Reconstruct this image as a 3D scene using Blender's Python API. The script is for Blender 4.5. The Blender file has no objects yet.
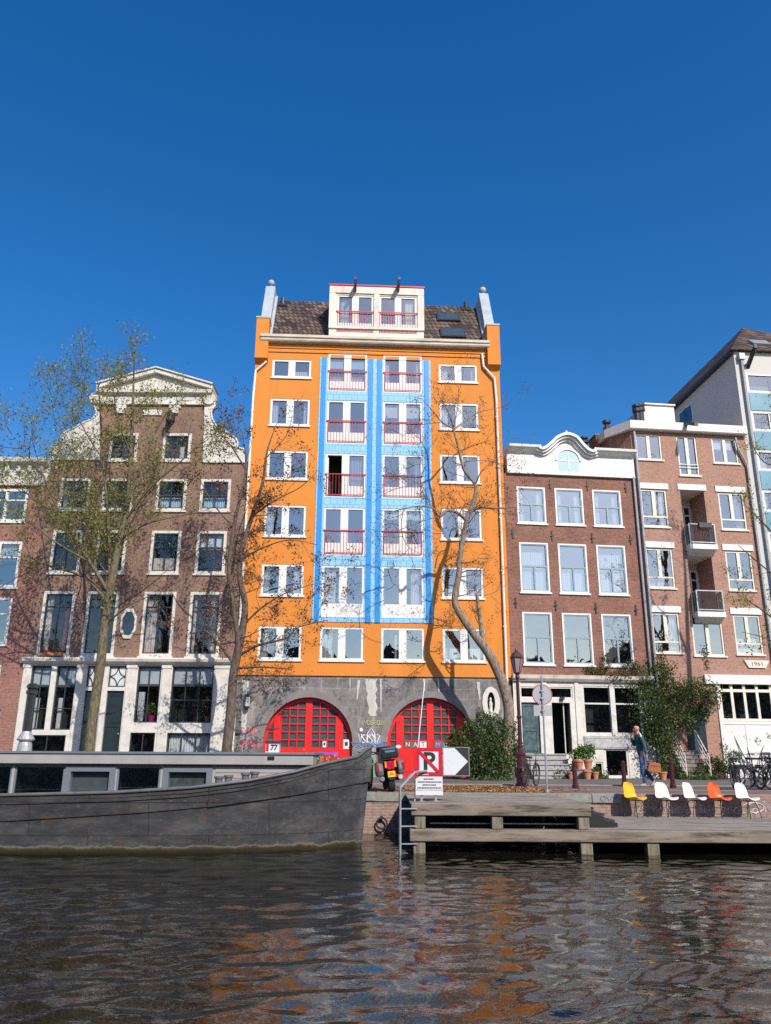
import bpy, bmesh, math, random
import numpy as np
from mathutils import Vector, Matrix
R_ = math.radians
PI = math.pi
sc = bpy.context.scene
COL = sc.collection
rng = random.Random(11)

# ---------------------------------------------------------------- camera geometry
FPX, CX, CY = 800.0, 385.5, 512.0
TH, ROLL = R_(16.96), 0.006
EYE = 0.9                       # eye height above the quay, quay level is z = 0
WATER = -0.96
_F = Vector((0, math.cos(TH), math.sin(TH)))
_R = Vector((1, 0, 0)); _U = Vector((0, -math.sin(TH), math.cos(TH)))
CR = _R * math.cos(ROLL) + _U * math.sin(ROLL)
CU = _U * math.cos(ROLL) - _R * math.sin(ROLL)
CAMP = Vector((0, 0, EYE))
def ray(px, py):
    return _F * FPX + CR * (px - CX) + CU * (CY - py)
def at(px, py, Y):
    d = ray(px, py); t = Y / d.y
    return CAMP + d * t
def zo(z, x, y):
    return (z[0] + x / z[2], z[1] + y / z[2])
Z1 = (0, 340, 3.084); Z2 = (0, 540, 3.084); Z3 = (230, 270, 2.6586); Z4 = (230, 500, 2.6586)
Z5 = (490, 320, 2.7438); Z6 = (490, 540, 2.7438); Z7 = (490, 660, 2.7438); Z8 = (230, 660, 2.7536)

# ---------------------------------------------------------------- mesh helpers
class MB:
    def __init__(s): s.v = []; s.f = []; s.m = []
    def face(s, pts, m=0):
        n = len(s.v); s.v += [tuple(p) for p in pts]; s.f.append(tuple(range(n, n + len(pts)))); s.m.append(m)
    def box(s, x0, x1, y0, y1, z0, z1, m=0):
        n = len(s.v)
        s.v += [(x0,y0,z0),(x1,y0,z0),(x1,y1,z0),(x0,y1,z0),(x0,y0,z1),(x1,y0,z1),(x1,y1,z1),(x0,y1,z1)]
        for q in ((0,3,2,1),(4,5,6,7),(0,1,5,4),(1,2,6,5),(2,3,7,6),(3,0,4,7)):
            s.f.append(tuple(n + i for i in q)); s.m.append(m)
    def obox(s, c, ax, ay, az, m=0):
        """box from centre and three half-axis vectors"""
        c, ax, ay, az = Vector(c), Vector(ax), Vector(ay), Vector(az)
        n = len(s.v)
        for k in (-1, 1):
            for (i, j) in ((-1,-1),(1,-1),(1,1),(-1,1)):
                s.v.append(tuple(c + ax*i + ay*j + az*k))
        for q in ((0,3,2,1),(4,5,6,7),(0,1,5,4),(1,2,6,5),(2,3,7,6),(3,0,4,7)):
            s.f.append(tuple(n + i for i in q)); s.m.append(m)
    def prism(s, pts, y0, y1, m=0, axis='y'):
        """outline pts (a,b) extruded along the axis"""
        def P(a, b, t):
            return (a, t, b) if axis == 'y' else ((t, a, b) if axis == 'x' else (a, b, t))
        n = len(s.v); k = len(pts)
        s.v += [P(a, b, y0) for a, b in pts] + [P(a, b, y1) for a, b in pts]
        s.f.append(tuple(range(n, n + k))); s.m.append(m)
        s.f.append(tuple(range(n + 2*k - 1, n + k - 1, -1))); s.m.append(m)
        for i in range(k):
            j = (i + 1) % k
            s.f.append((n + i, n + k + i, n + k + j, n + j)); s.m.append(m)
    def tube(s, pts, r, sides=6, m=0, cap=True):
        pts = [Vector(p) for p in pts]
        rad = r if isinstance(r, (list, tuple)) else [r] * len(pts)
        n0 = len(s.v); up = None
        for i, p in enumerate(pts):
            d = (pts[min(i+1, len(pts)-1)] - pts[max(i-1, 0)])
            if d.length < 1e-9: d = Vector((0,0,1))
            d.normalize()
            if up is None:
                up = Vector((0,0,1)) if abs(d.z) < .9 else Vector((1,0,0))
            a = up - d * up.dot(d)
            if a.length < 1e-5: a = d.orthogonal()
            a.normalize(); up = a; b = d.cross(a)
            for k in range(sides):
                t = 2*PI*k/sides
                s.v.append(tuple(p + (a*math.cos(t) + b*math.sin(t)) * rad[i]))
        for i in range(len(pts)-1):
            for k in range(sides):
                k2 = (k+1) % sides
                s.f.append((n0+i*sides+k, n0+i*sides+k2, n0+(i+1)*sides+k2, n0+(i+1)*sides+k)); s.m.append(m)
        if cap:
            s.f.append(tuple(n0 + k for k in range(sides-1, -1, -1))); s.m.append(m)
            e = n0 + (len(pts)-1)*sides
            s.f.append(tuple(e + k for k in range(sides))); s.m.append(m)
    def lathe(s, prof, c=(0,0,0), sides=14, m=0, axis='z'):
        """profile of (radius, height) turned about a vertical (or y, x) axis through c"""
        n0 = len(s.v); c = Vector(c)
        for r, h in prof:
            for k in range(sides):
                t = 2*PI*k/sides; a, b = r*math.cos(t), r*math.sin(t)
                o = (a, b, h) if axis == 'z' else ((a, h, b) if axis == 'y' else (h, a, b))
                s.v.append(tuple(c + Vector(o)))
        for i in range(len(prof)-1):
            for k in range(sides):
                k2 = (k+1) % sides
                s.f.append((n0+i*sides+k, n0+i*sides+k2, n0+(i+1)*sides+k2, n0+(i+1)*sides+k)); s.m.append(m)
        s.f.append(tuple(n0+k for k in range(sides-1,-1,-1))); s.m.append(m)
        e = n0+(len(prof)-1)*sides
        s.f.append(tuple(e+k for k in range(sides))); s.m.append(m)
    def torus(s, c, R, r, axis='y', seg=24, sides=6, m=0):
        c = Vector(c); n0 = len(s.v)
        for i in range(seg):
            t = 2*PI*i/seg
            for k in range(sides):
                q = 2*PI*k/sides; rr = R + r*math.cos(q); h = r*math.sin(q)
                a, b = rr*math.cos(t), rr*math.sin(t)
                o = (a, h, b) if axis == 'y' else ((a, b, h) if axis == 'z' else (h, a, b))
                s.v.append(tuple(c + Vector(o)))
        for i in range(seg):
            for k in range(sides):
                i2, k2 = (i+1) % seg, (k+1) % sides
                s.f.append((n0+i*sides+k, n0+i2*sides+k, n0+i2*sides+k2, n0+i*sides+k2)); s.m.append(m)
    def ball(s, c, rx, ry=None, rz=None, m=0, seg=12, rings=8):
        ry = ry or rx; rz = rz or rx; c = Vector(c); n0 = len(s.v)
        for i in range(rings+1):
            p = PI*i/rings
            for k in range(seg):
                t = 2*PI*k/seg
                s.v.append((c.x+rx*math.sin(p)*math.cos(t), c.y+ry*math.sin(p)*math.sin(t), c.z-rz*math.cos(p)))
        for i in range(rings):
            for k in range(seg):
                k2 = (k+1) % seg
                s.f.append((n0+i*seg+k, n0+i*seg+k2, n0+(i+1)*seg+k2, n0+(i+1)*seg+k)); s.m.append(m)
    def build(s, name, mats, parent=None, smooth=False, bevel=0, solid=False):
        me = bpy.data.meshes.new(name)
        me.from_pydata(s.v, [], s.f)
        if not isinstance(mats, (list, tuple)): mats = [mats]
        for m in mats: me.materials.append(m)
        if len(mats) > 1: me.polygons.foreach_set('material_index', s.m)
        bm = bmesh.new(); bm.from_mesh(me)
        bmesh.ops.remove_doubles(bm, verts=bm.verts, dist=1e-5)
        bmesh.ops.recalc_face_normals(bm, faces=bm.faces)
        bm.to_mesh(me); bm.free()
        if smooth: me.polygons.foreach_set('use_smooth', [True]*len(me.polygons))
        me.update()
        return link(name, me, parent, bevel)
def link(name, me, parent=None, bevel=0):
    o = bpy.data.objects.new(name, me); COL.objects.link(o)
    if parent: o.parent = parent
    if bevel:
        b = o.modifiers.new('Bevel', 'BEVEL'); b.width = bevel; b.segments = 2; b.limit_method = 'ANGLE'
    return o
def tag(o, label=None, cat=None, group=None, kind=None):
    for k, v in (('label', label), ('category', cat), ('group', group), ('kind', kind)):
        if v: o[k] = v
    return o
def thing(name, label, cat, loc=(0,0,0), rz=0, group=None):
    o = bpy.data.objects.new(name, None); COL.objects.link(o)
    o.location = loc; o.rotation_euler = (0, 0, rz); o.empty_display_size = .2
    return tag(o, label, cat, group)
def kids(o): return [c for c in bpy.data.objects if c.parent == o]
def copy_tree(o, parent=None, tree=None):
    if tree is None:
        tree = {}
        for c in bpy.data.objects:
            if c.parent: tree.setdefault(c.parent.name, []).append(c)
    c = o.copy(); COL.objects.link(c); c.parent = parent
    for ch in tree.get(o.name, []): copy_tree(ch, c, tree)
    return c
def text_mesh(s, size, mat, name, parent=None, loc=(0,0,0), rot=(PI/2,0,0), extrude=.003, align='CENTER', sx=1, bold=0):
    cu = bpy.data.curves.new(name, 'FONT'); cu.body = s; cu.size = size; cu.extrude = extrude; cu.offset = bold
    cu.align_x = align; cu.align_y = 'CENTER'
    t = bpy.data.objects.new(name+'_tmp', cu); COL.objects.link(t)
    dg = bpy.context.evaluated_depsgraph_get(); dg.update()
    me = bpy.data.meshes.new_from_object(t.evaluated_get(dg))
    bpy.data.objects.remove(t); bpy.data.curves.remove(cu)
    me.materials.clear(); me.materials.append(mat)
    o = link(name, me, parent); o.location = loc; o.rotation_euler = rot; o.scale = (sx, 1, 1)
    return o
def leaf_mesh(name, pos, size, mats, parent=None, seed=0, mat_idx=None, flat=0.0, aspect=.6):
    """many small rhombic leaves; pos (n,3), size scalar or (n,)"""
    pos = np.asarray(pos, float); n = len(pos); r = np.random.default_rng(seed)
    a = r.normal(size=(n,3)); a /= np.linalg.norm(a, axis=1)[:,None]
    b = r.normal(size=(n,3))
    if flat: a[:,2] *= (1-flat); b[:,2] *= (1-flat); a /= np.linalg.norm(a, axis=1)[:,None]
    b -= a*(a*b).sum(1)[:,None]; b /= np.linalg.norm(b, axis=1)[:,None]
    nn = np.cross(a, b)
    s = (np.ones(n)*size*r.uniform(.65,1.3,n))[:,None]
    fold = nn*s*.15
    V = np.stack([pos-a*s*.5, pos+b*s*.5*aspect+fold, pos+a*s*.5, pos-b*s*.5*aspect+fold], 1).reshape(-1,3)
    me = bpy.data.meshes.new(name)
    me.vertices.add(n*4); me.vertices.foreach_set('co', V.ravel())
    me.loops.add(n*4); me.loops.foreach_set('vertex_index', np.arange(n*4))
    me.polygons.add(n); me.polygons.foreach_set('loop_start', np.arange(0,n*4,4)); me.polygons.foreach_set('loop_total', np.full(n,4))
    if not isinstance(mats, (list, tuple)): mats = [mats]
    for m in mats: me.materials.append(m)
    if len(mats) > 1:
        mi = r.integers(0, len(mats), n) if mat_idx is None else mat_idx
        me.polygons.foreach_set('material_index', np.asarray(mi, dtype=np.int32))
    me.update(calc_edges=True); me.validate()
    return link(name, me, parent)

# ---------------------------------------------------------------- materials
def new_mat(name):
    m = bpy.data.materials.new(name); m.use_nodes = True
    nt = m.node_tree; nt.nodes.clear()
    out = nt.nodes.new('ShaderNodeOutputMaterial')
    p = nt.nodes.new('ShaderNodeBsdfPrincipled'); nt.links.new(p.outputs[0], out.inputs[0])
    return m, nt, p, out
def N(nt, t, **kw):
    n = nt.nodes.new(t)
    for k, v in kw.items():
        if k.startswith('i_'):
            key = k[2:]
            n.inputs[int(key) if key.isdigit() else key.replace('_', ' ')].default_value = v
        else: setattr(n, k, v)
    return n
def rgb(c): return (c[0], c[1], c[2], 1)
def mixc(nt, fac, a, b, mode='MIX'):
    n = nt.nodes.new('ShaderNodeMix'); n.data_type = 'RGBA'; n.blend_type = mode
    for sock, val in ((n.inputs[0], fac), (n.inputs[6], a), (n.inputs[7], b)):
        if hasattr(val, 'links') or isinstance(val, bpy.types.NodeSocket): nt.links.new(val, sock)
        else: sock.default_value = val if isinstance(val, float) else rgb(val)
    return n.outputs[2]
def ramp(nt, sock, stops, interp='LINEAR'):
    r = nt.nodes.new('ShaderNodeValToRGB'); r.color_ramp.interpolation = interp
    e = r.color_ramp.elements
    while len(e) < len(stops): e.new(.5)
    for i, (p, c) in enumerate(stops):
        e[i].position = p; e[i].color = rgb(c) if not isinstance(c, (int, float)) else (c, c, c, 1)
    nt.links.new(sock, r.inputs[0]); return r.outputs[0]
def noise(nt, vec, scale, detail=4, rough=.6):
    n = N(nt, 'ShaderNodeTexNoise'); n.inputs['Scale'].default_value = scale; n.inputs['Detail'].default_value = detail
    n.inputs['Roughness'].default_value = rough; nt.links.new(vec, n.inputs['Vector']); return n.outputs['Fac']
def objco(nt, scale=(1,1,1)):
    t = N(nt, 'ShaderNodeTexCoord'); mp = N(nt, 'ShaderNodeMapping'); mp.inputs['Scale'].default_value = scale
    nt.links.new(t.outputs['Object'], mp.inputs['Vector']); return mp.outputs[0]
def M(name, col, rough=.6, var=.18, scale=3.0, bump=.0, bscale=40, metal=0, stretch=(1,1,1), spec=.5, dirt=None, dirt_amt=.5, dirt_scale=1.2, coat=0):
    m, nt, p, out = new_mat(name)
    v = objco(nt, stretch); n1 = noise(nt, v, scale, 5)
    d = tuple(c*(1-var) for c in col); l = tuple(min(1, c*(1+var)) for c in col)
    c = ramp(nt, n1, [(.28, d), (.72, l)])
    if dirt:
        n2 = noise(nt, v, dirt_scale, 6, .7)
        c = mixc(nt, ramp(nt, n2, [(.48, 0.0), (.72, dirt_amt)]), c, dirt)
    nt.links.new(c, p.inputs['Base Color'])
    p.inputs['Roughness'].default_value = rough; p.inputs['Metallic'].default_value = metal
    p.inputs['Specular IOR Level'].default_value = spec
    if coat: p.inputs['Coat Weight'].default_value = coat
    if bump:
        b = N(nt, 'ShaderNodeBump'); b.inputs['Strength'].default_value = bump; b.inputs['Distance'].default_value = .02
        nt.links.new(noise(nt, v, bscale, 4), b.inputs['Height']); nt.links.new(b.outputs[0], p.inputs['Normal'])
    return m
def brickmat(name, c1, c2, mortar, bw=.21, bh=.065, msize=.010, rough=.85, big=.35, bump=.5, flat=False, stain=None, stain_amt=.6, stain_stretch=(1,1,1), stain_lo=.5, fine=1.0):
    m, nt, p, out = new_mat(name)
    t = N(nt, 'ShaderNodeTexCoord'); sx = N(nt, 'ShaderNodeSeparateXYZ'); nt.links.new(t.outputs['Object'], sx.inputs[0])
    cx = N(nt, 'ShaderNodeCombineXYZ')
    if flat:
        nt.links.new(sx.outputs[0], cx.inputs[0]); nt.links.new(sx.outputs[1], cx.inputs[1])
    else:
        ad = N(nt, 'ShaderNodeMath', operation='ADD'); nt.links.new(sx.outputs[0], ad.inputs[0]); nt.links.new(sx.outputs[1], ad.inputs[1])
        nt.links.new(ad.outputs[0], cx.inputs[0]); nt.links.new(sx.outputs[2], cx.inputs[1])
    b = N(nt, 'ShaderNodeTexBrick'); nt.links.new(cx.outputs[0], b.inputs['Vector'])
    b.inputs['Color1'].default_value = rgb(c1); b.inputs['Color2'].default_value = rgb(c2); b.inputs['Mortar'].default_value = rgb(mortar)
    b.inputs['Scale'].default_value = 1; b.inputs['Mortar Size'].default_value = msize; b.inputs['Mortar Smooth'].default_value = .2
    b.inputs['Bias'].default_value = 0; b.inputs['Brick Width'].default_value = bw; b.inputs['Row Height'].default_value = bh
    v = objco(nt)
    nb = ramp(nt, noise(nt, v, .7, 6, .65), [(.3, 1-big), (.7, 1+big*.4)])
    c = mixc(nt, 1.0, b.outputs['Color'], nb, 'MULTIPLY')
    nf = ramp(nt, noise(nt, v, 9, 3), [(.3, 1-.25*fine), (.7, 1+.15*fine)])
    c = mixc(nt, 1.0, c, nf, 'MULTIPLY')
    if stain:
        ns = noise(nt, objco(nt, stain_stretch), 1.6, 6, .7)
        c = mixc(nt, ramp(nt, ns, [(stain_lo, 0.0), (stain_lo+.2, stain_amt)]), c, stain)
    nt.links.new(c, p.inputs['Base Color']); p.inputs['Roughness'].default_value = rough
    p.inputs['Specular IOR Level'].default_value = .25
    bp = N(nt, 'ShaderNodeBump'); bp.inputs['Strength'].default_value = bump; bp.inputs['Distance'].default_value = .012; bp.invert = True
    nt.links.new(b.outputs['Fac'], bp.inputs['Height']); nt.links.new(bp.outputs[0], p.inputs['Normal'])
    return m
def glassmat(name, refl=.16, tint=(.85,.9,.95), rough=.012, wob=.25, gc=(1,.95,.88)):
    m = bpy.data.materials.new(name); m.use_nodes = True; nt = m.node_tree; nt.nodes.clear()
    out = nt.nodes.new('ShaderNodeOutputMaterial')
    tr = N(nt, 'ShaderNodeBsdfTransparent'); tr.inputs[0].default_value = rgb(tint)
    gl = N(nt, 'ShaderNodeBsdfGlossy'); gl.inputs['Roughness'].default_value = rough; gl.inputs['Color'].default_value = rgb(gc)
    lw = N(nt, 'ShaderNodeLayerWeight'); lw.inputs['Blend'].default_value = .25
    mr = N(nt, 'ShaderNodeMapRange'); mr.inputs['To Min'].default_value = refl; mr.inputs['To Max'].default_value = 1
    nt.links.new(lw.outputs['Fresnel'], mr.inputs['Value'])
    b = N(nt, 'ShaderNodeBump'); b.inputs['Strength'].default_value = wob; b.inputs['Distance'].default_value = .02
    nt.links.new(noise(nt, objco(nt), 1.1, 2), b.inputs['Height']); nt.links.new(b.outputs[0], gl.inputs['Normal'])
    mx = N(nt, 'ShaderNodeMixShader'); nt.links.new(mr.outputs[0], mx.inputs[0]); nt.links.new(tr.outputs[0], mx.inputs[1]); nt.links.new(gl.outputs[0], mx.inputs[2])
    nt.links.new(mx.outputs[0], out.inputs[0]); return m
def leafmat(name, c1, c2, trans=.35):
    m, nt, p, out = new_mat(name)
    g = N(nt, 'ShaderNodeNewGeometry')
    c = ramp(nt, g.outputs['Random Per Island'], [(0, c1), (1, c2)])
    nt.links.new(c, p.inputs['Base Color']); p.inputs['Roughness'].default_value = .55
    tl = N(nt, 'ShaderNodeBsdfTranslucent'); nt.links.new(c, tl.inputs[0])
    mx = N(nt, 'ShaderNodeMixShader'); mx.inputs[0].default_value = trans
    nt.links.new(p.outputs[0], mx.inputs[1]); nt.links.new(tl.outputs[0], mx.inputs[2]); nt.links.new(mx.outputs[0], out.inputs[0])
    return m

m_orange = M('orange_render', (.645,.218,.028), .8, .07, .9, bump=.2, bscale=60, dirt=(.50,.185,.03), dirt_amt=.5, dirt_scale=2.2, stretch=(1,1,.22))
m_white = M('white_paint', (.70,.685,.645), .45, .05, 2, dirt=(.5,.47,.42), dirt_amt=.18)
m_whiteold = M('aged_white_paint', (.63,.595,.53), .6, .10, 2, bump=.2, bscale=14, dirt=(.33,.30,.26), dirt_amt=.6, dirt_scale=2.2)
m_cream = M('cream_trim', (.72,.66,.54), .5, .06, 2, dirt=(.4,.37,.3), dirt_amt=.4)
m_dirtywhite = M('weathered_white_board', (.66,.60,.52), .6, .1, 2.5, dirt=(.3,.26,.22), dirt_amt=.55, stretch=(1,1,.4), dirt_scale=2)
m_gutter = M('weathered_gutter', (.55,.48,.38), .6, .15, 3, dirt=(.22,.2,.17), dirt_amt=.75, stretch=(.35,1,1.4), dirt_scale=2.5)
def tilemat(name, c, grout, s=.22):
    return brickmat(name, c, tuple(x*.93 for x in c), grout, bw=s, bh=s, msize=.008, rough=.35, big=.06, bump=.2)
m_lblue = brickmat('light_blue_tile', (.285,.545,.735), (.265,.52,.715), (.13,.33,.53), bw=.30, bh=.30, msize=.013, rough=.4, big=.06, bump=.1, fine=.15)
m_dblue = M('deep_blue_tile', (.018,.235,.60), .4, .1, 2)
m_stone = brickmat('grey_ashlar', (.26,.24,.225), (.175,.163,.155), (.30,.28,.26), bw=.95, bh=.42, msize=.014, rough=.9, big=.55, bump=.4, stain=(.55,.52,.48), stain_amt=.6, stain_stretch=(1.9,1.9,.16), stain_lo=.55)
m_voussoir = M('arch_stone', (.20,.185,.175), .9, .2, 3, bump=.3, bscale=12)
m_red = M('red_door_paint', (.70,.015,.012), .4, .08, 2, dirt=(.38,.018,.018), dirt_amt=.4)
m_redrail = M('red_railing', (.55,.025,.03), .4, .05)
m_darkred = M('dark_red_iron', (.058,.012,.014), .4, .15, 6)
m_tile = None
def roofmat():
    m = brickmat('brown_roof_tile', (.21,.14,.105), (.045,.038,.038), (.025,.02,.018), bw=.24, bh=.30, msize=.03, rough=.8, big=.4, bump=1.0, stain=(.30,.26,.22), stain_amt=.5, stain_lo=.58)
    return m
m_tile = roofmat()
m_lead = M('lead_grey_flashing', (.36,.40,.45), .55, .12, 3, dirt=(.55,.58,.6), dirt_amt=.4)
m_brickl = brickmat('purple_brown_brick', (.31,.172,.118), (.215,.12,.09), (.29,.225,.185), rough=.9, big=.3)
m_brickr = brickmat('red_brown_brick', (.32,.125,.075), (.22,.085,.058), (.30,.22,.18), rough=.9, big=.28)
m_brickn = brickmat('salmon_brick', (.44,.225,.155), (.36,.175,.125), (.42,.31,.25), rough=.9, big=.12)
m_brickfl = brickmat('dark_red_brick', (.36,.14,.10), (.26,.105,.08), (.32,.24,.2), rough=.9, big=.25)
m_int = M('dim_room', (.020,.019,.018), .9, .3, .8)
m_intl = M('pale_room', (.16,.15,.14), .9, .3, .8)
m_curt = M('curtain_cloth', (.62,.60,.56), .9, .08, 6, stretch=(6,1,.6))
m_curtp = M('pale_pink_curtain', (.66,.52,.44), .9, .08, 6, stretch=(6,1,.6))
m_blueblind = M('pale_blue_blind', (.42,.58,.66), .7, .05)
m_frost = M('frosted_film', (.55,.58,.56), .5, .15, 3)
m_glass = glassmat('window_glass', .36)
m_glassd = glassmat('old_window_glass', .09, wob=.6)
m_glassb = glassmat('balcony_glass', .45, (.8,.88,.92))
m_black = M('black_paint', (.018,.018,.02), .4, .2)
m_dkgreen = M('dark_green_paint', (.018,.03,.032), .35, .2)
m_teal = M('peeling_teal_door', (.035,.075,.08), .55, .3, 4, dirt=(.15,.19,.19), dirt_amt=.7, dirt_scale=4)
m_metal = M('galvanised_steel', (.42,.43,.44), .45, .15, 6, metal=.6)
m_dkmetal = M('dark_steel', (.05,.05,.055), .45, .2, 6, metal=.4)
m_pipe = M('zinc_pipe', (.36,.37,.38), .5, .2, 4, metal=.3)
m_pipew = M('white_pipe', (.70,.66,.58), .5, .1, 4)
m_pave = brickmat('pavement_slabs', (.18,.165,.155), (.15,.14,.13), (.12,.11,.1), bw=.3, bh=.3, msize=.01, flat=True, big=.3)
m_road = brickmat('street_bricks', (.25,.16,.125), (.19,.125,.105), (.12,.1,.09), bw=.2, bh=.1, msize=.008, flat=True, big=.35, stain=(.33,.27,.23), stain_amt=.5)
m_kerb = M('granite_kerb', (.25,.24,.23), .85, .2, 5, bump=.2)
m_quay = brickmat('quay_brick', (.37,.225,.175), (.28,.17,.135), (.36,.30,.26), bw=.22, bh=.07, msize=.012, big=.35, stain=(.16,.16,.11), stain_amt=.5)
m_coping = M('mossy_coping', (.27,.26,.22), .9, .3, 4, bump=.4, bscale=20, dirt=(.11,.12,.06), dirt_amt=.8, dirt_scale=3)
def woodmat(name, col, dark, moss=None, stretch=(.35,2.6,3.4)):
    m, nt, p, out = new_mat(name)
    v = objco(nt, stretch); n1 = noise(nt, v, 3, 8, .7); n2 = noise(nt, objco(nt), 1.3, 5)
    c = ramp(nt, n1, [(.36, dark), (.5, col), (.66, tuple(min(1,x*1.4) for x in col))])
    if moss: c = mixc(nt, ramp(nt, n2, [(.50, 0.0), (.70, .5)]), c, moss)
    nt.links.new(c, p.inputs['Base Color']); p.inputs['Roughness'].default_value = .85; p.inputs['Specular IOR Level'].default_value = .2
    b = N(nt, 'ShaderNodeBump'); b.inputs['Strength'].default_value = .6; b.inputs['Distance'].default_value = .012
    nt.links.new(n1, b.inputs['Height']); nt.links.new(b.outputs[0], p.inputs['Normal']); return m
m_wood = woodmat('grey_jetty_timber', (.215,.178,.14), (.06,.05,.04), (.14,.125,.095))
m_woodv = woodmat('mossy_pile_timber', (.22,.19,.14), (.08,.07,.05), (.13,.14,.06), (6,6,.6))
m_plank = woodmat('deck_plank_timber', (.26,.225,.19), (.10,.085,.072))
m_stairw = woodmat('dark_step_timber', (.05,.045,.04), (.02,.018,.016))
def spline(P, n=6):
    P = [Vector(p) for p in P]; out = []
    for i in range(len(P)-1):
        a = P[max(i-1,0)]; b = P[i]; c = P[i+1]; d = P[min(i+2,len(P)-1)]
        for k in range(n):
            t = k/n; out.append(.5*((2*b)+(c-a)*t+(2*a-5*b+4*c-d)*t*t+(3*b-a-3*c+d)*t**3))
    return out+[P[-1]]
# ---------------------------------------------------------------- facade helper
class Fac:
    """a street front: local x runs along it, local y into the house, z up"""
    def __init__(s, root, O, yaw):
        s.root, s.O, s.yaw = root, Vector(O), yaw
        s.ex = Vector((math.cos(yaw), math.sin(yaw), 0)); s.ey = Vector((-math.sin(yaw), math.cos(yaw), 0))
        s.holes = []
    def uz(s, px, py, dy=0.0):
        d = ray(px, py); o = s.O + s.ey*dy
        t = (o - CAMP).dot(s.ey) / d.dot(s.ey)
        p = CAMP + d*t
        return (p - s.O).dot(s.ex), p.z
    def q(s, z, x, y, dy=0.0): return s.uz(*zo(z, x, y), dy)
    def rect(s, z, x0, y0, x1, y1, dy=0.0, lean=None):
        if (zo(z, (x0+x1)/2, 0)[0] < CX) if lean is None else lean:
            a, b = s.q(z, x0, y1, dy), s.q(z, x1, y0, dy)
        else:
            a, b = s.q(z, x0, y0, dy), s.q(z, x1, y1, dy)
        return [min(a[0],b[0]), max(a[0],b[0]), min(a[1],b[1]), max(a[1],b[1])]
def same_rows(rs):
    z0 = sum(r[2] for r in rs)/len(rs); z1 = sum(r[3] for r in rs)/len(rs)
    for r in rs: r[2], r[3] = z0, z1
    return rs
def same_cols(rs, w=None):
    c = sum((r[0]+r[1])/2 for r in rs)/len(rs); w = w or sum(r[1]-r[0] for r in rs)/len(rs)
    for r in rs: r[0], r[1] = c-w/2, c+w/2
    return rs
def wall_grid(mb, u0, u1, z0, z1, holes, y=0.0, reveal=.14, room=1.0, m=0, mr=0, mi=1):
    us = sorted(set([u0,u1]+[max(u0,min(u1,v)) for h in holes for v in h[:2]])); zs = sorted(set([z0,z1]+[max(z0,min(z1,v)) for h in holes for v in h[2:4]]))
    for i in range(len(us)-1):
        for j in range(len(zs)-1):
            a,b,c,d = us[i],us[i+1],zs[j],zs[j+1]
            if b-a < 1e-6 or d-c < 1e-6: continue
            uc, zc = (a+b)/2, (c+d)/2
            if any(h[0] < uc < h[1] and h[2] < zc < h[3] for h in holes): continue
            mb.face([(a,y,c),(b,y,c),(b,y,d),(a,y,d)], m)
    for h in holes:
        a,b,c,d = h[:4]; k = mi
        if len(h) > 4: k = h[4]
        if k is None: continue
        y1 = y+reveal
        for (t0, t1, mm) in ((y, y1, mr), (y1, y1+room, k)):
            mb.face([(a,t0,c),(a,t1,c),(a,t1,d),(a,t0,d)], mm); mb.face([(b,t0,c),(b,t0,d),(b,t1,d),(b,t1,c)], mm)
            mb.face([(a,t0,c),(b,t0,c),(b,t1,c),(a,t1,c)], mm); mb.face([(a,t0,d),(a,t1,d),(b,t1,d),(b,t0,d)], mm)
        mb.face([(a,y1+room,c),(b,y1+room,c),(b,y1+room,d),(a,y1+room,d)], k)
def shell_sides(mb, u0, u1, z0, z1, y0, y1, m=0, top=True):
    mb.face([(u0,y0,z0),(u0,y1,z0),(u0,y1,z1),(u0,y0,z1)], m); mb.face([(u1,y0,z0),(u1,y0,z1),(u1,y1,z1),(u1,y1,z0)], m)
    mb.face([(u0,y1,z0),(u1,y1,z0),(u1,y1,z1),(u0,y1,z1)], m)
    if top: mb.face([(u0,y0,z1),(u1,y0,z1),(u1,y1,z1),(u0,y1,z1)], m)
def frame(mb, r, b, y0, y1, v=(), h=(), m=0):
    """border of width b, vertical bars (u, width[, z0, z1]) and horizontal bars (z, width[, u0, u1])"""
    a,bb,c,d = r[:4]
    bl = b if not isinstance(b, tuple) else b[0]; bt = b if not isinstance(b, tuple) else b[1]
    mb.box(a, a+bl, y0, y1, c, d, m); mb.box(bb-bl, bb, y0, y1, c, d, m)
    mb.box(a+bl, bb-bl, y0, y1, c, c+bt, m); mb.box(a+bl, bb-bl, y0, y1, d-bt, d, m)
    for x in v:
        z0_, z1_ = (x[2], x[3]) if len(x) > 2 else (c+bt, d-bt)
        mb.box(x[0]-x[1]/2, x[0]+x[1]/2, y0+.003, y1-.003, z0_, z1_, m)
    for x in h:
        u0_, u1_ = (x[2], x[3]) if len(x) > 2 else (a+bl, bb-bl)
        mb.box(u0_, u1_, y0+.006, y1-.006, x[0]-x[1]/2, x[0]+x[1]/2, m)
def curtain_mb(u0, u1, z0, z1, y, waves=7, amp=.03):
    mb = MB(); n = waves*6
    P = [(u0+(u1-u0)*i/n, y+amp*math.sin(i*2*PI/6)+amp*.4*math.sin(i*1.7)) for i in range(n+1)]
    for i in range(n):
        mb.face([(P[i][0],P[i][1],z0),(P[i+1][0],P[i+1][1],z0),(P[i+1][0],P[i+1][1],z1),(P[i][0],P[i][1],z1)])
    return mb
wr = random.Random(19)
m_greyc = M('grey_curtain', (.28,.29,.31), .9, .1, 6, stretch=(6,1,.6))
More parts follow.
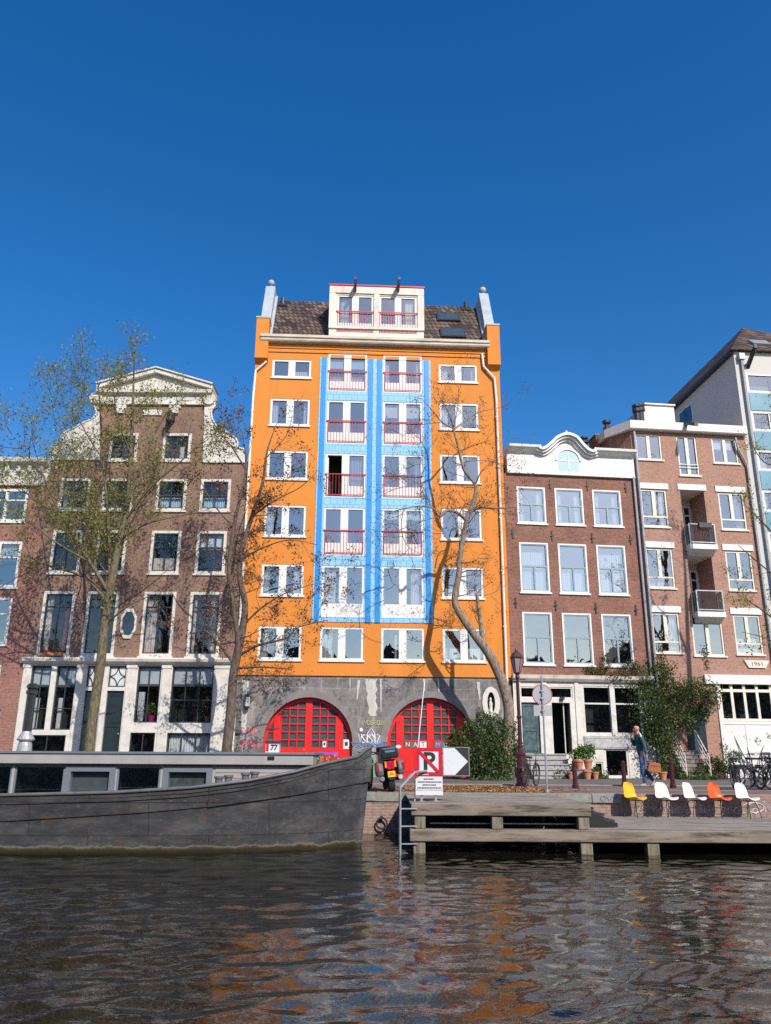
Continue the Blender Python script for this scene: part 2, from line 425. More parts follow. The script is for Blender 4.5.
def window(fac, r, mat, b=.08, v=(), h=(), y=0.0, yf=.05, th=.07, glass=None, sash=None, sb=.05, sv=(), shh=(), sill=None, curt=None, cm=None, name='window', room_mat=1, proud=0, regs=None, blind=None):
    """a window with its frame, glass and, where the photo shows them, sash, sill and curtains; opens a hole in the wall"""
    (fac.holes if regs is None else regs).append([r[0],r[1],r[2],r[3],room_mat])
    y0 = y+yf-proud
    f = MB(); frame(f, [r[0]+.001,r[1]-.001,r[2]+.001,r[3]-.001], b, y0, y0+th, v, h); w = f.build(name, mat, fac.root, bevel=0)
    bl = b if not isinstance(b, tuple) else b[0]; bt = b if not isinstance(b, tuple) else b[1]
    inn = [r[0]+bl, r[1]-bl, r[2]+bt, r[3]-bt]
    if sash:
        s_ = MB(); frame(s_, [inn[0]+.001,inn[1]-.001,inn[2]+.001,inn[3]-.001], sb, y0+.025, y0+th-.01, sv, shh); s_.build('sash', sash, w)
    p = MB(); yp = y0+th*.6; us_ = [inn[0]]+[x[0] for x in v if len(x) == 2]+[inn[1]]
    for ua, ub in zip(us_, us_[1:]):
        t_ = [wr.uniform(-.011,.011) for _ in range(3)]
        p.face([(ua,yp+t_[0],inn[2]),(ub,yp+t_[1],inn[2]),(ub,yp+t_[1]+t_[2],inn[3]),(ua,yp+t_[0]+t_[2],inn[3])])
    p.build('pane', glass or m_glass, w)
    if not curt and not blind and not (regs is not None and y < -.04):
        k = wr.random(); cm = cm or wr.choice([m_curt, m_curt, m_curtp, m_greyc])
        if k < .2: curt = [(0,wr.uniform(.1,.22)),(1-wr.uniform(.1,.22),1)]
        elif k < .36: curt = [(0,wr.uniform(.15,.4))]
        elif k < .5: curt = [(1-wr.uniform(.15,.4),1)]
        elif k < .64: blind = wr.uniform(.45,.85)
        elif k < .74: curt = [(.0,1,0,wr.uniform(.3,.5))]
    if sill:
        s_ = MB(); s_.box(r[0]-.06, r[1]+.06, y-.07, y+.10, r[2]-.075, r[2]-.001); s_.build('sill', sill, w)
    W = inn[1]-inn[0]; H = inn[3]-inn[2]
    for c in curt or ():
        if isinstance(c, str):
            a = {'l':(0,.36), 'r':(.64,1), 'full':(0,1)}[c]; zz = (0,1)
        else: a, zz = c[:2], c[2:] or (0,1)
        cmb = curtain_mb(inn[0]+.01+(W-.02)*a[0], inn[0]+.01+(W-.02)*a[1], inn[2]+.01+H*zz[0], inn[3]-.01-H*(1-zz[1]), y0+th+.12, max(3,int(9*W*(a[1]-a[0]))))
        cmb.build('curtain', cm or m_curt, w, smooth=True)
    if blind:
        q = MB(); q.box(inn[0]+.01, inn[1]-.01, y0+th+.06, y0+th+.075, inn[2]+H*blind, inn[3]-.01); q.build('blind', m_frost, w)
    return w
def gablelike_roof(mb, u0, u1, z0, zr, y0, y1, m=0):
    uc = (u0+u1)/2
    mb.prism([(u0,z0),(u1,z0),(uc,zr)], y0, y1, m)

# ================================================================ ORANGE WAREHOUSE
YAW_O = R_(2.8)
O_or = at(232.0, 760, 36.0); O_or.z = 0
oran = thing('orange_warehouse', 'tall orange warehouse with light blue tiled window bays and two red arched doors', 'building', O_or, YAW_O)
F = Fac(oran, O_or, YAW_O)
WO = F.uz(511.5, 676)[0]
zb = (F.uz(237.5,674.9)[1] + F.uz(508.3,677.5)[1])/2           # top of the stone base
ze = (F.q(Z3,80,200)[1] + F.q(Z3,690,214)[1])/2               # under the gutter
Lw = [F.rect(Z3,112,240,223,288), F.rect(Z3,104,342,217,415), F.rect(Z3,96,482,211,557), F.rect(Z4,88,15,205,97), F.rect(Z4,78,172,198,253), F.rect(Z4,65,335,187,422)]
Rw = [F.rect(Z3,552,250,658,297), F.rect(Z3,553,355,663,423), F.rect(Z3,555,490,665,565), F.rect(Z4,557,22,672,105), F.rect(Z4,560,178,682,262), F.rect(Z4,566,342,686,430)]
Aw = [F.rect(Z3,262,222,368,325), F.rect(Z3,257,348,364,463), F.rect(Z3,250,488,362,606), F.rect(Z4,243,20,360,148), F.rect(Z4,238,175,357,313), F.rect(Z4,233,337,357,427)]
Bw = [F.rect(Z3,408,228,512,325), F.rect(Z3,406,352,513,465), F.rect(Z3,404,493,514,607), F.rect(Z4,402,25,517,150), F.rect(Z4,400,178,520,312), F.rect(Z4,397,342,520,430)]
for i in range(6):
    same_rows([Lw[i], Rw[i]]); same_rows([Aw[i], Bw[i]])
same_rows([Lw[5],Rw[5],Aw[5],Bw[5]])
for c in (Lw, Rw): same_cols(c, 1.93)
same_cols(Aw, 1.95); same_cols(Bw, 1.95)
bl0 = F.q(Z3,240,235); bl1 = F.q(Z4,218,325); br0 = F.q(Z3,533,240); br1 = F.q(Z4,540,327)
bu0 = (bl0[0]+bl1[0])/2; bu1 = (br0[0]+br1[0])/2; bz1 = (bl0[1]+br0[1])/2; bz0 = (bl1[1]+br1[1])/2
def pair_window(r, **kw):
    c = (r[0]+r[1])/2
    return window(F, r, m_white, b=(.10,.10), v=[(c,.34)], yf=.02, th=.10, **kw)
cur = {('L',0):['r'],('R',5):['l']}
for i in range(6):
    pair_window(Lw[i], curt=[(.55,1,0,.45)] if i == 0 else ([(0,.18)] if i in (3,5) else None), sill=m_white)
    pair_window(Rw[i], curt=[(0,.2,0,1)] if i == 1 else None, sill=m_white)
pair_window(Aw[5], curt=[(0,.25)], sill=m_white); pair_window(Bw[5], curt=[(.3,.5)], sill=m_white)
# blue bays
holes_b = []
YB = -.03
for col, W in (('A',Aw),('B',Bw)):
    for i in range(5):
        r = W[i]; c = (r[0]+r[1])/2; H = r[3]-r[2]
        open_left = (col, i) == ('A', 2)
        w = window(F, r, m_white, b=(.10,.09), v=[(c,.36)], h=[(r[2]+H*.13,H*.26)] if not open_left else [(r[2]+H*.13,H*.26,c+.18,r[1]-.1)], y=YB, yf=.02, th=.10, regs=holes_b,
                   curt={('A',0):None,('B',0):[(0,.12),(.9,1)],('A',4):[(0,.3)]}.get((col,i)))
        if (col,i) == ('A',0):
            for a,b in ((r[0]+.1,c-.18),(c+.18,r[1]-.1)): q = MB(); q.box(a+.01,b-.01,YB+.16,YB+.175,r[2]+H*.62,r[3]-.1); q.build('blind', m_blueblind, w)
        if open_left:
            q = MB(); q.box(r[0]+.10,r[0]+.16,YB+.13,YB+.75,r[2]+.09,r[3]-.09); q.build('open_door', m_whiteold, w)
            pn = [o for o in kids(w) if o.name.startswith('pane')][0]; bm = bmesh.new(); bm.from_mesh(pn.data); bmesh.ops.delete(bm, geom=[f for f in bm.faces if f.calc_center_median().x < c], context='FACES'); bm.to_mesh(pn.data); bm.free()
        if i < 4:
            q = MB(); zt = r[2]+H*.52; y0 = YB-.035
            q.box(r[0]+.0, r[1]-.0, y0-.02, y0+.02, zt-.018, zt+.018)
            q.box(r[0]+.08, r[1]-.08, y0-.012, y0+.012, r[2]+.10, r[2]+.135)
            n = 13
            for k in range(n):
                u = r[0]+.09+(r[1]-r[0]-.18)*k/(n-1)
                q.box(u-.006 if k not in (0,n-1) else u-.016, u+.006 if k not in (0,n-1) else u+.018, y0-.009, y0+.009, r[2]+.135, zt-.025)
            for u in (r[0]+.04, r[1]-.04): q.box(u-.012,u+.012,y0+.02,YB+.03,zt-.012,zt+.012)
            q.build('balcony_rail', m_redrail, w)
mb = MB(); wall_grid(mb, bu0, bu1, bz0, bz1, holes_b, y=YB, reveal=.14, m=0, mr=0, mi=1)
for q in ([(bu0,YB,bz0),(bu0,0.1,bz0),(bu0,.1,bz1),(bu0,YB,bz1)], [(bu1,YB,bz0),(bu1,YB,bz1),(bu1,.1,bz1),(bu1,.1,bz0)], [(bu0,YB,bz0),(bu1,YB,bz0),(bu1,.1,bz0),(bu0,.1,bz0)], [(bu0,YB,bz1),(bu0,.1,bz1),(bu1,.1,bz1),(bu1,YB,bz1)]): mb.face(q, 0)
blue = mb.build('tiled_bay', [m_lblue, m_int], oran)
ap = (Aw[2][1]+Bw[2][0])/2
for u, w in ((bu0+.20,.27), (ap-.22,.27), (ap+.22,.27), (bu1-.20,.27)):
    q = MB(); q.box(u-w/2+.02, u+w/2-.02, YB-.03, YB-.001, bz0+.002, bz1-.002); q.build('blue_pilaster', m_dblue, oran)
# orange wall
mb = MB(); DEP = 11.0
F.holes.append([bu0,bu1,bz0,bz1,None])
wall_grid(mb, 0, WO, zb, ze, F.holes, y=0, reveal=.12, m=0, mr=2, mi=1)
shell_sides(mb, 0, WO, zb, ze, 0, DEP, 0)
mb.face([(0,0,zb),(WO,0,zb),(WO,.07,zb),(0,.07,zb)], 0)
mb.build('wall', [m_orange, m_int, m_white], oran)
# stone base with two arches
AR = []
for (cx_, half, top) in ((309.2,44.6,697.3), (430.5,43.5,697.8)):
    uc, zt = F.uz(cx_, top, .07); r0 = abs(F.uz(cx_+half, 735, .07)[0] - F.uz(cx_-half, 735, .07)[0])/2
    AR.append((uc, r0, zt-r0))
mb = MB(); YS = .07; NA = 28
hs = [[uc-r0, uc+r0, 0, zs+r0, None] for uc, r0, zs in AR]
nu, nz = F.q(Z8,719,118,.07)                                        # statue niche
nw_, nh_ = .17, .62
hs.append([nu-nw_, nu+nw_, nz-.45, nz+.45, None])
wall_grid(mb, 0.02, WO-.02, 0, zb, hs, y=YS)
for uc, r0, zs in AR:
    arc = [(uc+r0*math.cos(PI*k/NA), zs+r0*math.sin(PI*k/NA)) for k in range(NA+1)]
    for k in range(NA):
        a, b = arc[k], arc[k+1]
        mb.face([(a[0],YS,a[1]),(a[0],YS,zs+r0),(b[0],YS,zs+r0),(b[0],YS,b[1])] if k not in () else [], 0)
        mb.face([(a[0],YS,a[1]),(b[0],YS,b[1]),(b[0],YS+.42,b[1]),(a[0],YS+.42,a[1])], 0)
    for s in (1,-1): mb.face([(uc+s*r0,YS,0),(uc+s*r0,YS+.42,0),(uc+s*r0,YS+.42,zs),(uc+s*r0,YS,zs)], 0)
# niche recess
a,b,c,d = nu-nw_, nu+nw_, nz-.45, nz+.45
for k in range(8):
    t0, t1 = PI*k/8, PI*(k+1)/8
    p0 = (nu+nw_*math.cos(t0), d-nw_+nw_*math.sin(t0)); p1 = (nu+nw_*math.cos(t1), d-nw_+nw_*math.sin(t1))
    mb.face([(p0[0],YS,p0[1]),(p0[0],YS,d),(p1[0],YS,d),(p1[0],YS,p1[1])], 0)
    mb.face([(p0[0],YS,p0[1]),(p1[0],YS,p1[1]),(p1[0],YS+.25,p1[1]),(p0[0],YS+.25,p0[1])], 0)
for s in (a,b): mb.face([(s,YS,c),(s,YS+.25,c),(s,YS+.25,d-nw_),(s,YS,d-nw_)], 0)
mb.face([(a,YS,c),(b,YS,c),(b,YS+.25,c),(a,YS+.25,c)], 0); mb.face([(a,YS+.25,c),(b,YS+.25,c),(b,YS+.25,d),(a,YS+.25,d)], 0)
shell_sides(mb, .02, WO-.02, 0, zb-.001, YS, DEP-.05, 0, top=False)
mb.build('stone_base', m_stone, oran)
for uc, r0, zs in AR:                                               # arch rings
    mb = MB(); ro = r0+.30
    for k in range(NA):
        t0, t1 = PI*k/NA, PI*(k+1)/NA
        P = lambda r, t: (uc+r*math.cos(t), zs+r*math.sin(t))
        i0,i1,o0,o1 = P(r0+.004,t0),P(r0+.004,t1),P(ro,t0),P(ro,t1)
        for (y) in (YS-.025,):
            mb.face([(i0[0],y,i0[1]),(o0[0],y,o0[1]),(o1[0],y,o1[1]),(i1[0],y,i1[1])])
        mb.face([(i0[0],YS-.025,i0[1]),(i1[0],YS-.025,i1[1]),(i1[0],YS+.1,i1[1]),(i0[0],YS+.1,i0[1])])
        mb.face([(o0[0],YS-.025,o0[1]),(o0[0],YS+.1,o0[1]),(o1[0],YS+.1,o1[1]),(o1[0],YS-.025,o1[1])])
    mb.build('arch_ring', m_voussoir, oran)
m_doorpane = M('dark_door_glass', (.06,.075,.085), .15, .3, 2.5, spec=.8)
m_letterpane = M('letter_backing', (.10,.10,.09), .5, .1)
for ai, (uc, r0, zs) in enumerate(AR):
    yd = YS+.30; rr = r0-.003
    arch = lambda u: zs + math.sqrt(max(0, rr*rr-(u-uc)**2))
    mb = MB(); NB = 36; rin = rr-.14
    for k in range(NB):                                             # curved head frame
        t0, t1 = PI*k/NB, PI*(k+1)/NB
        P = lambda r, t: (uc+r*math.cos(t), zs+r*math.sin(t))
        i0,i1,o0,o1 = P(rin,t0),P(rin,t1),P(rr,t0),P(rr,t1)
        mb.face([(i0[0],yd-.05,i0[1]),(o0[0],yd-.05,o0[1]),(o1[0],yd-.05,o1[1]),(i1[0],yd-.05,i1[1])])
        mb.face([(i0[0],yd-.05,i0[1]),(i1[0],yd-.05,i1[1]),(i1[0],yd+.06,i1[1]),(i0[0],yd+.06,i0[1])])
    zlow = 1.22
    def stile(u, w, z0=0.0):
        zt = min(arch(u-w/2), arch(u+w/2)) - .02
        mb.box(u-w/2, u+w/2, yd-.04, yd+.05, z0, zt)
    for s in (-1, 1): mb.box(uc+s*(rr-.08)-.08, uc+s*(rr-.08)+.08, yd-.05, yd+.06, 0, zs)
    cst = rr*.0
    st = [(0,.30),(-rr*.70,.34),(rr*.70,.34)]
    for u, w in st: stile(uc+u, w)
    mb.box(uc-rr+.16, uc+rr-.16, yd-.03, yd+.05, 0, zlow)            # solid lower panels
    for s in (-1, 1):
        for q_ in (0,1):
            a = uc+s*(.22+q_*.62); mb.box(min(a,a+s*.48), max(a,a+s*.48), yd-.045, yd-.03, .25, zlow-.2)
    for g0, g1 in ((-rr*.70+.17, -.15), (.15, rr*.70-.17)):
        for k in (1, 2):
            u = uc+g0+(g1-g0)*k/3; zt = arch(u)-.1; mb.box(u-.022, u+.022, yd-.035, yd+.04, zlow, zt)
        z = zlow
        while z < zs+rr:
            ua, ub = uc+g0, uc+g1
            lim = math.sqrt(max(0, (rr-.1)**2-max(0,(z-zs))**2)) if z > zs else rr
            ua, ub = max(ua, uc-lim), min(ub, uc+lim)
            if ub-ua > .1: mb.box(ua, ub, yd-.032, yd+.038, z-.026, z+.026)
            z += .335
    for s in (-1, 1):
        ua, ub = (uc-rr+.16, uc-rr*.70-.17) if s < 0 else (uc+rr*.70+.17, uc+rr-.16)
        for z in (zlow+.33, zlow+.66): mb.box(ua, ub, yd-.03, yd+.038, z-.022, z+.022)
    door = mb.build('arched_door', m_red, oran)
    mb = MB(); pts = [(uc+(rr-.02)*math.cos(PI*k/24), zs+(rr-.02)*math.sin(PI*k/24)) for k in range(25)]
    mb.face([(uc-rr+.05,yd+.02,zlow)]+[(p[0],yd+.02,p[1]) for p in reversed(pts)]+[(uc+rr-.05,yd+.02,zlow)])
    mb.build('door_glass', m_doorpane, door)
    if ai == 0:
        for (x,y,w,h) in ((320,232,.26,.40),(260,232,.16,.26)):
            u, z = F.q(Z8, x, y, yd-.05); q = MB(); q.box(u-w/2,u+w/2,yd-.06,yd-.051,z-h/2,z+h/2); nt_ = q.build('notice', m_white, door)
            q = MB(); q.box(u-w/4,u+w/4,yd-.064,yd-.061,z-h/6,z+h/4); q.build('notice_picture', m_dkmetal, nt_)
        u, z = F.q(Z8, 265, 258, yd-.05); q = MB(); q.box(u-.52,u+.52,yd-.06,yd-.051,z-.06,z+.06); q.build('purple_strip', M('purple_strip',(.25,.08,.45),.5), door)
    else:
        g0 = uc-rr*.70+.17; g1 = uc-.15
        for k, ch in enumerate('NAT'):
            u = g0+(g1-g0)*(k+.5)/3; z = zlow+.335*.5
            q = MB(); q.box(u-.15,u+.15,yd-.048,yd-.036,z-.13,z+.13); ln = q.build('letter_panel', m_letterpane if k < 2 else m_white, door)
            text_mesh(ch, .27, m_white if k < 2 else m_letterpane, 'letter', ln, (u, yd-.052, z))
        g0 = uc+.15; g1 = uc+rr*.70-.17
        for k, ch in enumerate('MU'):
            u = g0+(g1-g0)*(k+.5)/3; z = zlow+.335*.5
            q = MB(); q.box(u-.15,u+.15,yd-.048,yd-.036,z-.13,z+.13); ln = q.build('letter_panel', M('blue_letter_panel',(.10,.13,.22),.5), door)
            text_mesh(ch, .25, m_lead, 'letter', ln, (u, yd-.052, z))
# niche surround and statue
mb = MB(); ro, ri = .40, .20
for k in range(24):
    t0, t1 = 2*PI*k/24, 2*PI*(k+1)/24
    P = lambda r, e, t: (nu+r*math.cos(t), nz+e*math.sin(t))
    i0,i1,o0,o1 = P(.175,.47,t0),P(.175,.47,t1),P(.40,.70,t0),P(.40,.70,t1)
    mb.face([(i0[0],YS-.05,i0[1]),(o0[0],YS-.05,o0[1]),(o1[0],YS-.05,o1[1]),(i1[0],YS-.05,i1[1])])
    mb.face([(o0[0],YS-.05,o0[1]),(o0[0],YS+.01,o0[1]),(o1[0],YS+.01,o1[1]),(o1[0],YS-.05,o1[1])])
    mb.face([(i0[0],YS-.05,i0[1]),(i1[0],YS-.05,i1[1]),(i1[0],YS+.05,i1[1]),(i0[0],YS+.05,i0[1])])
mb.box(nu-.2,nu+.2,YS-.1,YS-.052,nz-.62,nz-.5)
mb.build('niche_surround', m_whiteold, oran)
mb = MB(); mb.lathe([(.10,0),(.11,.05),(.085,.12),(.075,.3),(.095,.42),(.06,.5),(.035,.53),(.055,.58),(.05,.65),(.015,.70)], (nu, YS+.12, nz-.45), 12)
tagst = mb.build('niche_statue', m_whiteold, oran, smooth=True)
# wall lantern on the stone base
lu, lz = F.q(Z8, 48, 115, 0)
mb = MB(); mb.tube([(lu,YS,lz+.35),(lu,YS-.12,lz+.45),(lu,YS-.2,lz+.38)], .018, 6); mb.lathe([(.03,.34),(.12,.26),(.13,.22),(.13,.2)], (lu,YS-.2,lz), 6); mb.lathe([(.13,-.2),(.10,-.28),(.03,-.36)], (lu,YS-.2,lz), 6)
for k in range(6): mb.tube([(lu+.125*math.cos(k*PI/3),YS-.2+.125*math.sin(k*PI/3),lz+.2),(lu+.125*math.cos(k*PI/3),YS-.2+.125*math.sin(k*PI/3),lz-.2)], .008, 4)
lan = mb.build('wall_lantern', m_dkmetal, oran)
mb = MB(); mb.lathe([(.11,-.2),(.12,.2)], (lu,YS-.2,lz), 6); mb.build('lantern_glass', m_frost, lan)
# graffiti paint on the base
m_gpink = M('pink_spray_paint', (.70,.16,.20), .7); m_gwhite = M('white_spray_paint', (.75,.75,.78), .7); m_gblue = M('blue_spray_paint', (.12,.25,.55), .7); m_gyel = M('olive_spray_paint', (.45,.45,.22), .7)
def scribble(mb, u, z, w, h, n, y, rad, seed, loops=.5):
    r = random.Random(seed)
    for i in range(n):
        cx_ = u - w/2 + w*(i+.5)/n; k = r.choice('OVNSIZ')
        ww, hh = w/n*.42, h/2*r.uniform(.75,1.1)
        if k == 'O': P = [(ww*math.cos(t*PI/5), hh*math.sin(t*PI/5)) for t in range(11)]
        elif k == 'V': P = [(-ww,hh),(0,-hh),(ww,hh)]
        elif k == 'N': P = [(-ww,-hh),(-ww,hh),(ww,-hh),(ww,hh)]
        elif k == 'S': P = [(ww,hh*.8),(0,hh),(-ww,hh*.5),(0,0),(ww,-hh*.5),(0,-hh),(-ww,-hh*.8)]
        elif k == 'Z': P = [(-ww,hh),(ww,hh),(-ww,-hh),(ww,-hh)]
        else: P = [(0,hh),(0,-hh),(ww,-hh*.6)]
        P = [(a+r.uniform(-.2,.2)*ww, b+r.uniform(-.1,.1)*hh) for a, b in P]
        mb.tube([(cx_+a, y, z+b) for a, b in P], rad, 4)
yg = YS-.004
# pink tag beside the arch, two rows of hand-painted capitals
def strokes(mb, letters, u, z, w, h, y, rad):
    L = {'C':[[(1,.9),(.2,1),(0,.5),(.2,0),(1,.1)]],'A':[[(0,0),(.5,1),(1,0)],[(.2,.4),(.8,.4)]],'V':[[(0,1),(.5,0),(1,1)]],'E':[[(1,1),(0,1),(0,0),(1,0)],[(0,.5),(.8,.5)]],
         'S':[[(1,.9),(.4,1),(0,.7),(1,.35),(.6,0),(0,.1)]],'T':[[(0,1),(1,1)],[(.5,1),(.5,0)]],'G':[[(1,.9),(.2,1),(0,.5),(.2,0),(1,.1),(1,.5),(.6,.5)]],'B':[[(0,0),(0,1),(.8,.8),(0,.5),(1,.25),(0,0)]],'K':[[(0,0),(0,1)],[(1,1),(0,.5),(1,0)]],'I':[[(.5,0),(.5,1)]],'Y':[[(0,1),(.5,.5),(1,1)],[(.5,.5),(.5,0)]]}
    n = len(letters); cw = w/n
    for i, ch in enumerate(letters):
        for st_ in L.get(ch, []): mb.tube([(u-w/2+cw*(i+.12+.72*a), y, z-h/2+h*b) for a, b in st_], rad, 4)
mb = MB(); u, z = F.q(Z8, 54, 197, YS); strokes(mb, 'CAVE', u, z, .78, .34, yg, .026); u, z = F.q(Z8, 54, 230, YS); strokes(mb, 'STGBA', u, z, .86, .32, yg, .026)
mb.build('pink_graffiti', m_gpink, oran)
u, z = F.q(Z8, 388, 205, YS)
mb = MB(); mb.tube([(u-.18,yg,z-.35),(u-.17,yg,z),(u,yg,z+.28),(u+.17,yg,z),(u+.18,yg,z-.35)], .025, 4); mb.tube([(u-.12,yg,z-.1),(u,yg,z+.12),(u+.12,yg,z-.12)], .02, 4); scribble(mb, u, z-.2, 1.1, .4, 7, yg, .026, 3); mb.lathe([(.08,-.004),(.08,.002)], (u-.42,yg,z+.2), 10, axis='y'); mb.build('white_graffiti', m_gwhite, oran)
mb = MB(); scribble(mb, u-.1, z-.42, 1.5, .26, 9, yg-.004, .022, 8); mb.build('blue_graffiti', m_gblue, oran)
mb = MB(); scribble(mb, u+.1, z+.50, 1.15, .2, 8, yg, .02, 5); mb.build('olive_graffiti', m_gyel, oran)
# lime streaks that run down the stone
m_lime = M('lime_streak', (.50,.47,.43), .9, .2, 6, stretch=(2,1,.3))
def streak(px0, py0, w0, px1, py1, w1, i):
    a, za = F.uz(px0, py0, YS); b, zb_ = F.uz(px1, py1, YS); r = random.Random(i)
    n = 10; Lp, Rp = [], []
    for k in range(n+1):
        t = k/n; c = a+(b-a)*t; w = (w0+(w1-w0)*t)/2
        Lp.append((c-w*r.uniform(.7,1.25), za+(zb_-za)*t)); Rp.append((c+w*r.uniform(.7,1.25), za+(zb_-za)*t))
    q = MB(); q.prism(Lp+Rp[::-1], YS-.004-.0006*i, YS+.02); q.build('lime_streak', m_lime, oran)
streak(371,679,.5,373,716,.34,1); streak(367,679,.22,371,692,.1,2); streak(381,679,.10,381,712,.03,3); streak(359,680,.14,357,700,.03,4); streak(424,679,.10,425,694,.03,5); streak(246,680,.30,243,740,.2,6); streak(438,679,.09,439,692,.03,7); streak(350,679,.06,350,692,.02,8)
streak(478,682,.16,480,700,.05,9); streak(282,680,.05,282,694,.02,10)

# gutter, strings, pilaster heads, roof
zg0 = ze; zg1 = (F.q(Z3,80,184)[1] + F.q(Z3,690,193)[1])/2
gu0 = F.q(Z3,80,197,-.35)[0]; gu1 = F.q(Z3,690,205,-.35)[0]
mb = MB(); H = zg1-zg0
mb.prism([(.0,zg0),(-.32,zg0+.06),(-.36,zg0+.12),(-.36,zg0+H*.55),(-.42,zg0+H*.65),(-.42,zg1),(.3,zg1),(.3,zg0)], gu0, gu1, axis='x')
gut = mb.build('gutter', m_gutter, oran)
mb = MB(); mb.box(.55, WO-.55, -.05, -.001, ze-.40, ze-.22); mb.box(.55, WO-.55, -.09, -.001, ze-.20, ze-.002); mb.build('string_course', m_orange, oran)
pz1 = F.q(Z3,75,135)[1]; pz0 = F.q(Z3,75,240)[1]
for s in (0, 1):
    a, b = (-.02, .62) if s == 0 else (WO-.62, WO+.02)
    mb = MB(); mb.box(a, b, -.30, .8, pz0, pz1); mb.prism([(0,pz0-.16),(-.30,pz0),(0,pz0)], a, b, axis='x')
    mb.build('parapet_pier', m_orange, oran)
    mb = MB(); mb.box(a-.03, b+.03, -.33, .83, pz1+.001, pz1+.08); mb.build('pier_cap', m_lead, oran)
SL = math.tan(R_(58)); ry0 = .05
rz_top = None
for t in np.linspace(.5, 8, 200):                                   # where the roof meets the line of sight of the ridge
    zz_ = F.q(Z3, 180, 86, t)[1]
    if ze+.35+SL*(t-ry0) >= zz_: rz_top = zz_; rt = t; break
mb = MB(); ra, rb = .62, WO-.62
mb.prism([(ry0,zg1-.05),(rt,rz_top),(rt+.25,rz_top),(DEP-ry0,zg1-.05)], ra, rb, axis='x')
roof = mb.build('roof', m_tile, oran)
mb = MB()
for k in range(int((rb-ra)/.24)):                                   # ridge tiles
    u = ra+.12+k*.24; mb.tube([(u-.115,rt+.1,rz_top),(u+.12,rt+.1,rz_top+.015)], .11, 8)
mb.build('ridge_tiles', m_tile, roof)
for s in (0, 1):                                                    # slanted lead-clad gable parapets with a ball on top
    a, b = (.10, .60) if s == 0 else (WO-.60, WO-.10)
    mb = MB(); zt = F.q(Z3,115,57,rt)[1]
    mb.prism([(.45,pz1-1.0),(.45,pz1+.55),(rt-.5,zt),(rt+1.0,zt),(rt+1.0,pz1-1.0)], a, b, axis='x')
    mb.prism([(.0,zg1),(rt-.15,rz_top+.25),(rt-.15,rz_top-.2),(.3,zg1)], b+.001 if s == 0 else a-.13, b+.13 if s == 0 else a-.001, axis='x')
    par = mb.build('gable_parapet', m_lead, oran)
    mb = MB(); c = ((a+b)/2, rt-.3, zt); mb.lathe([(.16,0),(.16,.05),(.07,.09),(.06,.14)], c, 12); mb.ball((c[0],c[1],zt+.31), .19, seg=14, rings=10); mb.build('ball_finial', m_lead, par, smooth=True)
# rainwater pipes
for s in (0, 1):
    zs_ = [(98,208),(95,245),(68,268),(62,330)] if s == 0 else [(670,222),(674,256),(703,288),(708,345)]
    P = [F.q(Z3,x,y,-.12) for x, y in zs_]; u = P[-1][0]
    mb = MB(); mb.tube([(p[0],-.12,p[1]) for p in P]+[(u,-.12,zb+.6),(u,-.12,.4)], .06, 8)
    z = 4.0
    while z < ze-2: mb.box(u-.075,u+.075,-.14,0,z-.03,z+.03); z += 2.6
    mb.build('rainwater_pipe', m_pipew, oran, smooth=False)
# dormer
da, db = F.q(Z3,264,120,-.06)[0], F.q(Z3,515,120,-.06)[0]; dz0 = zg1-.02; dz1 = F.q(Z3,390,46,-.06)[1]
D1 = same_rows([F.rect(Z3,283,68,382,165,-.06), F.rect(Z3,397,70,497,166,-.06)]); hd = []
dorm = MB(); YD = -.06
dwin = []
class _Sub: pass
SF = Fac(None, O_or, YAW_O)
dob = bpy.data.objects.new('dormer', bpy.data.meshes.new('dormer')); COL.objects.link(dob); dob.parent = oran
SF.root = oran
for k, r in enumerate(D1):
    c = (r[0]+r[1])/2; Hh = r[3]-r[2]
    w = window(SF, r, m_white, b=(.10,.09), v=[(c,.34)], h=[(r[2]+Hh*.12,Hh*.24)], y=YD, yf=.03, th=.10, curt=[(.04,.3)] if k == 0 else [(.72,.95)], cm=m_curt)
    q = MB(); zt = r[2]+Hh*.54; y0 = YD-.04
    q.box(r[0]-.04, r[1]+.04, y0-.02, y0+.02, zt-.025, zt+.025)
    for j in range(15):
        u = r[0]+.06+(r[1]-r[0]-.12)*j/14; q.box(u-.009,u+.009,y0-.009,y0+.009,r[2]+.02,zt-.025)
    q.box(r[0], r[1], y0-.012, y0+.012, r[2]+.0, r[2]+.02)
    q.build('balcony_rail', m_redrail, w)
wall_grid(dorm, da, db, dz0, dz1, SF.holes, y=YD, reveal=.13, m=0, mr=0, mi=1)
shell_sides(dorm, da, db, dz0, dz1, YD, 4.2, 0)
tmp = dorm.build('dormer_tmp', [m_dirtywhite, m_int], None); dob.data = tmp.data; bpy.data.objects.remove(tmp); dob.data.name = 'dormer'
mb = MB(); fw = .30
mb.box(da-.02, da+fw, YD-.05, YD-.001, dz0+.75, dz1-.42); mb.box(db-fw, db+.02, YD-.05, YD-.001, dz0+.75, dz1-.42); mb.box(da-.02, db+.02, YD-.06, YD-.001, dz1-.42, dz1-.02); mb.box((da+db)/2-.14,(da+db)/2+.14,YD-.05,YD-.001,dz0+.75,dz1-.42); mb.box(da-.02, db+.02, YD-.07, YD-.001, dz0+.62, dz0+.75)
mb.build('dormer_surround', m_dirtywhite, dob)
mb = MB(); mb.box(da-.06, db+.06, YD-.10, 4.25, dz1+.001, dz1+.07); mb.build('dormer_edge', m_redrail, dob)
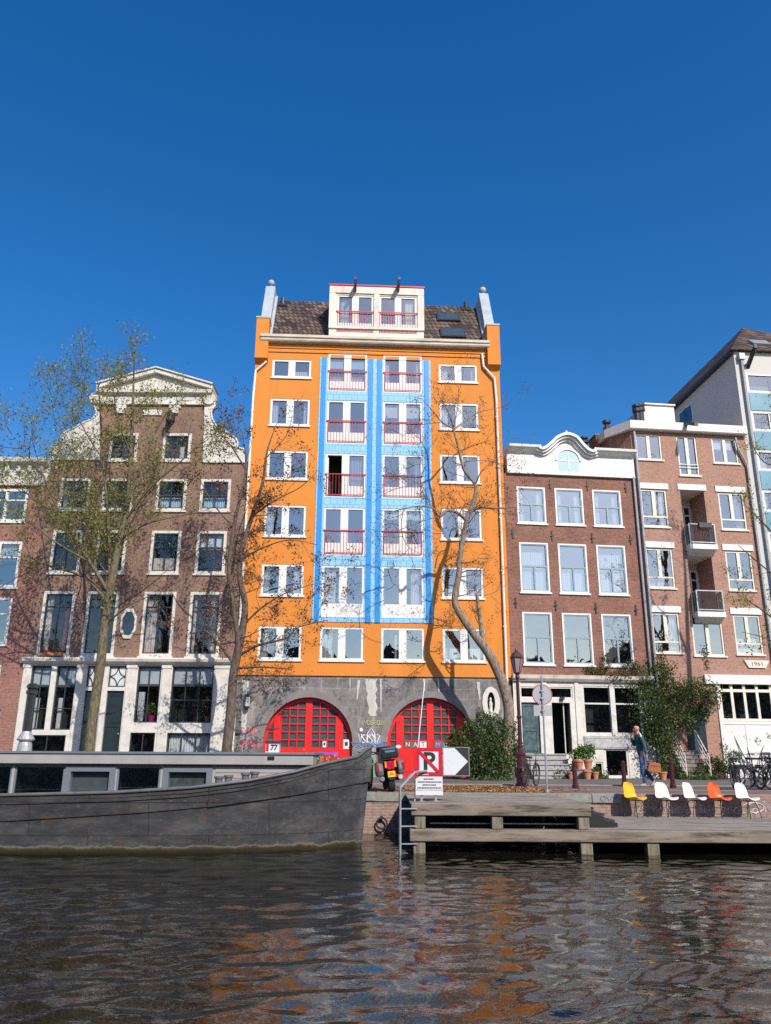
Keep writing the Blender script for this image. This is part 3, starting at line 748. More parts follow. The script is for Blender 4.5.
for x in (333, 447):
    u, z = F.q(Z3, x, 56, -.1); mb = MB(); mb.prism([(-1.0,z+.10),(-1.0,z+.25),(.6,z+.32),(.6,z-.02),(YD-.11,z-.05)], u-.06, u+.06, axis='x'); mb.tube([(u,-.95,z+.1),(u,-.95,z-.1)], .02, 6); mb.build('hoist_beam', m_darkred, dob)
# skylights and vents in the tiles
def on_roof(px, py):
    for t in np.linspace(0, 6, 600):
        u, z = F.q(Z3, px, py, t)
        if zg1-.05+SL*(t-ry0)*(rz_top-zg1+.05)/(SL*(rt-ry0)) >= z: return u, t, z
    return F.q(Z3, px, py, 2)[0], 2, F.q(Z3, px, py, 2)[1]
sv = Vector((0, rt-ry0, rz_top-zg1+.05)).normalized(); nv = Vector((0, -sv.z, sv.y))
for (x,y,hw,hh) in ((580,128,.62,.42),(592,170,.66,.45)):
    u,t,z = on_roof(x,y); mb = MB(); mb.obox(Vector((u,t,z))+nv*.05, (hw,0,0), sv*hh, nv*.06); sk = mb.build('skylight', m_dkmetal, roof)
    mb = MB(); mb.obox(Vector((u,t,z))+nv*.115, (hw-.09,0,0), sv*(hh-.09), nv*.006); mb.build('skylight_glass', M('skylight_glass',(.05,.07,.09),.08,.1,spec=1.0), sk)
for (x,y) in ((140,92),(627,104)):
    u,t,z = on_roof(x,y); mb = MB(); mb.obox(Vector((u,t,z))+nv*.03, (.26,0,0), sv*.2, nv*.03); mb.tube([Vector((u,t,z)), Vector((u,t,z+.42))], .11, 8); mb.build('roof_vent', m_dkmetal, roof)
# ================================================================ GABLED BRICK HOUSE (left of the warehouse)
YAW_L = R_(0.0)
c0 = O_or.copy()
O_l = at(13, 750, 36.0); O_l.z = 0; O_l.y = O_or.y
gab = thing('gabled_canal_house', 'brown brick canal house with white scrolled neck gable and a white timber shopfront', 'building', O_l, YAW_L)
G = Fac(gab, O_l, YAW_L)
WL = (O_or - O_l).length - .012
r1 = same_rows([G.rect(Z1,333,288,428,372), G.rect(Z1,497,288,593,373)])
r2 = same_rows([G.rect(Z1,178,427,283,522), G.rect(Z1,315,427,410,525), G.rect(Z1,475,430,580,528), G.rect(Z1,610,430,717,528)])
r3 = []
for a, b in ((150,257),(290,392),(455,563),(598,702)):
    p0 = G.uz(a/3.084, 573.4); p1 = G.uz(b/3.084, 530.8); r3.append([p0[0],p1[0],p0[1],p1[1]])
same_rows(r3)
r4 = same_rows([G.rect(Z2,115,155,232,358), G.rect(Z2,248,160,370,357), G.rect(Z2,428,162,545,357), G.rect(Z2,570,162,690,360)])
for rs in (r1,r2,r3,r4):
    w = sum(r[1]-r[0] for r in rs)/len(rs)
    for r in rs: c = (r[0]+r[1])/2; r[0], r[1] = c-w/2, c+w/2
m_sashd = M('dark_sash', (.035,.045,.05), .4, .2)
m_sashg = M('grey_sash', (.22,.25,.27), .5, .1)
def old_window(fc, r, rows, cols, lower=None, **kw):
    b = .13; inn = [r[0]+b, r[1]-b, r[2]+.12, r[3]-.12]; W = inn[1]-inn[0]; H = inn[3]-inn[2]; zt = inn[2]+H*rows
    sv = [(inn[0]+W*k/cols, .035) for k in range(1, cols)] if not lower else [(inn[0]+W*k/cols, .035, zt, inn[3]-.05) for k in range(1, cols)] + [(inn[0]+W*k/lower, .05, inn[2]+.05, zt) for k in range(1, lower)]
    return window(fc, r, m_whiteold, b=(.13,.12), yf=-.02, th=.14, sash=m_sashd, sb=.05, sv=sv, shh=[(zt,.07)], glass=m_glassd, sill=m_whiteold, **kw)
m_redc = M('red_curtain', (.45,.02,.03), .9, .1, 6, stretch=(6,1,.6))
old_window(G, r1[0], .55, 2); old_window(G, r1[1], .99, 2, curt=[(.6,.8,0,.6)])
for i, r in enumerate(r2): old_window(G, r, .5 if i < 2 else .48, 2, curt=[(.02,.98,0,.45)] if i > 1 else None, cm=m_blueblind)
for i, r in enumerate(r3): old_window(G, r, .62, 2 if i != 3 else 3)
for i, r in enumerate(r4): old_window(G, r, .78, 2, lower=2, curt=[[(0,.22)],None,[(0,.38),(.9,1)],[(0,.12),(.66,1)]][i], cm=m_curtp)
w = [c for c in kids(gab) if c.name.startswith('window')]
q = curtain_mb(r4[0][0]+.85, r4[0][0]+1.15, r4[0][2]+.3, r4[0][3]-.6, .6, 3); q.build('red_curtain', m_redc, w[10], smooth=True)
# octagon light
ou, oz = G.q(Z2, 397, 258); oh = .52; ow = .27
OC = lambda s: [(ou+s*ow*a, oz+s*oh*b) for a, b in ((-.45,-1),(.45,-1),(1,-.45),(1,.45),(.45,1),(-.45,1),(-1,.45),(-1,-.45))]
mb = MB(); A_, B_ = OC(1.3), OC(1.0)
for k in range(8):
    j = (k+1) % 8
    mb.face([(A_[k][0],-.07,A_[k][1]),(A_[j][0],-.07,A_[j][1]),(B_[j][0],-.07,B_[j][1]),(B_[k][0],-.07,B_[k][1])])
    mb.face([(A_[k][0],-.07,A_[k][1]),(A_[k][0],0,A_[k][1]),(A_[j][0],0,A_[j][1]),(A_[j][0],-.07,A_[j][1])])
    mb.face([(B_[k][0],-.07,B_[k][1]),(B_[j][0],-.07,B_[j][1]),(B_[j][0],-.01,B_[j][1]),(B_[k][0],-.01,B_[k][1])])
oct_ = mb.build('octagonal_window', m_whiteold, gab)
m_darkpane = M('dark_window_glass', (.02,.022,.026), .08, .2, spec=1.0)
mb = MB(); mb.prism(OC(1.0), -.012, -.004); mb.build('pane', m_darkpane, oct_)
zgf = G.q(Z2, 380, 385)[1]; zcor = G.q(Z2, 380, 365)[1]; zsh = (G.q(Z1,690,380)[1] + G.q(Z1,230,368)[1])/2
nu0 = G.q(Z1,312,200)[0]; nu1 = G.q(Z1,630,200)[0]; zfr0 = G.q(Z1,480,201)[1]; zfr1 = G.q(Z1,480,175)[1]
mb = MB()
wall_grid(mb, 0, WL, zgf, zsh, [h for h in G.holes if h[3] < zsh], y=0, reveal=.16, m=0, mr=0, mi=1)
wall_grid(mb, nu0-.25, nu1+.25, zsh, zfr0, [h for h in G.holes if h[2] > zsh-.5 and h[3] > zsh], y=0, reveal=.16, m=0, mr=0, mi=1)
shell_sides(mb, 0, WL, 0, zsh, 0, 11, 0); shell_sides(mb, nu0-.25, nu1+.25, zsh, zfr0, 0, .9, 0)
mb.build('wall', [m_brickl, m_int], gab)
mb = MB(); gablelike_roof(mb, .05, WL-.05, zsh-.02, zfr0-.6, .5, 11); mb.build('roof', m_tile, gab)
# scrolled claw pieces
def scroll(pts, name):
    P = [G.q(Z1, x, y) for x, y in pts]
    mb = MB(); mb.prism(P, -.09, .32); o = mb.build(name, m_whiteold, gab, bevel=.025)
    Q = MB(); Q.tube([(p[0], -.10, p[1]) for p in P[1:-1]], .05, 6); Q.build('scroll_moulding', m_whiteold, o, smooth=True)
right = [(625,380),(631,205),(655,200),(662,190),(664,205),(652,222),(655,245),(668,268),(690,282),(712,292),(728,305),(735,322),(728,338),(738,335),(752,338),(757,350),(756,380)]
left_ = [(308,372),(308,205),(300,190),(292,205),(300,228),(288,245),(272,252),(250,262),(228,275),(205,285),(190,300),(192,318),(180,325),(166,325),(157,340),(156,372)]
scroll(right, 'gable_scroll'); scroll(left_, 'gable_scroll')
# frieze, cornice and pediment
pu0 = G.q(Z1,303,165)[0]; pu1 = G.q(Z1,658,165)[0]; zp0 = zfr1; zp1 = G.q(Z1,480,158)[1]; zpk = G.q(Z1,480,96)[1]
mb = MB(); mb.box(nu0-.35, nu1+.35, -.12, .9, zfr0, zfr1-.002)
for u in (nu0-.25, nu1+.25): mb.lathe([(.0,-.2),(.30,-.2),(.33,-.12),(.33,.3),(0,.3)], (u, 0, (zfr0+zfr1)/2+.05), 14, axis='y')
mb.build('frieze', m_whiteold, gab)
mb = MB(); mb.prism([(.9,zp0),(-.16,zp0),(-.2,zp0+.06),(-.32,zp0+.1),(-.34,zp1-.03),(.9,zp1)], pu0, pu1, axis='x'); mb.build('pediment_cornice', m_whiteold, gab)
uc = (pu0+pu1)/2; mb = MB(); mb.prism([(pu0+.15,zp1+.001),(pu1-.15,zp1+.001),(uc,zpk-.22)], -.10, .9)
ped = mb.build('pediment', m_whiteold, gab)
for s in (-1, 1):
    mb = MB(); e = pu0 if s < 0 else pu1; off = .26
    P = [(e, zp1+.002), (uc, zpk-.22+.002), (uc, zpk), (e, zp1+.22)]
    mb.prism(P, -.34, .9); Q = [(e, zp1+.221), (uc, zpk+.001), (uc, zpk+.07), (e-(-s)*0+s*.05, zp1+.28)]
    mb.prism(Q, -.42, .92); mb.build('raking_cornice', m_whiteold, ped)
tu, tz = G.q(Z1, 470, 225); mb = MB(); mb.box(tu-.46, tu+.46, -.06, -.001, tz-.13, tz+.15)
mb.build('gable_tablet', m_whiteold, gab)
for x in (372, 540):
    u, z = G.q(Z1, x, 215); mb = MB(); mb.box(u-.28,u+.28,-.10,-.001,z+.05,z+.28); mb.box(u-.18,u+.18,-.14,-.001,z-.22,z+.05); mb.build('gable_console', m_whiteold, gab)
u, z = G.q(Z1, 533, 248); mb = MB(); mb.prism([(0,z+.35),(-.75,z+.15),(-.75,z-.05),(0,z-.1)], u-.10, u+.10, axis='x'); mb.ball((u,-.55,z-.18), .2, .16, .24); mb.build('hoist_beam', m_black, gab)
# timber shopfront
sf = MB(); YF = -.06
mb = MB(); mb.prism([(.1,zgf),(-.12,zgf),(-.3,zgf+.12),(-.34,zcor-.05),(-.30,zcor),(.1,zcor)], -.02, WL+.0, axis='x'); mb.build('shop_cornice', m_whiteold, gab)
gh = []
g_a = G.rect(Z2,75,388,240,585); g_b = G.rect(Z2,412,390,500,562); g_c = G.rect(Z2,520,390,662,565); g_d = G.rect(Z2,397,595,480,655); g_e = G.rect(Z2,512,595,650,655); g_f = G.rect(Z2,80,602,205,655)
same_rows([g_b,g_c]); same_rows([g_d,g_e]); g_a[3] = g_b[3] = g_c[3]
g_f[3] = g_a[2]-.22
for r in (g_d,g_e,g_f): r[2] = r[3]-1.15
def shop_window(r, cols, rows, split, **kw):
    b = .05; W = r[1]-r[0]; H = r[3]-r[2]
    return window(G, r, m_sashd, b=(.05,.05), v=[(r[0]+W*k/cols, .035) for k in range(1,cols)], h=[(r[2]+H*x, .035) for x in rows]+[(r[2]+H*split,.10)], y=YF, yf=.06, th=.08, glass=m_glassd, regs=gh, **kw)
c = (g_a[0]+g_a[1])/2
shop_window([g_a[0],c-.12,g_a[2],g_a[3]], 2, [.33], .68, curt=[(.0,.5,0,.5)], blind=.70); shop_window([c+.12,g_a[1],g_a[2],g_a[3]], 2, [.33], .68, curt=[(.1,.35,0,.5)], blind=.70)
wb = shop_window(g_b, 2, [], .66, curt=[(0,.3,0,.55)], blind=.69); wc = shop_window(g_c, 3, [.4], .66, blind=.69)
shop_window(g_d, 2, [], .02); shop_window(g_e, 3, [], .02, curt=['full']); shop_window(g_f, 2, [], .02)
# door bay: fanlights and two dark panelled doors
d_l = G.rect(Z2,243,465,300,655); d_r = G.rect(Z2,312,465,385,655); f_l = G.rect(Z2,262,388,325,455); f_r = G.rect(Z2,335,390,395,455)
for r in (d_l, d_r): r[2] = .25
same_rows([d_l,d_r]); same_rows([f_l,f_r])
f_l[0] = d_l[0]; f_l[1] = d_l[1]; f_r[0] = d_r[0]; f_r[1] = d_r[1]; f_l[2] = f_r[2] = d_l[3]+.16
for r in (f_l, f_r):
    w_ = window(G, r, m_sashd, b=(.05,.05), y=YF, yf=.06, th=.08, glass=m_frost, regs=gh)
    mb = MB(); uc_, zc_ = (r[0]+r[1])/2, (r[2]+r[3])/2; a_, b_ = (r[1]-r[0])/2-.05, (r[3]-r[2])/2-.05
    for sx_ in (-1,1):
        for sz_ in (-1,1): mb.tube([(uc_+sx_*a_*(1-math.cos(t)*.95), YF+.09, zc_+sz_*b_*(1-math.sin(t)*.95)) for t in np.linspace(0,PI/2,7)], .022, 5)
    mb.build('fanlight_tracery', m_sashd, w_)
for r in (d_l, d_r):
    gh.append([r[0],r[1],r[2],r[3],1]); mb = MB(); W = r[1]-r[0]; H = r[3]-r[2]
    mb.box(r[0]+.002,r[1]-.002,YF+.10,YF+.16,r[2],r[3]-.002)
    for a,b in ((.05,.18),(.22,.55),(.59,.95)): frame(mb, [r[0]+.1*W,r[1]-.1*W,r[2]+H*a,r[2]+H*b], .045, YF+.075, YF+.099)
    d = mb.build('front_door', m_dkgreen, gab); mb = MB(); mb.ball((r[1]-.1,YF+.06,r[2]+H*.45), .035); mb.build('handle', m_metal, d)
mb = MB(); wall_grid(mb, .0, WL-.0, 0, zgf-.001, gh, y=YF, reveal=.12, m=0, mr=0, mi=1); mb.face([(0,YF,0),(0,.0,0),(0,.0,zgf),(0,YF,zgf)]); mb.face([(WL,YF,0),(WL,YF,zgf),(WL,0,zgf),(WL,0,0)])
mb.build('timber_shopfront', [m_whiteold, m_int], gab)
for a, b in ((.0,g_a[0]-.02),(g_a[1]+.02,d_l[0]-.02),(d_r[1]+.02,g_b[0]-.02),(g_b[1]+.03,g_c[0]-.03),(g_c[1]+.02,WL-.02)):
    if b-a > .1:
        mb = MB(); mb.box(a+.04,b-.04,YF-.05,YF-.001,.5,zgf-.15); mb.box(a,b,YF-.09,YF-.001,0,.5); mb.box(a,b,YF-.08,YF-.001,zgf-.148,zgf-.003); mb.build('shopfront_pilaster', m_whiteold, gab)
mb = MB(); uu = (d_l[1]+d_r[0])/2; mb.tube([(uu,YF-.16,zgf-.1),(uu,YF-.16,.2)], .045, 8); mb.build('rainwater_pipe', m_pipe, gab)
mb = MB()
for k in range(3): mb.box(d_l[0]-.3, d_r[1]+.3, YF-.12-.28*(3-k), YF-.1-.28*(2-k), 0, .083*(k+1))
mb.build('door_step', m_kerb, gab)

# ================================================================ NEIGHBOUR AT THE PICTURE'S EDGE
O_f = O_l - Vector((7.02, 0, 0)); WF = 7.0
nb = thing('white_corniced_house', 'dark red brick house with a heavy white cornice, partly out of the picture', 'building', O_f, 0)
K = Fac(nb, O_f, 0)
zc1 = K.q(Z1,60,373)[1]; zc0 = K.q(Z1,60,450)[1]
fr = [K.rect(Z1,-40,460,90,560), K.rect(Z1,-58,622,70,763), K.rect(Z2,-75,178,40,322), K.rect(Z2,-95,385,5,520)]
for r in fr: r[0] = r[1]-2.0
for i, r in enumerate(fr):
    c = (r[0]+r[1])/2
    window(K, r, m_white, b=(.12,.12), v=[(c,.12)], h=[(r[2]+(r[3]-r[2])*.65,.07)], yf=-.02, th=.12, sill=m_white, curt=['l'] if i == 1 else None, blind=.6 if i == 1 else None)
    r2_ = [r[0]-2.9, r[1]-2.9, r[2], r[3]]; window(K, r2_, m_white, b=(.12,.12), v=[((r2_[0]+r2_[1])/2,.12)], h=[(r[2]+(r[3]-r[2])*.65,.07)], yf=-.02, th=.12, sill=m_white)
dd = [WF-1.75, WF-.75, .05, 2.75]; K.holes.append(dd+[1])
mb = MB(); wall_grid(mb, 0, WF, 0, zc1-.1, K.holes, reveal=.16); shell_sides(mb, 0, WF, 0, zc1-.1, 0, 10); mb.build('wall', [m_brickfl, m_int], nb)
mb = MB(); mb.box(dd[0]+.003,dd[1]-.003,.1,.16,.05,2.747); frame(mb,[dd[0]+.1,dd[1]-.1,.2,2.6],.12,.07,.099); mb.build('front_door', M('light_blue_door',(.30,.48,.62),.5,.05), nb)
mb = MB(); mb.box(-.02, WF, -.14, -.001, zc0, zc1-.35); mb.prism([(0,zc1-.349),(-.2,zc1-.349),(-.5,zc1-.2),(-.55,zc1),(.6,zc1),(.6,zc1-.1),(0,zc1-.1)], -.02, WF, axis='x')
for k in range(13): u = .3+k*.53; mb.box(u-.08,u+.08,-.32,-.141,zc1-.62,zc1-.351)
mb.build('cornice', m_whiteold, nb)

# ================================================================ RED BRICK HOUSE WITH ARCHED DORMER
YAW_R = R_(6.5)
O_r = O_or + F.ex*(WO+.012); O_r.z = 0
rb_ = thing('red_brick_canal_house', 'red brick canal house with white arched centrepiece in its cornice', 'building', O_r, YAW_R)
H = Fac(rb_, O_r, YAW_R)
WR = H.q(Z6, 428, 190)[0]
w1 = same_rows([H.rect(Z5,75,455,157,558), H.rect(Z5,178,462,262,563), H.rect(Z5,280,467,365,570)])
w2 = []
for x0,y0,x1,y1 in ((78,5,165,143),(184,9,273,148),(290,15,382,152)): w2.append(H.rect(Z6,x0,y0,x1,y1))
same_rows(w2); w3 = same_rows([H.rect(Z6,85,195,175,340), H.rect(Z6,195,200,283,345), H.rect(Z6,303,205,395,348)])
for i in range(3): same_cols([w1[i],w2[i],w3[i]])
wd = sum(r[1]-r[0] for r in w1)/3
m_sashb = M('blue_grey_sash', (.22,.32,.36), .5, .1)
for j, rs in enumerate((w1,w2,w3)):
    for i, r in enumerate(rs):
        c = (r[0]+r[1])/2; Hh = r[3]-r[2]; zt = r[2]+Hh*.52
        window(H, r, m_white, b=(.075,.075), yf=-.02, th=.12, sash=m_sashb, sb=.05, sv=[(c,.08,r[2]+.15,zt)], shh=[(zt,.08)], sill=m_white, glass=m_glassb if j < 2 else m_glass,
               curt=[[(0,.22),(.75,.98)],[(0,.98,0,.52),(0,.98,.55,.85)],[(.0,.1)]][j] if (j,i) != (1,1) else [(0,.98,0,.5)], cm=m_curt if j != 1 else m_curt)
zk1 = (H.q(Z5,45,346)[1]+H.q(Z5,390,366)[1])/2; zk0 = (H.q(Z5,45,420)[1]+H.q(Z5,390,440)[1])/2
zfa1 = (H.q(Z6,80,368)[1]+H.q(Z6,420,378)[1])/2; zfa0 = zfa1-.28
mb = MB(); wall_grid(mb, 0, WR, zfa1-.02, zk0+.02, H.holes, reveal=.14); shell_sides(mb, 0, WR, 0, zk0+.5, 0, 10); mb.build('wall', [m_brickr, m_int], rb_)
mb = MB(); mb.box(.16, WR, -.10, .5, zk0+.021, zk1-.36); mb.box(.16, WR, -.14, -.101, zk0+.03, zk0+.11); mb.build('frieze', m_white, rb_)
au, az = H.q(Z5, 213, 390); hw = abs(H.q(Z5,242,415)[0]-H.q(Z5,186,415)[0])/2
Rin = hw+.05; Ro = abs(H.q(Z5,258,400)[0]-H.q(Z5,166,395)[0])/2+.12
zcen = H.q(Z5,213,362)[1]-hw
mb = MB()
prof = [(.5,zk1-.359),(-.12,zk1-.359),(-.18,zk1-.28),(-.34,zk1-.2),(-.46,zk1-.12),(-.48,zk1),(.5,zk1)]
sweep_path = spline([(H.q(Z5,x,y,-.46)[0],0,H.q(Z5,x,y,-.46)[1]) for x,y in ((140,349),(152,345),(167,333),(186,316),(213,308),(240,317),(259,338),(274,352),(288,357))],5)
sp0, sp1 = sweep_path[0], sweep_path[-1]; sp0.z = sp1.z = zk1
for a, b in ((.22, sp0.x-.002),(sp1.x+.002, WR+.03)): mb = MB(); mb.prism(prof, a, b, axis='x'); mb.build('cornice', m_white, rb_)
def inset(d):
    out = []
    for i, p in enumerate(sweep_path):
        t_ = (sweep_path[min(i+1,len(sweep_path)-1)]-sweep_path[max(i-1,0)]).normalized(); out.append((p.x+t_.z*d, p.z-t_.x*d))
    return out
mb = MB()
for d0, d1, y0_ in ((0,.13,-.48),(.13,.24,-.36),(.24,.36,-.22)):
    A_, B_ = inset(d0), inset(d1)
    for k in range(len(A_)-1):
        mb.face([(A_[k][0],y0_,A_[k][1]),(A_[k+1][0],y0_,A_[k+1][1]),(B_[k+1][0],y0_,B_[k+1][1]),(B_[k][0],y0_,B_[k][1])])
        mb.face([(A_[k][0],y0_,A_[k][1]),(A_[k][0],.4,A_[k][1]),(A_[k+1][0],.4,A_[k+1][1]),(A_[k+1][0],y0_,A_[k+1][1])])
        mb.face([(B_[k][0],y0_,B_[k][1]),(B_[k+1][0],y0_,B_[k+1][1]),(B_[k+1][0],y0_+.14,B_[k+1][1]),(B_[k][0],y0_+.14,B_[k][1])])
T_ = inset(.2); mb.prism([(T_[0][0],zk1-.358)]+T_+[(T_[-1][0],zk1-.358)], -.095, .45)
zap = max(p.z for p in sweep_path); mb.lathe([(.0,.0),(.05,0),(.05,.10),(.08,.15),(.04,.22),(.0,.26)], (au,-.1,zap), 10)
arch_ = mb.build('arched_dormer', m_white, rb_)
mb = MB(); nb_ = 16
for k in range(nb_):
    t0, t1 = PI*k/nb_, PI*(k+1)/nb_
    P = lambda r, t: (au+r*math.cos(t), zcen+r*math.sin(t))
    a_,b_,c_,d_ = P(Rin+.002,t0),P(Rin+.10,t0),P(Rin+.10,t1),P(Rin+.002,t1)
    mb.face([(a_[0],-.15,a_[1]),(b_[0],-.15,b_[1]),(c_[0],-.15,c_[1]),(d_[0],-.15,d_[1])]); mb.face([(b_[0],-.15,b_[1]),(b_[0],-.09,b_[1]),(c_[0],-.09,c_[1]),(c_[0],-.15,c_[1])]); mb.face([(a_[0],-.15,a_[1]),(d_[0],-.15,d_[1]),(d_[0],-.09,d_[1]),(a_[0],-.09,a_[1])])
mb.build('window_arch', m_white, arch_)
mb = MB(); pts = [(au+Rin*math.cos(PI*k/18), zcen+Rin*math.sin(PI*k/18)) for k in range(19)]
zb_ = H.q(Z5,213,417)[1]
mb.prism([(au-hw,zb_),(au+hw,zb_)]+pts, -.07-.035, -.04-.062+.004); dp = mb.build('dormer_window', m_blueblind, rb_)
mb = MB(); mb.box(au-.025,au+.025,-.125,-.106,zb_+.05,zcen+Rin-.05); mb.box(au-hw+.05,au+hw-.05,-.124,-.107,zcen-.03,zcen+.03); mb.build('muntin', m_white, dp)
mb = MB(); mb.prism([(au-Ro,zk1-.1),(au+Ro,zk1-.1),(au,zap-.3)], .46, 5); mb.prism([(0,zk0+.5),(WR,zk0+.5),(WR/2,zk0+2.2)], 3.0, 9.5); mb.build('roof', m_tile, rb_)
# wall anchors
for (x,y) in ((62,585),(170,592),(280,598),(385,603),(165,450),(267,455),(372,460)):
    u, z = H.q(Z5,x,y); mb = MB(); mb.box(u-.03,u+.03,-.05,-.001,z-.24,z+.24); mb.box(u-.08,u+.08,-.06,-.051,z-.03,z+.03); mb.build('wall_anchor', m_black, rb_)
for (x,y) in ((70,172),(180,180),(290,187),(400,192)):
    u, z = H.q(Z6,x,y); mb = MB(); mb.box(u-.03,u+.03,-.05,-.001,z-.24,z+.24); mb.box(u-.08,u+.08,-.06,-.051,z-.03,z+.03); mb.build('wall_anchor', m_black, rb_)
# shopfront of the red brick house
hh = []
YR = -.05
t_l = H.rect(Z7,85,72,110,105); t_r = H.rect(Z7,162,75,226,106); t_l[0], t_l[1] = H.q(Z7,82,90)[0], H.q(Z7,143,90)[0]; same_rows([t_l,t_r])
dl = H.rect(Z7,83,115,140,246); dr = H.rect(Z7,168,118,226,254); dl[2] = 1.04; dr[2] = 1.04; same_rows([dl,dr])
s1 = H.rect(Z7,253,70,333,203); s2 = H.rect(Z7,340,73,412,205); same_rows([s1,s2]); s1[0], s1[1] = H.q(Z7,256,140)[0], H.q(Z7,333,140)[0]; s2[0], s2[1] = H.q(Z7,341,140)[0], H.q(Z7,415,140)[0]; b1 = H.rect(Z7,312,243,384,330); b2 = H.rect(Z7,285,280,312,325); b1[2] = .06
for r in (t_l, t_r): window(H, r, m_whiteold, b=(.06,.06), y=YR, yf=.03, th=.08, glass=m_glassd, regs=hh)
for r, bb in ((s1,.63),(s2,.63)):
    W = r[1]-r[0]; Hh = r[3]-r[2]; window(H, r, m_whiteold, b=(.07,.07), h=[(r[2]+Hh*bb,.07)], y=YR, yf=.03, th=.08, glass=m_glassd, regs=hh)
window(H, b1, m_whiteold, b=(.08,.08), y=YR, yf=.03, th=.08, glass=m_glassd, regs=hh); window(H, b2, m_whiteold, b=(.06,.06), y=YR, yf=.03, th=.08, glass=m_glassd, regs=hh)
hh.append(dl+[1]); hh.append(dr+[1])
mb = MB(); mb.box(dl[0]+.002,dl[1]-.002,YR+.1,YR+.15,dl[2],dl[3]-.002)
for a,b in ((.05,.45),(.5,.95)): frame(mb,[dl[0]+.1,dl[1]-.1,dl[2]+(dl[3]-dl[2])*a,dl[2]+(dl[3]-dl[2])*b],.05,YR+.075,YR+.099)
mb.build('teal_door', m_teal, rb_)
mb = MB(); a = dr[1]-.03; mb.obox((a-.12,YR+.55,(dr[2]+dr[3])/2), (.10,.38,0), (.02,-.005,0), (0,0,(dr[3]-dr[2])/2-.02)); mb.build('open_door', m_whiteold, rb_)
mb = MB(); wall_grid(mb, .02, WR-.02, 0, zfa0-.001, hh, y=YR, reveal=.1, m=0, mr=0, mi=1)
mb.build('timber_shopfront', [m_whiteold, m_int], rb_)
mb = MB(); mb.prism([(.0,zfa0),(-.16,zfa0),(-.26,zfa0+.12),(-.30,zfa1),(0,zfa1)], .0, WR, axis='x'); mb.build('shop_cornice', m_dirtywhite, rb_)
for x in (80, 152, 240, 336):
    u = H.q(Z7,x,150)[0]; mb = MB(); mb.box(u-.09,u+.09,YR-.05,YR-.001,.0 if x != 336 else s1[2]-.06,zfa0-.003); mb.build('shopfront_pilaster', m_whiteold, rb_)
mb = MB(); uu = H.q(Z7,250,150)[0]
us0, us1 = H.q(Z7,110,300,-1.0)[0], H.q(Z7,226,300,-1.0)[0]
m_peel0 = M('worn_step_paint', (.33,.32,.31), .85, .2, 5)
fs_ = thing('front_steps', 'grey stone front steps leading to the open dark door of the red brick house', 'steps', O_r, YAW_R)
for k in range(5):
    mb = MB(); mb.box(us0+.03, us1-.03, YR-.22*(5-k)-.1-.001*k, YR-.052, max(.0,.207*k), .207*(k+1)-.051); mb.build('riser', m_peel0, fs_)
    mb = MB(); mb.box(us0, us1, YR-.22*(5-k)-.15, YR-.052, .207*(k+1)-.05, .207*(k+1)-.001); mb.build('tread', m_peel0, fs_)
u = WR-.09; mb = MB(); mb.tube([(u,-.12,zk0+.1),(u,-.12,.3)], .055, 8); mb.build('rainwater_pipe', m_pipe, rb_)
# chimney flues behind the cornice
for (x,y,s) in ((258,325,.8),):
    u, z = H.q(Z5,x,y,2.2); mb = MB(); mb.lathe([(.14,-1.2),(.14,0),(.22,.02),(.22,.14),(.12,.2),(.2,.26),(.2,.36),(0,.42)], (u,2.2,z-.3), 12); mb.build('flue', m_dkmetal, rb_)

# ================================================================ BRICK FLATS WITH BALCONIES (1961)
YAW_N = R_(6.5)
O_n = O_r + H.ex*(WR+.012); O_n.z = 0
nf = thing('balcony_flats', 'salmon brick flats with cream windows, recessed balconies and a date plaque', 'building', O_n, YAW_N)
B = Fac(nf, O_n, YAW_N)
WN = B.q(Z5, 690, 395)[0]+.35
zt1 = (B.q(Z5,395,285)[1]+B.q(Z5,680,293)[1])/2; zt0 = (B.q(Z5,395,307)[1]+B.q(Z5,680,316)[1])/2
v1 = same_rows([B.rect(Z5,398,315,465,387), B.rect(Z5,605,320,673,392)]); vt = B.rect(Z5,502,318,572,428); vt[3] = v1[0][3]
v2 = same_rows([B.rect(Z5,413,467,487,570), B.rect(Z5,627,470,700,575)]); v3 = same_rows([B.rect(Z6,432,25,507,135), B.rect(Z6,650,27,727,137)])
v4 = same_rows([B.rect(Z6,450,200,530,310), B.rect(Z6,675,205,755,315)]); v5 = B.rect(Z6,565,198,658,312); v5[2], v5[3] = v4[0][2], v4[0][3]
rc1 = B.rect(Z5,512,467,592,640); rc2 = B.rect(Z6,545,45,628,180)
same_cols([v1[0],v2[0],v3[0],v4[0]], 1.35); same_cols([v1[1],v2[1],v3[1],v4[1]], 1.35); same_cols([rc1,rc2,v5,vt]); 
wv = rc1[1]-rc1[0]
for r in (vt,): r[0] += .1; r[1] -= .1
m_curg = M('grey_blind', (.30,.33,.37), .8, .1)
def flat_window(r, low=True, **kw):
    c = (r[0]+r[1])/2; Hh = r[3]-r[2]; zl = r[2]+Hh*.27
    window(B, r, m_cream, b=(.08,.08), v=[(c,.17,zl,r[3]-.08)] if low else [(c,.17)], h=[(zl,.08)] if low else [], yf=.03, th=.08, sill=m_cream, **kw)
v5 = [v5[0]-.14, v5[1]+.14, v5[2]-.1, v5[3]]
for r in v1: flat_window(r, False)
for rs in (v2, v3, v4):
    for i, r in enumerate(rs): flat_window(r, True, curt=[(.0,.3,.0,.26),(.4,.9,0,.26)] if rs is v3 and i == 0 else None)
flat_window(vt, False); flat_window(v5, False)
q = MB(); y0 = -.03
for z in (vt[2]+.42, vt[2]+.58): q.box(vt[0]+.02, vt[1]-.02, y0-.012, y0+.012, z-.015, z+.015)
q.build('window_rail', m_metal, nf)
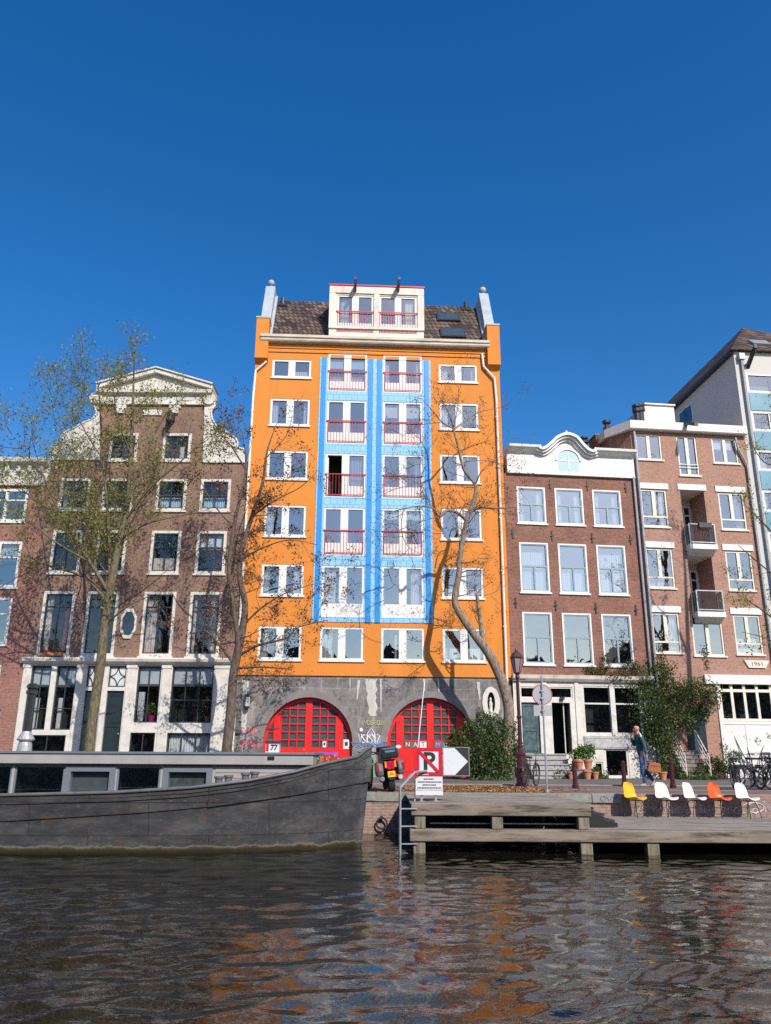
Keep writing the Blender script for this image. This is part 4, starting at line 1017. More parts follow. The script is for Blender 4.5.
for r in (rc1, rc2): r[3] += .0
rc1[2] = rc1[2]; 
zfl1 = B.q(Z5,560,612,-.6)[1]; zfl2 = B.q(Z6,590,195,-.6)[1]
for r, zf in ((rc1, zfl1+.02), (rc2, zfl2+.02)):
    r[2] = zf
rooms = [rc1+[None], rc2+[None]]
# ground floor openings
gw = B.rect(Z7,625,60,771,168); gw[1] = WN-.35
mb = MB(); zband1 = (B.q(Z6,590,365)[1]+B.q(Z6,771,377)[1])/2; zband0 = zband1-.42
wall_grid(mb, 0, WN, 0, zt0-.001, B.holes+rooms+[gw+[1]], reveal=.12, m=0, mr=0, mi=1)
wall_grid(mb, 0, WN, zt0-.0005, zt0, [], m=0)
shell_sides(mb, 0, WN, 0, zt0, 0, 9, 0)
for r in rooms:
    a,b,c,d = r[:4]; y1 = 1.5
    mb.face([(a,0,c),(a,y1,c),(a,y1,d),(a,0,d)],0); mb.face([(b,0,c),(b,0,d),(b,y1,d),(b,y1,c)],0); mb.face([(a,0,c),(b,0,c),(b,y1,c),(a,y1,c)],2); mb.face([(a,0,d),(a,y1,d),(b,y1,d),(b,0,d)],2); mb.face([(a,y1,c),(b,y1,c),(b,y1,d),(a,y1,d)],2)
mb.build('wall', [m_brickn, m_int, m_white], nf)
for r in (rc1, rc2):
    c = r[0]+.38; mb = MB(); frame(mb, [r[0]+.05,r[1]-.05,r[2]+.02,r[3]-.35], .09, 1.42, 1.49, v=[(r[0]+.8,.10),(r[0]+1.25,.08)], h=[(r[3]-.85,.08)])
    mb.box(r[0]+.14,r[0]+.75,1.44,1.48,r[2]+.11,r[2]+1.0); d = mb.build('balcony_door', m_white, nf); mb = MB(); mb.box(r[0]+.1,r[1]-.1,1.455,1.47,r[2]+.1,r[3]-.4); mb.build('pane', m_darkpane, d)
for r in (rc1, rc2):
    z = r[2]-.02; a, b = r[0]-.02, r[1]+.12; dep = -.50
    mb = MB(); mb.box(a, b, dep, -.002, z-.24, z); mb.prism([(dep+.02,z-.241),(-.003,z-.241),(-.003,z-.5)], a+.05, b-.05, axis='x'); bal = mb.build('balcony', m_white, nf)
    mb = MB()
    for u in (a+.05, b-.05): mb.box(u-.025,u+.025,dep+.03,dep+.08,z,z+1.0); mb.box(u-.02,u+.02,dep+.08,-.02,z+.95,z+1.0)
    mb.box(a+.03,b-.03,dep+.03,dep+.08,z+.98,z+1.03); mb.box(a+.08,b-.08,dep+.04,dep+.07,z+.08,z+.12)
    mb.build('rail_frame', m_metal, bal); mb = MB(); n = 16
    for k in range(n):
        u = a+.10+(b-a-.2)*k/(n-1); mb.box(u-.009,u+.009,dep+.045,dep+.065,z+.12,z+.98)
    for k in range(8):
        y = dep+.10+.36*k/7
        for u in (a+.05, b-.05): mb.box(u-.009,u+.009,y-.009,y+.009,z,z+.95)
    mb.build('balustrade', m_dkmetal, bal)
    if r is rc1: mb = MB(); mb.box(a+.5,b-.25,dep-.12,dep+.02,z+.80,z+1.05); mb.build('planter_box', m_dkmetal, bal)
# white lintels and bands
lint = [B.rect(Z5,405,450,487,465), B.rect(Z5,507,453,592,468), B.rect(Z5,613,455,697,471), B.rect(Z6,420,10,507,25), B.rect(Z6,636,14,715,28), B.rect(Z6,440,184,528,200), B.rect(Z6,663,186,748,203)]
for i, r in enumerate(lint):
    ref = (v2[0],rc1,v2[1],v3[0],v3[1],v4[0],v4[1])[i]; mb = MB(); mb.box(ref[0]-.12, ref[1]+.12, -.05, -.001, ref[3]+.03, ref[3]+.33); mb.build('lintel', m_white, nf)
mb = MB(); mb.prism([(.3,zt0),(-.25,zt0),(-.3,zt0+.05),(-.3,zt1),(.3,zt1)], -.1, WN+.02, axis='x'); mb.prism([(-.11,-.3),(-.9,1.1),(-.9,9),(-.11,9)], zt0, zt1-.004, axis='z'); mb.build('eaves_fascia', m_white, nf)
mb = MB(); mb.prism([(-.005,.01),(-.75,1.1),(-.75,8.9),(-.005,8.9)], zk0-.6, zt0-.003, axis='z'); mb.build('side_bay', m_brickr, nf)
u0_, z0_ = B.q(Z6,585,370); mb = MB(); mb.box(u0_, WN, -.14, -.001, zband0, zband1); mb.build('white_band', m_white, nf)
pu, pz = B.q(Z6,731,341); mb = MB(); mb.prism([(pu-.62,pz+.17),(pu+.62,pz+.17),(pu+.42,pz-.17),(pu-.42,pz-.17)], -.07, -.001); plq = mb.build('date_plaque', m_cream, nf)
text_mesh('1961', .26, m_brickr, 'date', plq, (pu,-.074,pz), sx=1.25, bold=.004)
mb = MB(); W = gw[1]-gw[0]; hz = gw[2]+(gw[3]-gw[2])*.78
frame(mb, [gw[0]+.001,gw[1]-.001,gw[2]+.001,gw[3]-.001], .10, .0, .1, v=[(gw[0]+.62*k,.13) for k in range(1,int(W/.62)+1) if gw[0]+.62*k < gw[1]-.2], h=[(hz,.13)])
gwin = mb.build('window', m_cream, nf); mb = MB(); mb.face([(gw[0]+.1,.06,gw[2]+.1),(gw[1]-.1,.06,gw[2]+.1),(gw[1]-.1,.06,gw[3]-.1),(gw[0]+.1,.06,gw[3]-.1)]); mb.build('pane', m_glassd, gwin)
mb = MB(); frame(mb, [gw[0]-.15,gw[1]+.15,.05,gw[2]-.02], .14, -.07, -.0, v=[(gw[0]+W*.42,.08)]); mb.box(gw[0]-.01,gw[1]+.01,-.045,-.001,.19,gw[2]-.16); mb.box(gw[0]-.15,gw[0]-.002,-.06,-.001,gw[2]-.018,zband0); mb.build('white_panel', m_white, nf)
mb = MB(); mb.box(gw[0]-1.75,gw[0]-.85,-.04,-.001,1.1,3.0); mb.build('entrance_panel', m_dkgreen, nf)
u = .14; P = [(u,-.14,zt0-.1),(u,-.14,.4)]; mb = MB(); mb.tube(P, .06, 8); mb.build('rainwater_pipe', m_pipe, nf)
u2 = WN-.12; ua = B.q(Z5,680,345)[0]; mb = MB(); mb.tube([(ua-.15,-.12,zt0-.15),(ua-.1,-.12,v1[0][2]+.9),(u2,-.12,v1[0][2]-.1),(u2,-.12,.4)], .06, 8); mb.build('rainwater_pipe', m_pipe, nf)
ub, zb2 = B.q(Z5,520,318,-.9); mb = MB(); mb.prism([(-1.3,zt0-.15),(-1.3,zt0+.05),(.0,zt1+.25),(.6,zt1+.25),(.6,zt1+.01),(-.32,zt1-.12)], vt[0]+.35, vt[0]+.53, axis='x'); mb.build('hoist_beam', m_dkmetal, nf)
# roof hut and flues
ha, hz_ = B.q(Z5,400,275,2.5); hb, _ = B.q(Z5,508,275,2.5); hzt = B.q(Z5,450,234,2.5)[1]
mb = MB(); mb.box(ha+.7, hb, 2.5, 6, zt0, hzt); mb.box(ha+.55, hb+.05, 2.4, 6.1, hzt, hzt+.08); hut = mb.build('roof_hut', m_white, nf)
mb = MB(); mb.prism([(ha-.1,zt1),(ha+.699,zt1),(ha+.699,hzt),(ha+.5,hzt)], 2.5, 5.8); mb.build('hut_glazing', m_pipe, hut)
for (x,y,t) in ((402,240,2.2),(412,238,2.2)):
    u, z = B.q(Z5,x,y,t); mb = MB(); mb.lathe([(.16,-1.6),(.16,-.3),(.24,-.28),(.24,-.1),(.18,-.05),(.24,0),(.24,.12),(0,.2)], (u,t,z), 12); mb.build('flue', m_dkmetal, nf)
u, z = B.q(Z5,320,285,2.0); mb = MB(); mb.lathe([(.12,-2.6),(.12,-.4),(.2,-.38),(.2,-.22),(.11,-.2),(.11,0),(.22,.02),(.22,.16),(0,.22)], (u,2.0,z), 12); mb.build('flue', m_dkmetal, nf)
u, z = B.q(Z5,322,345,2.0); mb = MB(); mb.box(u-.6,u+.25,2,3,z-1.5,z+.55); mb.box(u-.65,u+.3,1.95,3.05,z+.55,z+.63); mb.build('chimney', m_brickr, nf)

# ================================================================ TALL PALE BLOCK
O_t = O_n + B.ex*(WN+.02); O_t.z = 0
tb = thing('tall_pale_block', 'tall pale rendered block with turquoise panels and a dark tiled roof', 'building', O_t, R_(5.0))
T = Fac(tb, O_t, R_(5.0)); WT = 7.5
zT = T.q(Z5,662,86)[1]
m_rend = M('pale_grey_render', (.56,.54,.50), .8, .05, 1.2, dirt=(.4,.38,.35), dirt_amt=.3)
m_turq = M('turquoise_panel', (.13,.29,.36), .4, .15, 1.2)
ww = [T.rect(Z5,706,148,752,198), T.rect(Z5,722,254,785,325)]
uL = T.q(Z5,705,170)[0]; Wd = 1.9
zs_ = [T.q(Z5,728,y)[1] for y in (148,198)]+[T.q(Z5,735,248)[1]]
hgt = zs_[0]-zs_[1]; stp = zs_[0]-T.q(Z5,745,252)[1]
k = 0; z = zs_[0]
while z-hgt > 3.5:
    for off in (0, Wd+.9):
        r = [uL+off, uL+off+Wd, z-hgt, z]; window(T, r, m_white, b=(.09,.09), v=[((r[0]+r[1])/2,.06)] if k else [], yf=.0, th=.1, curt=[(.4,.8,0,.3)] if k == 1 else None)
        mb = MB(); mb.box(r[0],r[1],-.03,-.001,z-stp+.06,z-hgt-.06); mb.build('turquoise_panel', m_turq, tb)
    z -= stp; k += 1
mb = MB(); wall_grid(mb, 0, WT, 0, zT, T.holes, reveal=.12, m=0, mr=0, mi=1); shell_sides(mb, 0, WT, 0, zT, 0, 16, 0)
mb.build('wall', [m_rend, m_int], tb)
mb = MB(); hs_ = 3.2; zr_ = zT+4.4
for px_try in np.linspace(zT+.5, zT+7, 200):
    u_, z_ = T.q(Z5, 695, 20, hs_)
    zr_ = z_; break
ua_ = T.q(Z5, 695, 20, hs_)[0]
e = .25
A0,A1,A2,A3 = (-e,-e,zT),(WT+e,-e,zT),(WT+e,16,zT),(-e,16,zT); P0 = (max(1.2,ua_),hs_,zr_); P1 = (max(1.2,ua_),13,zr_)
mb.face([A0,A1,P0]); mb.face([A1,A2,P1,P0]); mb.face([A2,A3,P1]); mb.face([A3,A0,P0,P1]); mb.face([A0,A3,A2,A1]); mb.build('roof', m_tile, tb)
mb = MB(); mb.box(-e-.02,-.002,-.05,16,zT-.16,zT-.003); mb.build('eaves_board', m_black, tb)
u = T.q(Z5,684,95)[0]; mb = MB(); mb.tube([(u,-.13,zT-.25),(u,-.13,.4)], .07, 8); mb.box(u-.15,u+.15,-.26,-.001,zT-.55,zT-.2); mb.build('rainwater_pipe', m_pipe, tb)
u, z = T.q(Z5,708,132); mb = MB(); mb.prism([(-.95,zT-.25),(-.95,zT-.05),(.0,z+.25),(.0,z-.05)], u-.07, u+.07, axis='x'); mb.tube([(u,-.88,zT-.1),(u,-.88,zT-.7)], .02, 5); mb.build('hoist_beam', m_dkmetal, tb)
nv2 = Vector((0,-(zr_-zT),hs_+e)).normalized(); mb = MB()
u, z = T.q(Z5,742,62,.6); tt = (z-zT)/(zr_-zT)*(hs_+e)-e; sl = Vector((0,hs_+e,zr_-zT)).normalized(); mb.obox(Vector((u,tt,z))+nv2*.05, (.5,0,0), sl*.35, nv2*.06); mb.build('skylight', m_metal, tb)
for (x,y) in ((546,262),(533,272)):                                # side windows, in the flank wall
    d = ray(*zo(Z5,x,y)); o = T.O; t = (o-CAMP).dot(T.ex)/d.dot(T.ex); p = CAMP+d*t; yy = (p-o).dot(T.ey)
    mb = MB(); mb.box(-.05,-.001,yy-.55,yy+.55,p.z-.6,p.z+.6); sw = mb.build('side_window', m_white, tb); mb = MB(); mb.box(-.06,-.051,yy-.45,yy+.45,p.z-.5,p.z+.5); mb.build('pane', m_darkpane, sw)

a_, z_ = H.q(Z7,256,208); b_, _ = H.q(Z7,414,240); zl = H.q(Z7,300,243)[1]
m_peel = M('peeling_grey_paint', (.36,.36,.35), .8, .25, 5, dirt=(.62,.60,.56), dirt_amt=.8, dirt_scale=4)
mb = MB(); mb.box(a_,b_,YR-.06,YR-.001,zl,s1[2]-.08); frame(mb,[a_+.05,b_-.05,zl+.06,s1[2]-.14],.05,YR-.075,YR-.0605,v=[((a_+b_)/2,.06)]); mb.build('stall_riser', m_peel, rb_)
# ================================================================ OPPOSITE BANK, SEEN ONLY MIRRORED IN GLASS
mb = MB(); mb.box(-130,130,-80,-33,-3,-.02); tag(mb.build('far_bank', m_road), kind='structure')
rr_ = random.Random(8); x = -64
while x < 98:
    w = rr_.uniform(6,9); h = rr_.uniform(10.5,14.5); t = thing('opposite_house', 'brick canal house on the opposite bank behind the viewer', 'building', (x,-36,0), PI, 'houses on the opposite bank')
    mb = MB(); mb.box(-w,0,0,10,0,h); mb.build('wall', rr_.choice([m_brickl,m_brickr,m_brickfl]), t); mb = MB(); gablelike_roof(mb,-w+.05,-.05,h+.002,h+w*.45,0,10); mb.build('roof', m_tile, t)
    for i in range(3):
        for j in range(int(h/3.1)):
            u = -w*(i+.5)/3; mb = MB(); frame(mb,[u-.6,u+.6,1+3.1*j,2.9+3.1*j],.12,-.04,-.001,h=[(2.1+3.1*j,.08)]); wn = mb.build('window', m_white, t); mb = MB(); mb.box(u-.48,u+.48,-.02,-.0015,1.12+3.1*j,2.78+3.1*j); mb.build('pane', m_darkpane, wn)
    x += w+.02
# ================================================================ GROUND, WATER, QUAY
QY = 21.6
mb = MB(); mb.face([(-300,QY+.45,0),(300,QY+.45,0),(300,600,0),(-300,600,0)]); tag(mb.build('street', m_road), kind='structure')
mb = MB(); mb.box(-60,60,27.9,28.1,-.2,.030); tag(mb.build('pavement_kerb', m_kerb), kind='structure')
mb = MB(); mb.prism([(-60,28.101),(60,28.101),(60,44),(-60,44)], .006, .02, axis='z'); tag(mb.build('pavement', m_pave), kind='structure')
mb = MB(); mb.box(-60,60,24.3,24.5,-.1,.006); tag(mb.build('road_edge_strip', m_kerb), kind='structure')
def watermesh():
    xs = np.concatenate([[-90,-60,-40,-25], np.linspace(-13.5,13.5,600), [25,40,60,90]])
    ys = np.concatenate([[-60,-30,-12,-2], np.linspace(4.5,21.9,420)])
    X, Y = np.meshgrid(xs, ys); Z = np.zeros_like(X); r = np.random.default_rng(4)
    for lam, n, sl in ((2.6,4,.011),(1.3,6,.016),(.72,10,.021),(.42,14,.022),(.24,14,.009)):
        for _ in range(n):
            th = r.normal(PI*.5+.15, .55); l = lam*r.uniform(.75,1.3); k = 2*PI/l
            Z += sl/k*np.sin(k*(X*math.cos(th)+Y*math.sin(th))+r.uniform(0,6.28) + .6*np.sin(.7*X+.5*Y+r.uniform(0,6)))
    patch = .65+.5*(np.sin(.55*X+.8*Y+1)*np.sin(.35*Y-.6*X+.5)*.5+.5)
    fade = np.clip((13.5-abs(X))/1.5,0,1)*np.clip((Y-4.5)/1,0,1)*np.clip((X*0+24-Y)/5,.45,1)
    Z = WATER+Z*patch*fade
    V = np.stack([X,Y,Z],-1).reshape(-1,3); ny, nx = X.shape
    i = (np.arange(ny-1)[:,None]*nx+np.arange(nx-1)[None,:]).ravel()
    Fq = np.stack([i,i+1,i+nx+1,i+nx],1)
    me = bpy.data.meshes.new('canal_water'); n = len(Fq)
    me.vertices.add(len(V)); me.vertices.foreach_set('co', V.ravel()); me.loops.add(n*4); me.loops.foreach_set('vertex_index', Fq.ravel())
    me.polygons.add(n); me.polygons.foreach_set('loop_start', np.arange(0,n*4,4)); me.polygons.foreach_set('loop_total', np.full(n,4)); me.polygons.foreach_set('use_smooth', np.ones(n,bool)); me.update(calc_edges=True)
    return me
m_water, nt, p, out = new_mat('canal_water')
p.inputs['Base Color'].default_value = (.006,.006,.004,1); p.inputs['Roughness'].default_value = .03; p.inputs['IOR'].default_value = 1.40; p.inputs['Specular IOR Level'].default_value = .5
v = objco(nt, (1,2.2,1)); a = noise(nt, v, 5, 3, .6); b = noise(nt, v, 10, 2, .5)
ad = N(nt, 'ShaderNodeMath', operation='ADD'); nt.links.new(a, ad.inputs[0]); nt.links.new(b, ad.inputs[1])
bp = N(nt, 'ShaderNodeBump'); bp.inputs['Strength'].default_value = .13; bp.inputs['Distance'].default_value = .012; nt.links.new(ad.outputs[0], bp.inputs['Height']); nt.links.new(bp.outputs[0], p.inputs['Normal'])
me = watermesh(); me.materials.append(m_water); tag(link('canal_water', me), kind='structure')
mb = MB(); mb.face([(-90,-60,-3.2),(90,-60,-3.2),(90,22.5,-3.2),(-90,22.5,-3.2)]); tag(mb.build('canal_bed', m_stairw), kind='structure')
# quay wall with its coping
q = thing('quay_wall', 'mossy brick quay wall with stone coping behind the jetty and chairs', 'wall', (0,QY,0))
mb = MB(); mb.box(-60,60,.002,.45,-3,-.20); mb.build('brick_face', m_quay, q)
def px_x(px, Y): return at(px, 790, Y).x
cu0, cu1 = px_x(591,QY), px_x(621,QY)
mb = MB(); mb.box(-60,-.2,-.04,.5,-.199,.006); k = mb.build('coping', m_coping, q, bevel=.02)
mb = MB(); mb.box(-.199,cu0,-.03,.5,-.199,.003); mb.build('coping', m_coping, q)
mb = MB(); mb.box(cu0+.003,cu1,-.06,.5,-.21,.010); mb.build('coping', m_kerb, q, bevel=.02)
mb = MB(); mb.box(cu1+.003,60,-.001,.5,-.199,.002); mb.build('brick_coping', m_quay, q)
gx = cu1+.9; mb = MB()
r_ = random.Random(5); x = px_x(640,QY)
for k in range(16): scribble(mb, x, -.36+r_.uniform(-.04,.04), r_.uniform(.16,.3), r_.uniform(.10,.2), 2, -.006, .0075, 20+k); x += r_.uniform(.2,.38)
mb.tube([(px_x(752,QY)+.2*math.cos(t)*(.5+t/9), -.012, -.30+.12*math.sin(t)) for t in np.linspace(0,9,40)], .009, 4)
mb.build('white_graffiti', m_gwhite, q)
mb = MB(); scribble(mb, (cu0+cu1)/2+.2, -.10, .75, .13, 5, -.064, .012, 31); mb.build('blue_graffiti', M('faded_blue_paint',(.2,.24,.3),.8), q)
mb = MB(); mb.torus((px_x(382,QY),-.10,-.72), .13, .022, 'y', 20, 6, ); mb.box(px_x(382,QY)-.03,px_x(382,QY)+.03,-.12,.0,-.62,-.55); mb.build('mooring_ring', m_dkmetal, q)

# upper jetty
UX0, UX1 = at(413.5,806,17.3).x, at(590.5,806,17.3).x; JY0 = 17.3; LX0 = at(409.6,833,17.3).x; LX1 = 15
uj = thing('upper_jetty', 'raised grey timber jetty with a thick weathered front beam, carrying the no-parking sign', 'jetty')
mb = MB(); mb.box(UX0-.05,UX1,JY0-.02,JY0+.24,-.25,-.005); mb.build('front_beam', m_wood, uj, bevel=.02)
n = 22; wpl = (QY-.07-JY0-.26)/n
mb = MB()
for k in range(n):
    y = JY0+.255+k*wpl; dz = rng.uniform(-.006,.006); mb.box(UX0-.06,UX1+.02,y,y+wpl-.012,-.055+dz,-.008+dz)
mb.build('deck_planks', m_plank, uj)
for x in (UX0+.13, (UX0+UX1)/2-.1, UX1-.15):
    mb = MB(); mb.box(x-.11,x+.11,JY0+.02,JY0+.235,-.50,-.252); mb.build('post', m_woodv, uj, bevel=.012)
for y in (JY0+1.4, JY0+2.8):
    mb = MB(); mb.box(UX0,UX1,y,y+.18,-.28,-.065); mb.build('joist', m_woodv, uj)
    for x in (UX0+.13, UX1-.3):
        mb = MB(); mb.box(x-.1,x+.1,y,y+.18,-2.4,-.281); mb.build('pile', m_woodv, uj)
mb = MB(); mb.tube([(UX0+.35,JY0+.35,-.42),(UX1-.2,JY0+.35,-.42)], .018, 6); mb.build('mooring_bar', m_metal, uj)
mb = MB(); mb.box(UX1-.04,UX1+.0,JY0+.26,QY-.08,-.5,-.06); mb.build('side_boards', m_stairw, uj)
# lower jetty
LZ = -.52
lj = thing('lower_jetty', 'low grey timber landing jetty on piles that carries the row of shell chairs', 'jetty')
mb = MB(); mb.box(LX0,LX1,JY0-.06,JY0+.22,-.735,-.505); mb.build('front_beam', m_wood, lj, bevel=.02)
mb = MB(); n = 24; wpl = (QY-.02-JY0-.23)/n
for k in range(n):
    y = JY0+.232+k*wpl; dz = rng.uniform(-.007,.007); mb.box(UX1+.02,LX1,y,y+wpl-.013,LZ-.05+dz,LZ+dz)
mb.build('deck_planks', m_plank, lj)
for px in (419.3, 586.5, 653, 790):
    x = at(px,845,JY0).x; mb = MB(); mb.box(x-.12,x+.12,JY0-.02,JY0+.2,-2.4,-.737); mb.build('pile', m_woodv, lj, bevel=.015)
for px in (480, 640, 740):
    x = at(px,845,JY0+2).x; mb = MB(); mb.box(x-.12,x+.12,JY0+2,JY0+2.2,-2.4,-.6); mb.build('pile', m_woodv, lj)
# steps between the two decks
st = thing('jetty_steps', 'short dark timber steps leading down from the raised jetty to the low landing', 'steps')
sx = UX1+.03
for k in range(3):
    mb = MB(); w = .215; mb.box(sx+k*w, sx+(k+1)*w+.04, 18.2, 19.5, -.125*(k+1)-.045, -.125*(k+1)); mb.build('tread', m_stairw, st)
mb = MB(); mb.prism([(sx,LZ+.01),(sx+.72,LZ+.01),(sx+.72,LZ+.09),(sx+.43,-.385),(sx+.43,-.30),(sx+.215,-.26),(sx+.215,-.18),(sx,-.14)], 18.12, 18.19); mb.build('stringer', m_black, st)  # black colour here carries the shade on the near side of the steps
# ladder with handrail
Lx = at(400.5,800,17.28).x; ld = thing('quay_ladder', 'galvanised steel ladder with bent handrail rising from the water at the jetty end', 'ladder')
P0 = at(400.2,787.5,17.2); P1 = at(415,772,17.6)
mb = MB(); mb.tube([(P0.x,17.18,-1.7),(P0.x,17.18,P0.z),(P1.x,17.55,P1.z),(P1.x+.25,17.75,P1.z+.02)], .024, 8); mb.build('rail', m_metal, ld)
mb = MB(); mb.tube([(P0.x,17.62,-1.7),(P0.x,17.62,P0.z),(P1.x,17.95,P1.z),(P1.x+.25,18.1,P1.z+.02)], .024, 8); mb.build('rail', m_metal, ld)
for z in (-.12,-.45,-.78):
    mb = MB(); mb.tube([(P0.x,17.18,z),(P0.x,17.62,z)], .016, 6); mb.tube([(P0.x,17.2,z),(P0.x+.34,17.26,z)], .016, 6); mb.build('rung', m_metal, ld)
# long white pole leaning by the sign
a, b = at(415.5,770,17.9), at(424.5,682,18.6); mb = MB(); mb.tube([(a.x-.02,17.85,-.004),a,b], .010, 6)
tag(mb.build('boat_hook_pole', m_white), 'thin white pole standing upright behind the no-parking sign', 'pole')
# no-parking sign with arrow board
YS_ = 17.75
def R4(px0,py0,px1,py1,Y=YS_):
    a = at(px0,py0,Y); b = at(px1,py1,Y); return a.x,b.x,b.z,a.z
sg = thing('mooring_sign', 'square red and white no-parking sign with a text panel, standing on the jetty edge', 'sign', (0,0,0))
m_signred = M('sign_red', (.55,.012,.03), .4, .04); m_signw = M('sign_white', (.66,.67,.68), .35, .03); m_signk = M('sign_black', (.03,.03,.034), .4, .1)
x0,x1,z0,z1 = R4(415.6,747.8,442.2,776)
mb = MB(); mb.box(x0,x1,YS_,YS_+.03,z0,z1); pl = mb.build('sign_plate', m_signred, sg)
bw = .075*(x1-x0)/.55; mb = MB(); mb.box(x0+bw,x1-bw,YS_-.004,YS_-.0005,z0+bw,z1-bw); mb.build('white_field', m_signw, pl)
o = text_mesh('P', (z1-z0)*.86, m_signk, 'letter', pl, ((x0+x1)/2,YS_-.008,(z0+z1)/2), sx=1.05, bold=.013)
mb = MB(); s = bw; cxs, czs = (x0+x1)/2, (z0+z1)/2; hx, hz = (x1-x0)/2-bw, (z1-z0)/2-bw; tk = .045
mb.prism([(cxs-hx,czs+hz),(cxs-hx+tk,czs+hz),(cxs+hx,czs-hz+tk),(cxs+hx,czs-hz),(cxs+hx-tk,czs-hz),(cxs-hx,czs+hz-tk)], YS_-.016, YS_-.012); mb.build('red_bar', m_signred, pl)
mb = MB()
for k in range(9): mb.box(x0+.03+k*.028,x0+.05+k*.028,YS_-.003,YS_-.0005,z0+.02,z0+.035)
mb.build('small_lettering', m_signw, pl)
x0,x1,z0,z1 = R4(415.6,776.4,442.7,790); x0b,x1b,z0b,z1b = R4(415.6,790.4,443,795.2)
mb = MB(); mb.box(x0,x1,YS_,YS_+.02,z0,z1); tp = mb.build('text_panel', m_signw, sg)
r_ = random.Random(2); H_ = z1-z0
for k, (w0, w1) in enumerate(((.3,.68),(.08,.94),(.26,.72),(.06,.92))):
    u = x0+(x1-x0)*w0; mb = MB()
    while u < x0+(x1-x0)*w1: w = r_.uniform(.012,.03); mb.box(u,u+w,YS_-.003,YS_-.0005,z1-H_*(.16+.22*k)-.022,z1-H_*(.16+.22*k)+.004); u += w+.008
    mb.build('lettering_line', m_signk, tp)
mb = MB(); mb.box(x0b,x1b,YS_,YS_+.02,z0b,z1b); mb.build('lower_panel', m_signw, sg)
for px in (421.8, 436):
    x = at(px,798,YS_).x; mb = MB(); mb.box(x-.022,x+.022,YS_+.031,YS_+.075,-.005,z0b+.9); mb.box(x-.06,x+.06,YS_+.01,YS_+.1,-.005,.004); mb.build('post', m_metal, sg)
ab = thing('arrow_board', 'black board with a white arrow pointing at the bush, beside the no-parking sign', 'sign')
x0,x1,z0,z1 = R4(443.0,747.5,469.2,775.6)
mb = MB(); mb.box(x0,x1,YS_,YS_+.03,z0,z1); bd = mb.build('board', m_signk, ab)
zm = (z0+z1)/2; xm = x0+(x1-x0)*.45; mb = MB(); mb.prism([(x0+.005,z0+.01),(xm,z0+.01),(x1-.02,zm),(xm,z1-.01),(x0+.005,z1-.01)], YS_-.005, YS_-.0005); mb.build('white_arrow', m_signw, bd)
mb = MB(); frame(mb,[x0-.012,x1+.012,z0-.012,z1+.012],.012,YS_-.006,YS_+.036); mb.build('edge_trim', m_metal, ab)
mb = MB()
for z in (z0+.12, z1-.12): mb.box(x0-.16,x1-.05,YS_+.08,YS_+.11,z-.02,z+.02); mb.box(x1-.2,x1-.15,YS_+.037,YS_+.0795,z-.02,z+.02)
mb.build('bracket', m_metal, ab)
# ================================================================ HOUSEBOAT
SX, SY = -.27, 18.55
hb = thing('houseboat', 'dark grey steel barge houseboat moored along the quay, bow pointing at the jetty', 'boat', (0,0,0))
def itp(tab, s):
    for (a, va), (b, vb) in zip(tab, tab[1:]):
        if s <= b: return va+(vb-va)*(s-a)/(b-a)
    return tab[-1][1]
SH = [(0,1.10),(.14,1.02),(.28,.885),(.45,.85),(1,.735),(1.55,.58),(2.4,.42),(3.5,.285),(5,.19),(7.2,.125),(12,.10),(15,.14),(16.6,.3)]
def hbreadth(s, z):
    zs = itp(SH, s); t = max(0, min(1, (z+1.0)/(zs+1.0)))
    bs = 2.02*(1-math.exp(-s/1.15)); bw_ = 1.86*(1-math.exp(-(max(0,s-.08))/1.9)); b = bw_+(bs-bw_)*t**1.2
    if z < -1: b *= max(.05, 1-(-1-z)/1.2)
    if s > 14: b *= math.sqrt(max(0.02, 1-((s-14)/2.7)**2))
    return max(.03, b)
def rake(s, z): return SX - .20*(1.08-z)/2*max(0,1-s/1.2) - s
ST = [0,.06,.14,.22,.30,.45,.65,.9,1.2,1.55,2,2.4,3,3.5,4.2,5,6,7.2,9,11,13,14,15,16,16.6]
m_hull, nt, p, out = new_mat('hull_paint')
vv = objco(nt); sp = N(nt, 'ShaderNodeSeparateXYZ'); nt.links.new(vv, sp.inputs[0])
n1 = noise(nt, objco(nt,(.5,1,1.6)), 2.2, 7, .7); c = ramp(nt, n1, [(.30,(.032,.033,.037)),(.5,(.062,.063,.066)),(.72,(.135,.132,.127))])
scr = noise(nt, objco(nt,(3.5,1,9)), 3.2, 8, .75); c = mixc(nt, ramp(nt, scr, [(.60,0.0),(.66,.55)]), c, (.26,.25,.24))
rust = noise(nt, objco(nt,(1.3,1,2.2)), 1.9, 8, .75); sv_ = noise(nt, objco(nt,(1.2,1,1.9)), 2.6, 3, .5); sm_ = noise(nt, objco(nt), 1.1, 3); sl_ = N(nt,'ShaderNodeMath',operation='MULTIPLY'); nt.links.new(ramp(nt, sv_, [(.488,0.0),(.497,.4),(.506,0.0)]), sl_.inputs[0]); nt.links.new(ramp(nt, sm_, [(.45,0.0),(.6,1.0)]), sl_.inputs[1]); c = mixc(nt, sl_.outputs[0], c, (.30,.29,.28))
c = mixc(nt, ramp(nt, rust, [(.54,0.0),(.66,.65)]), c, (.13,.075,.05))
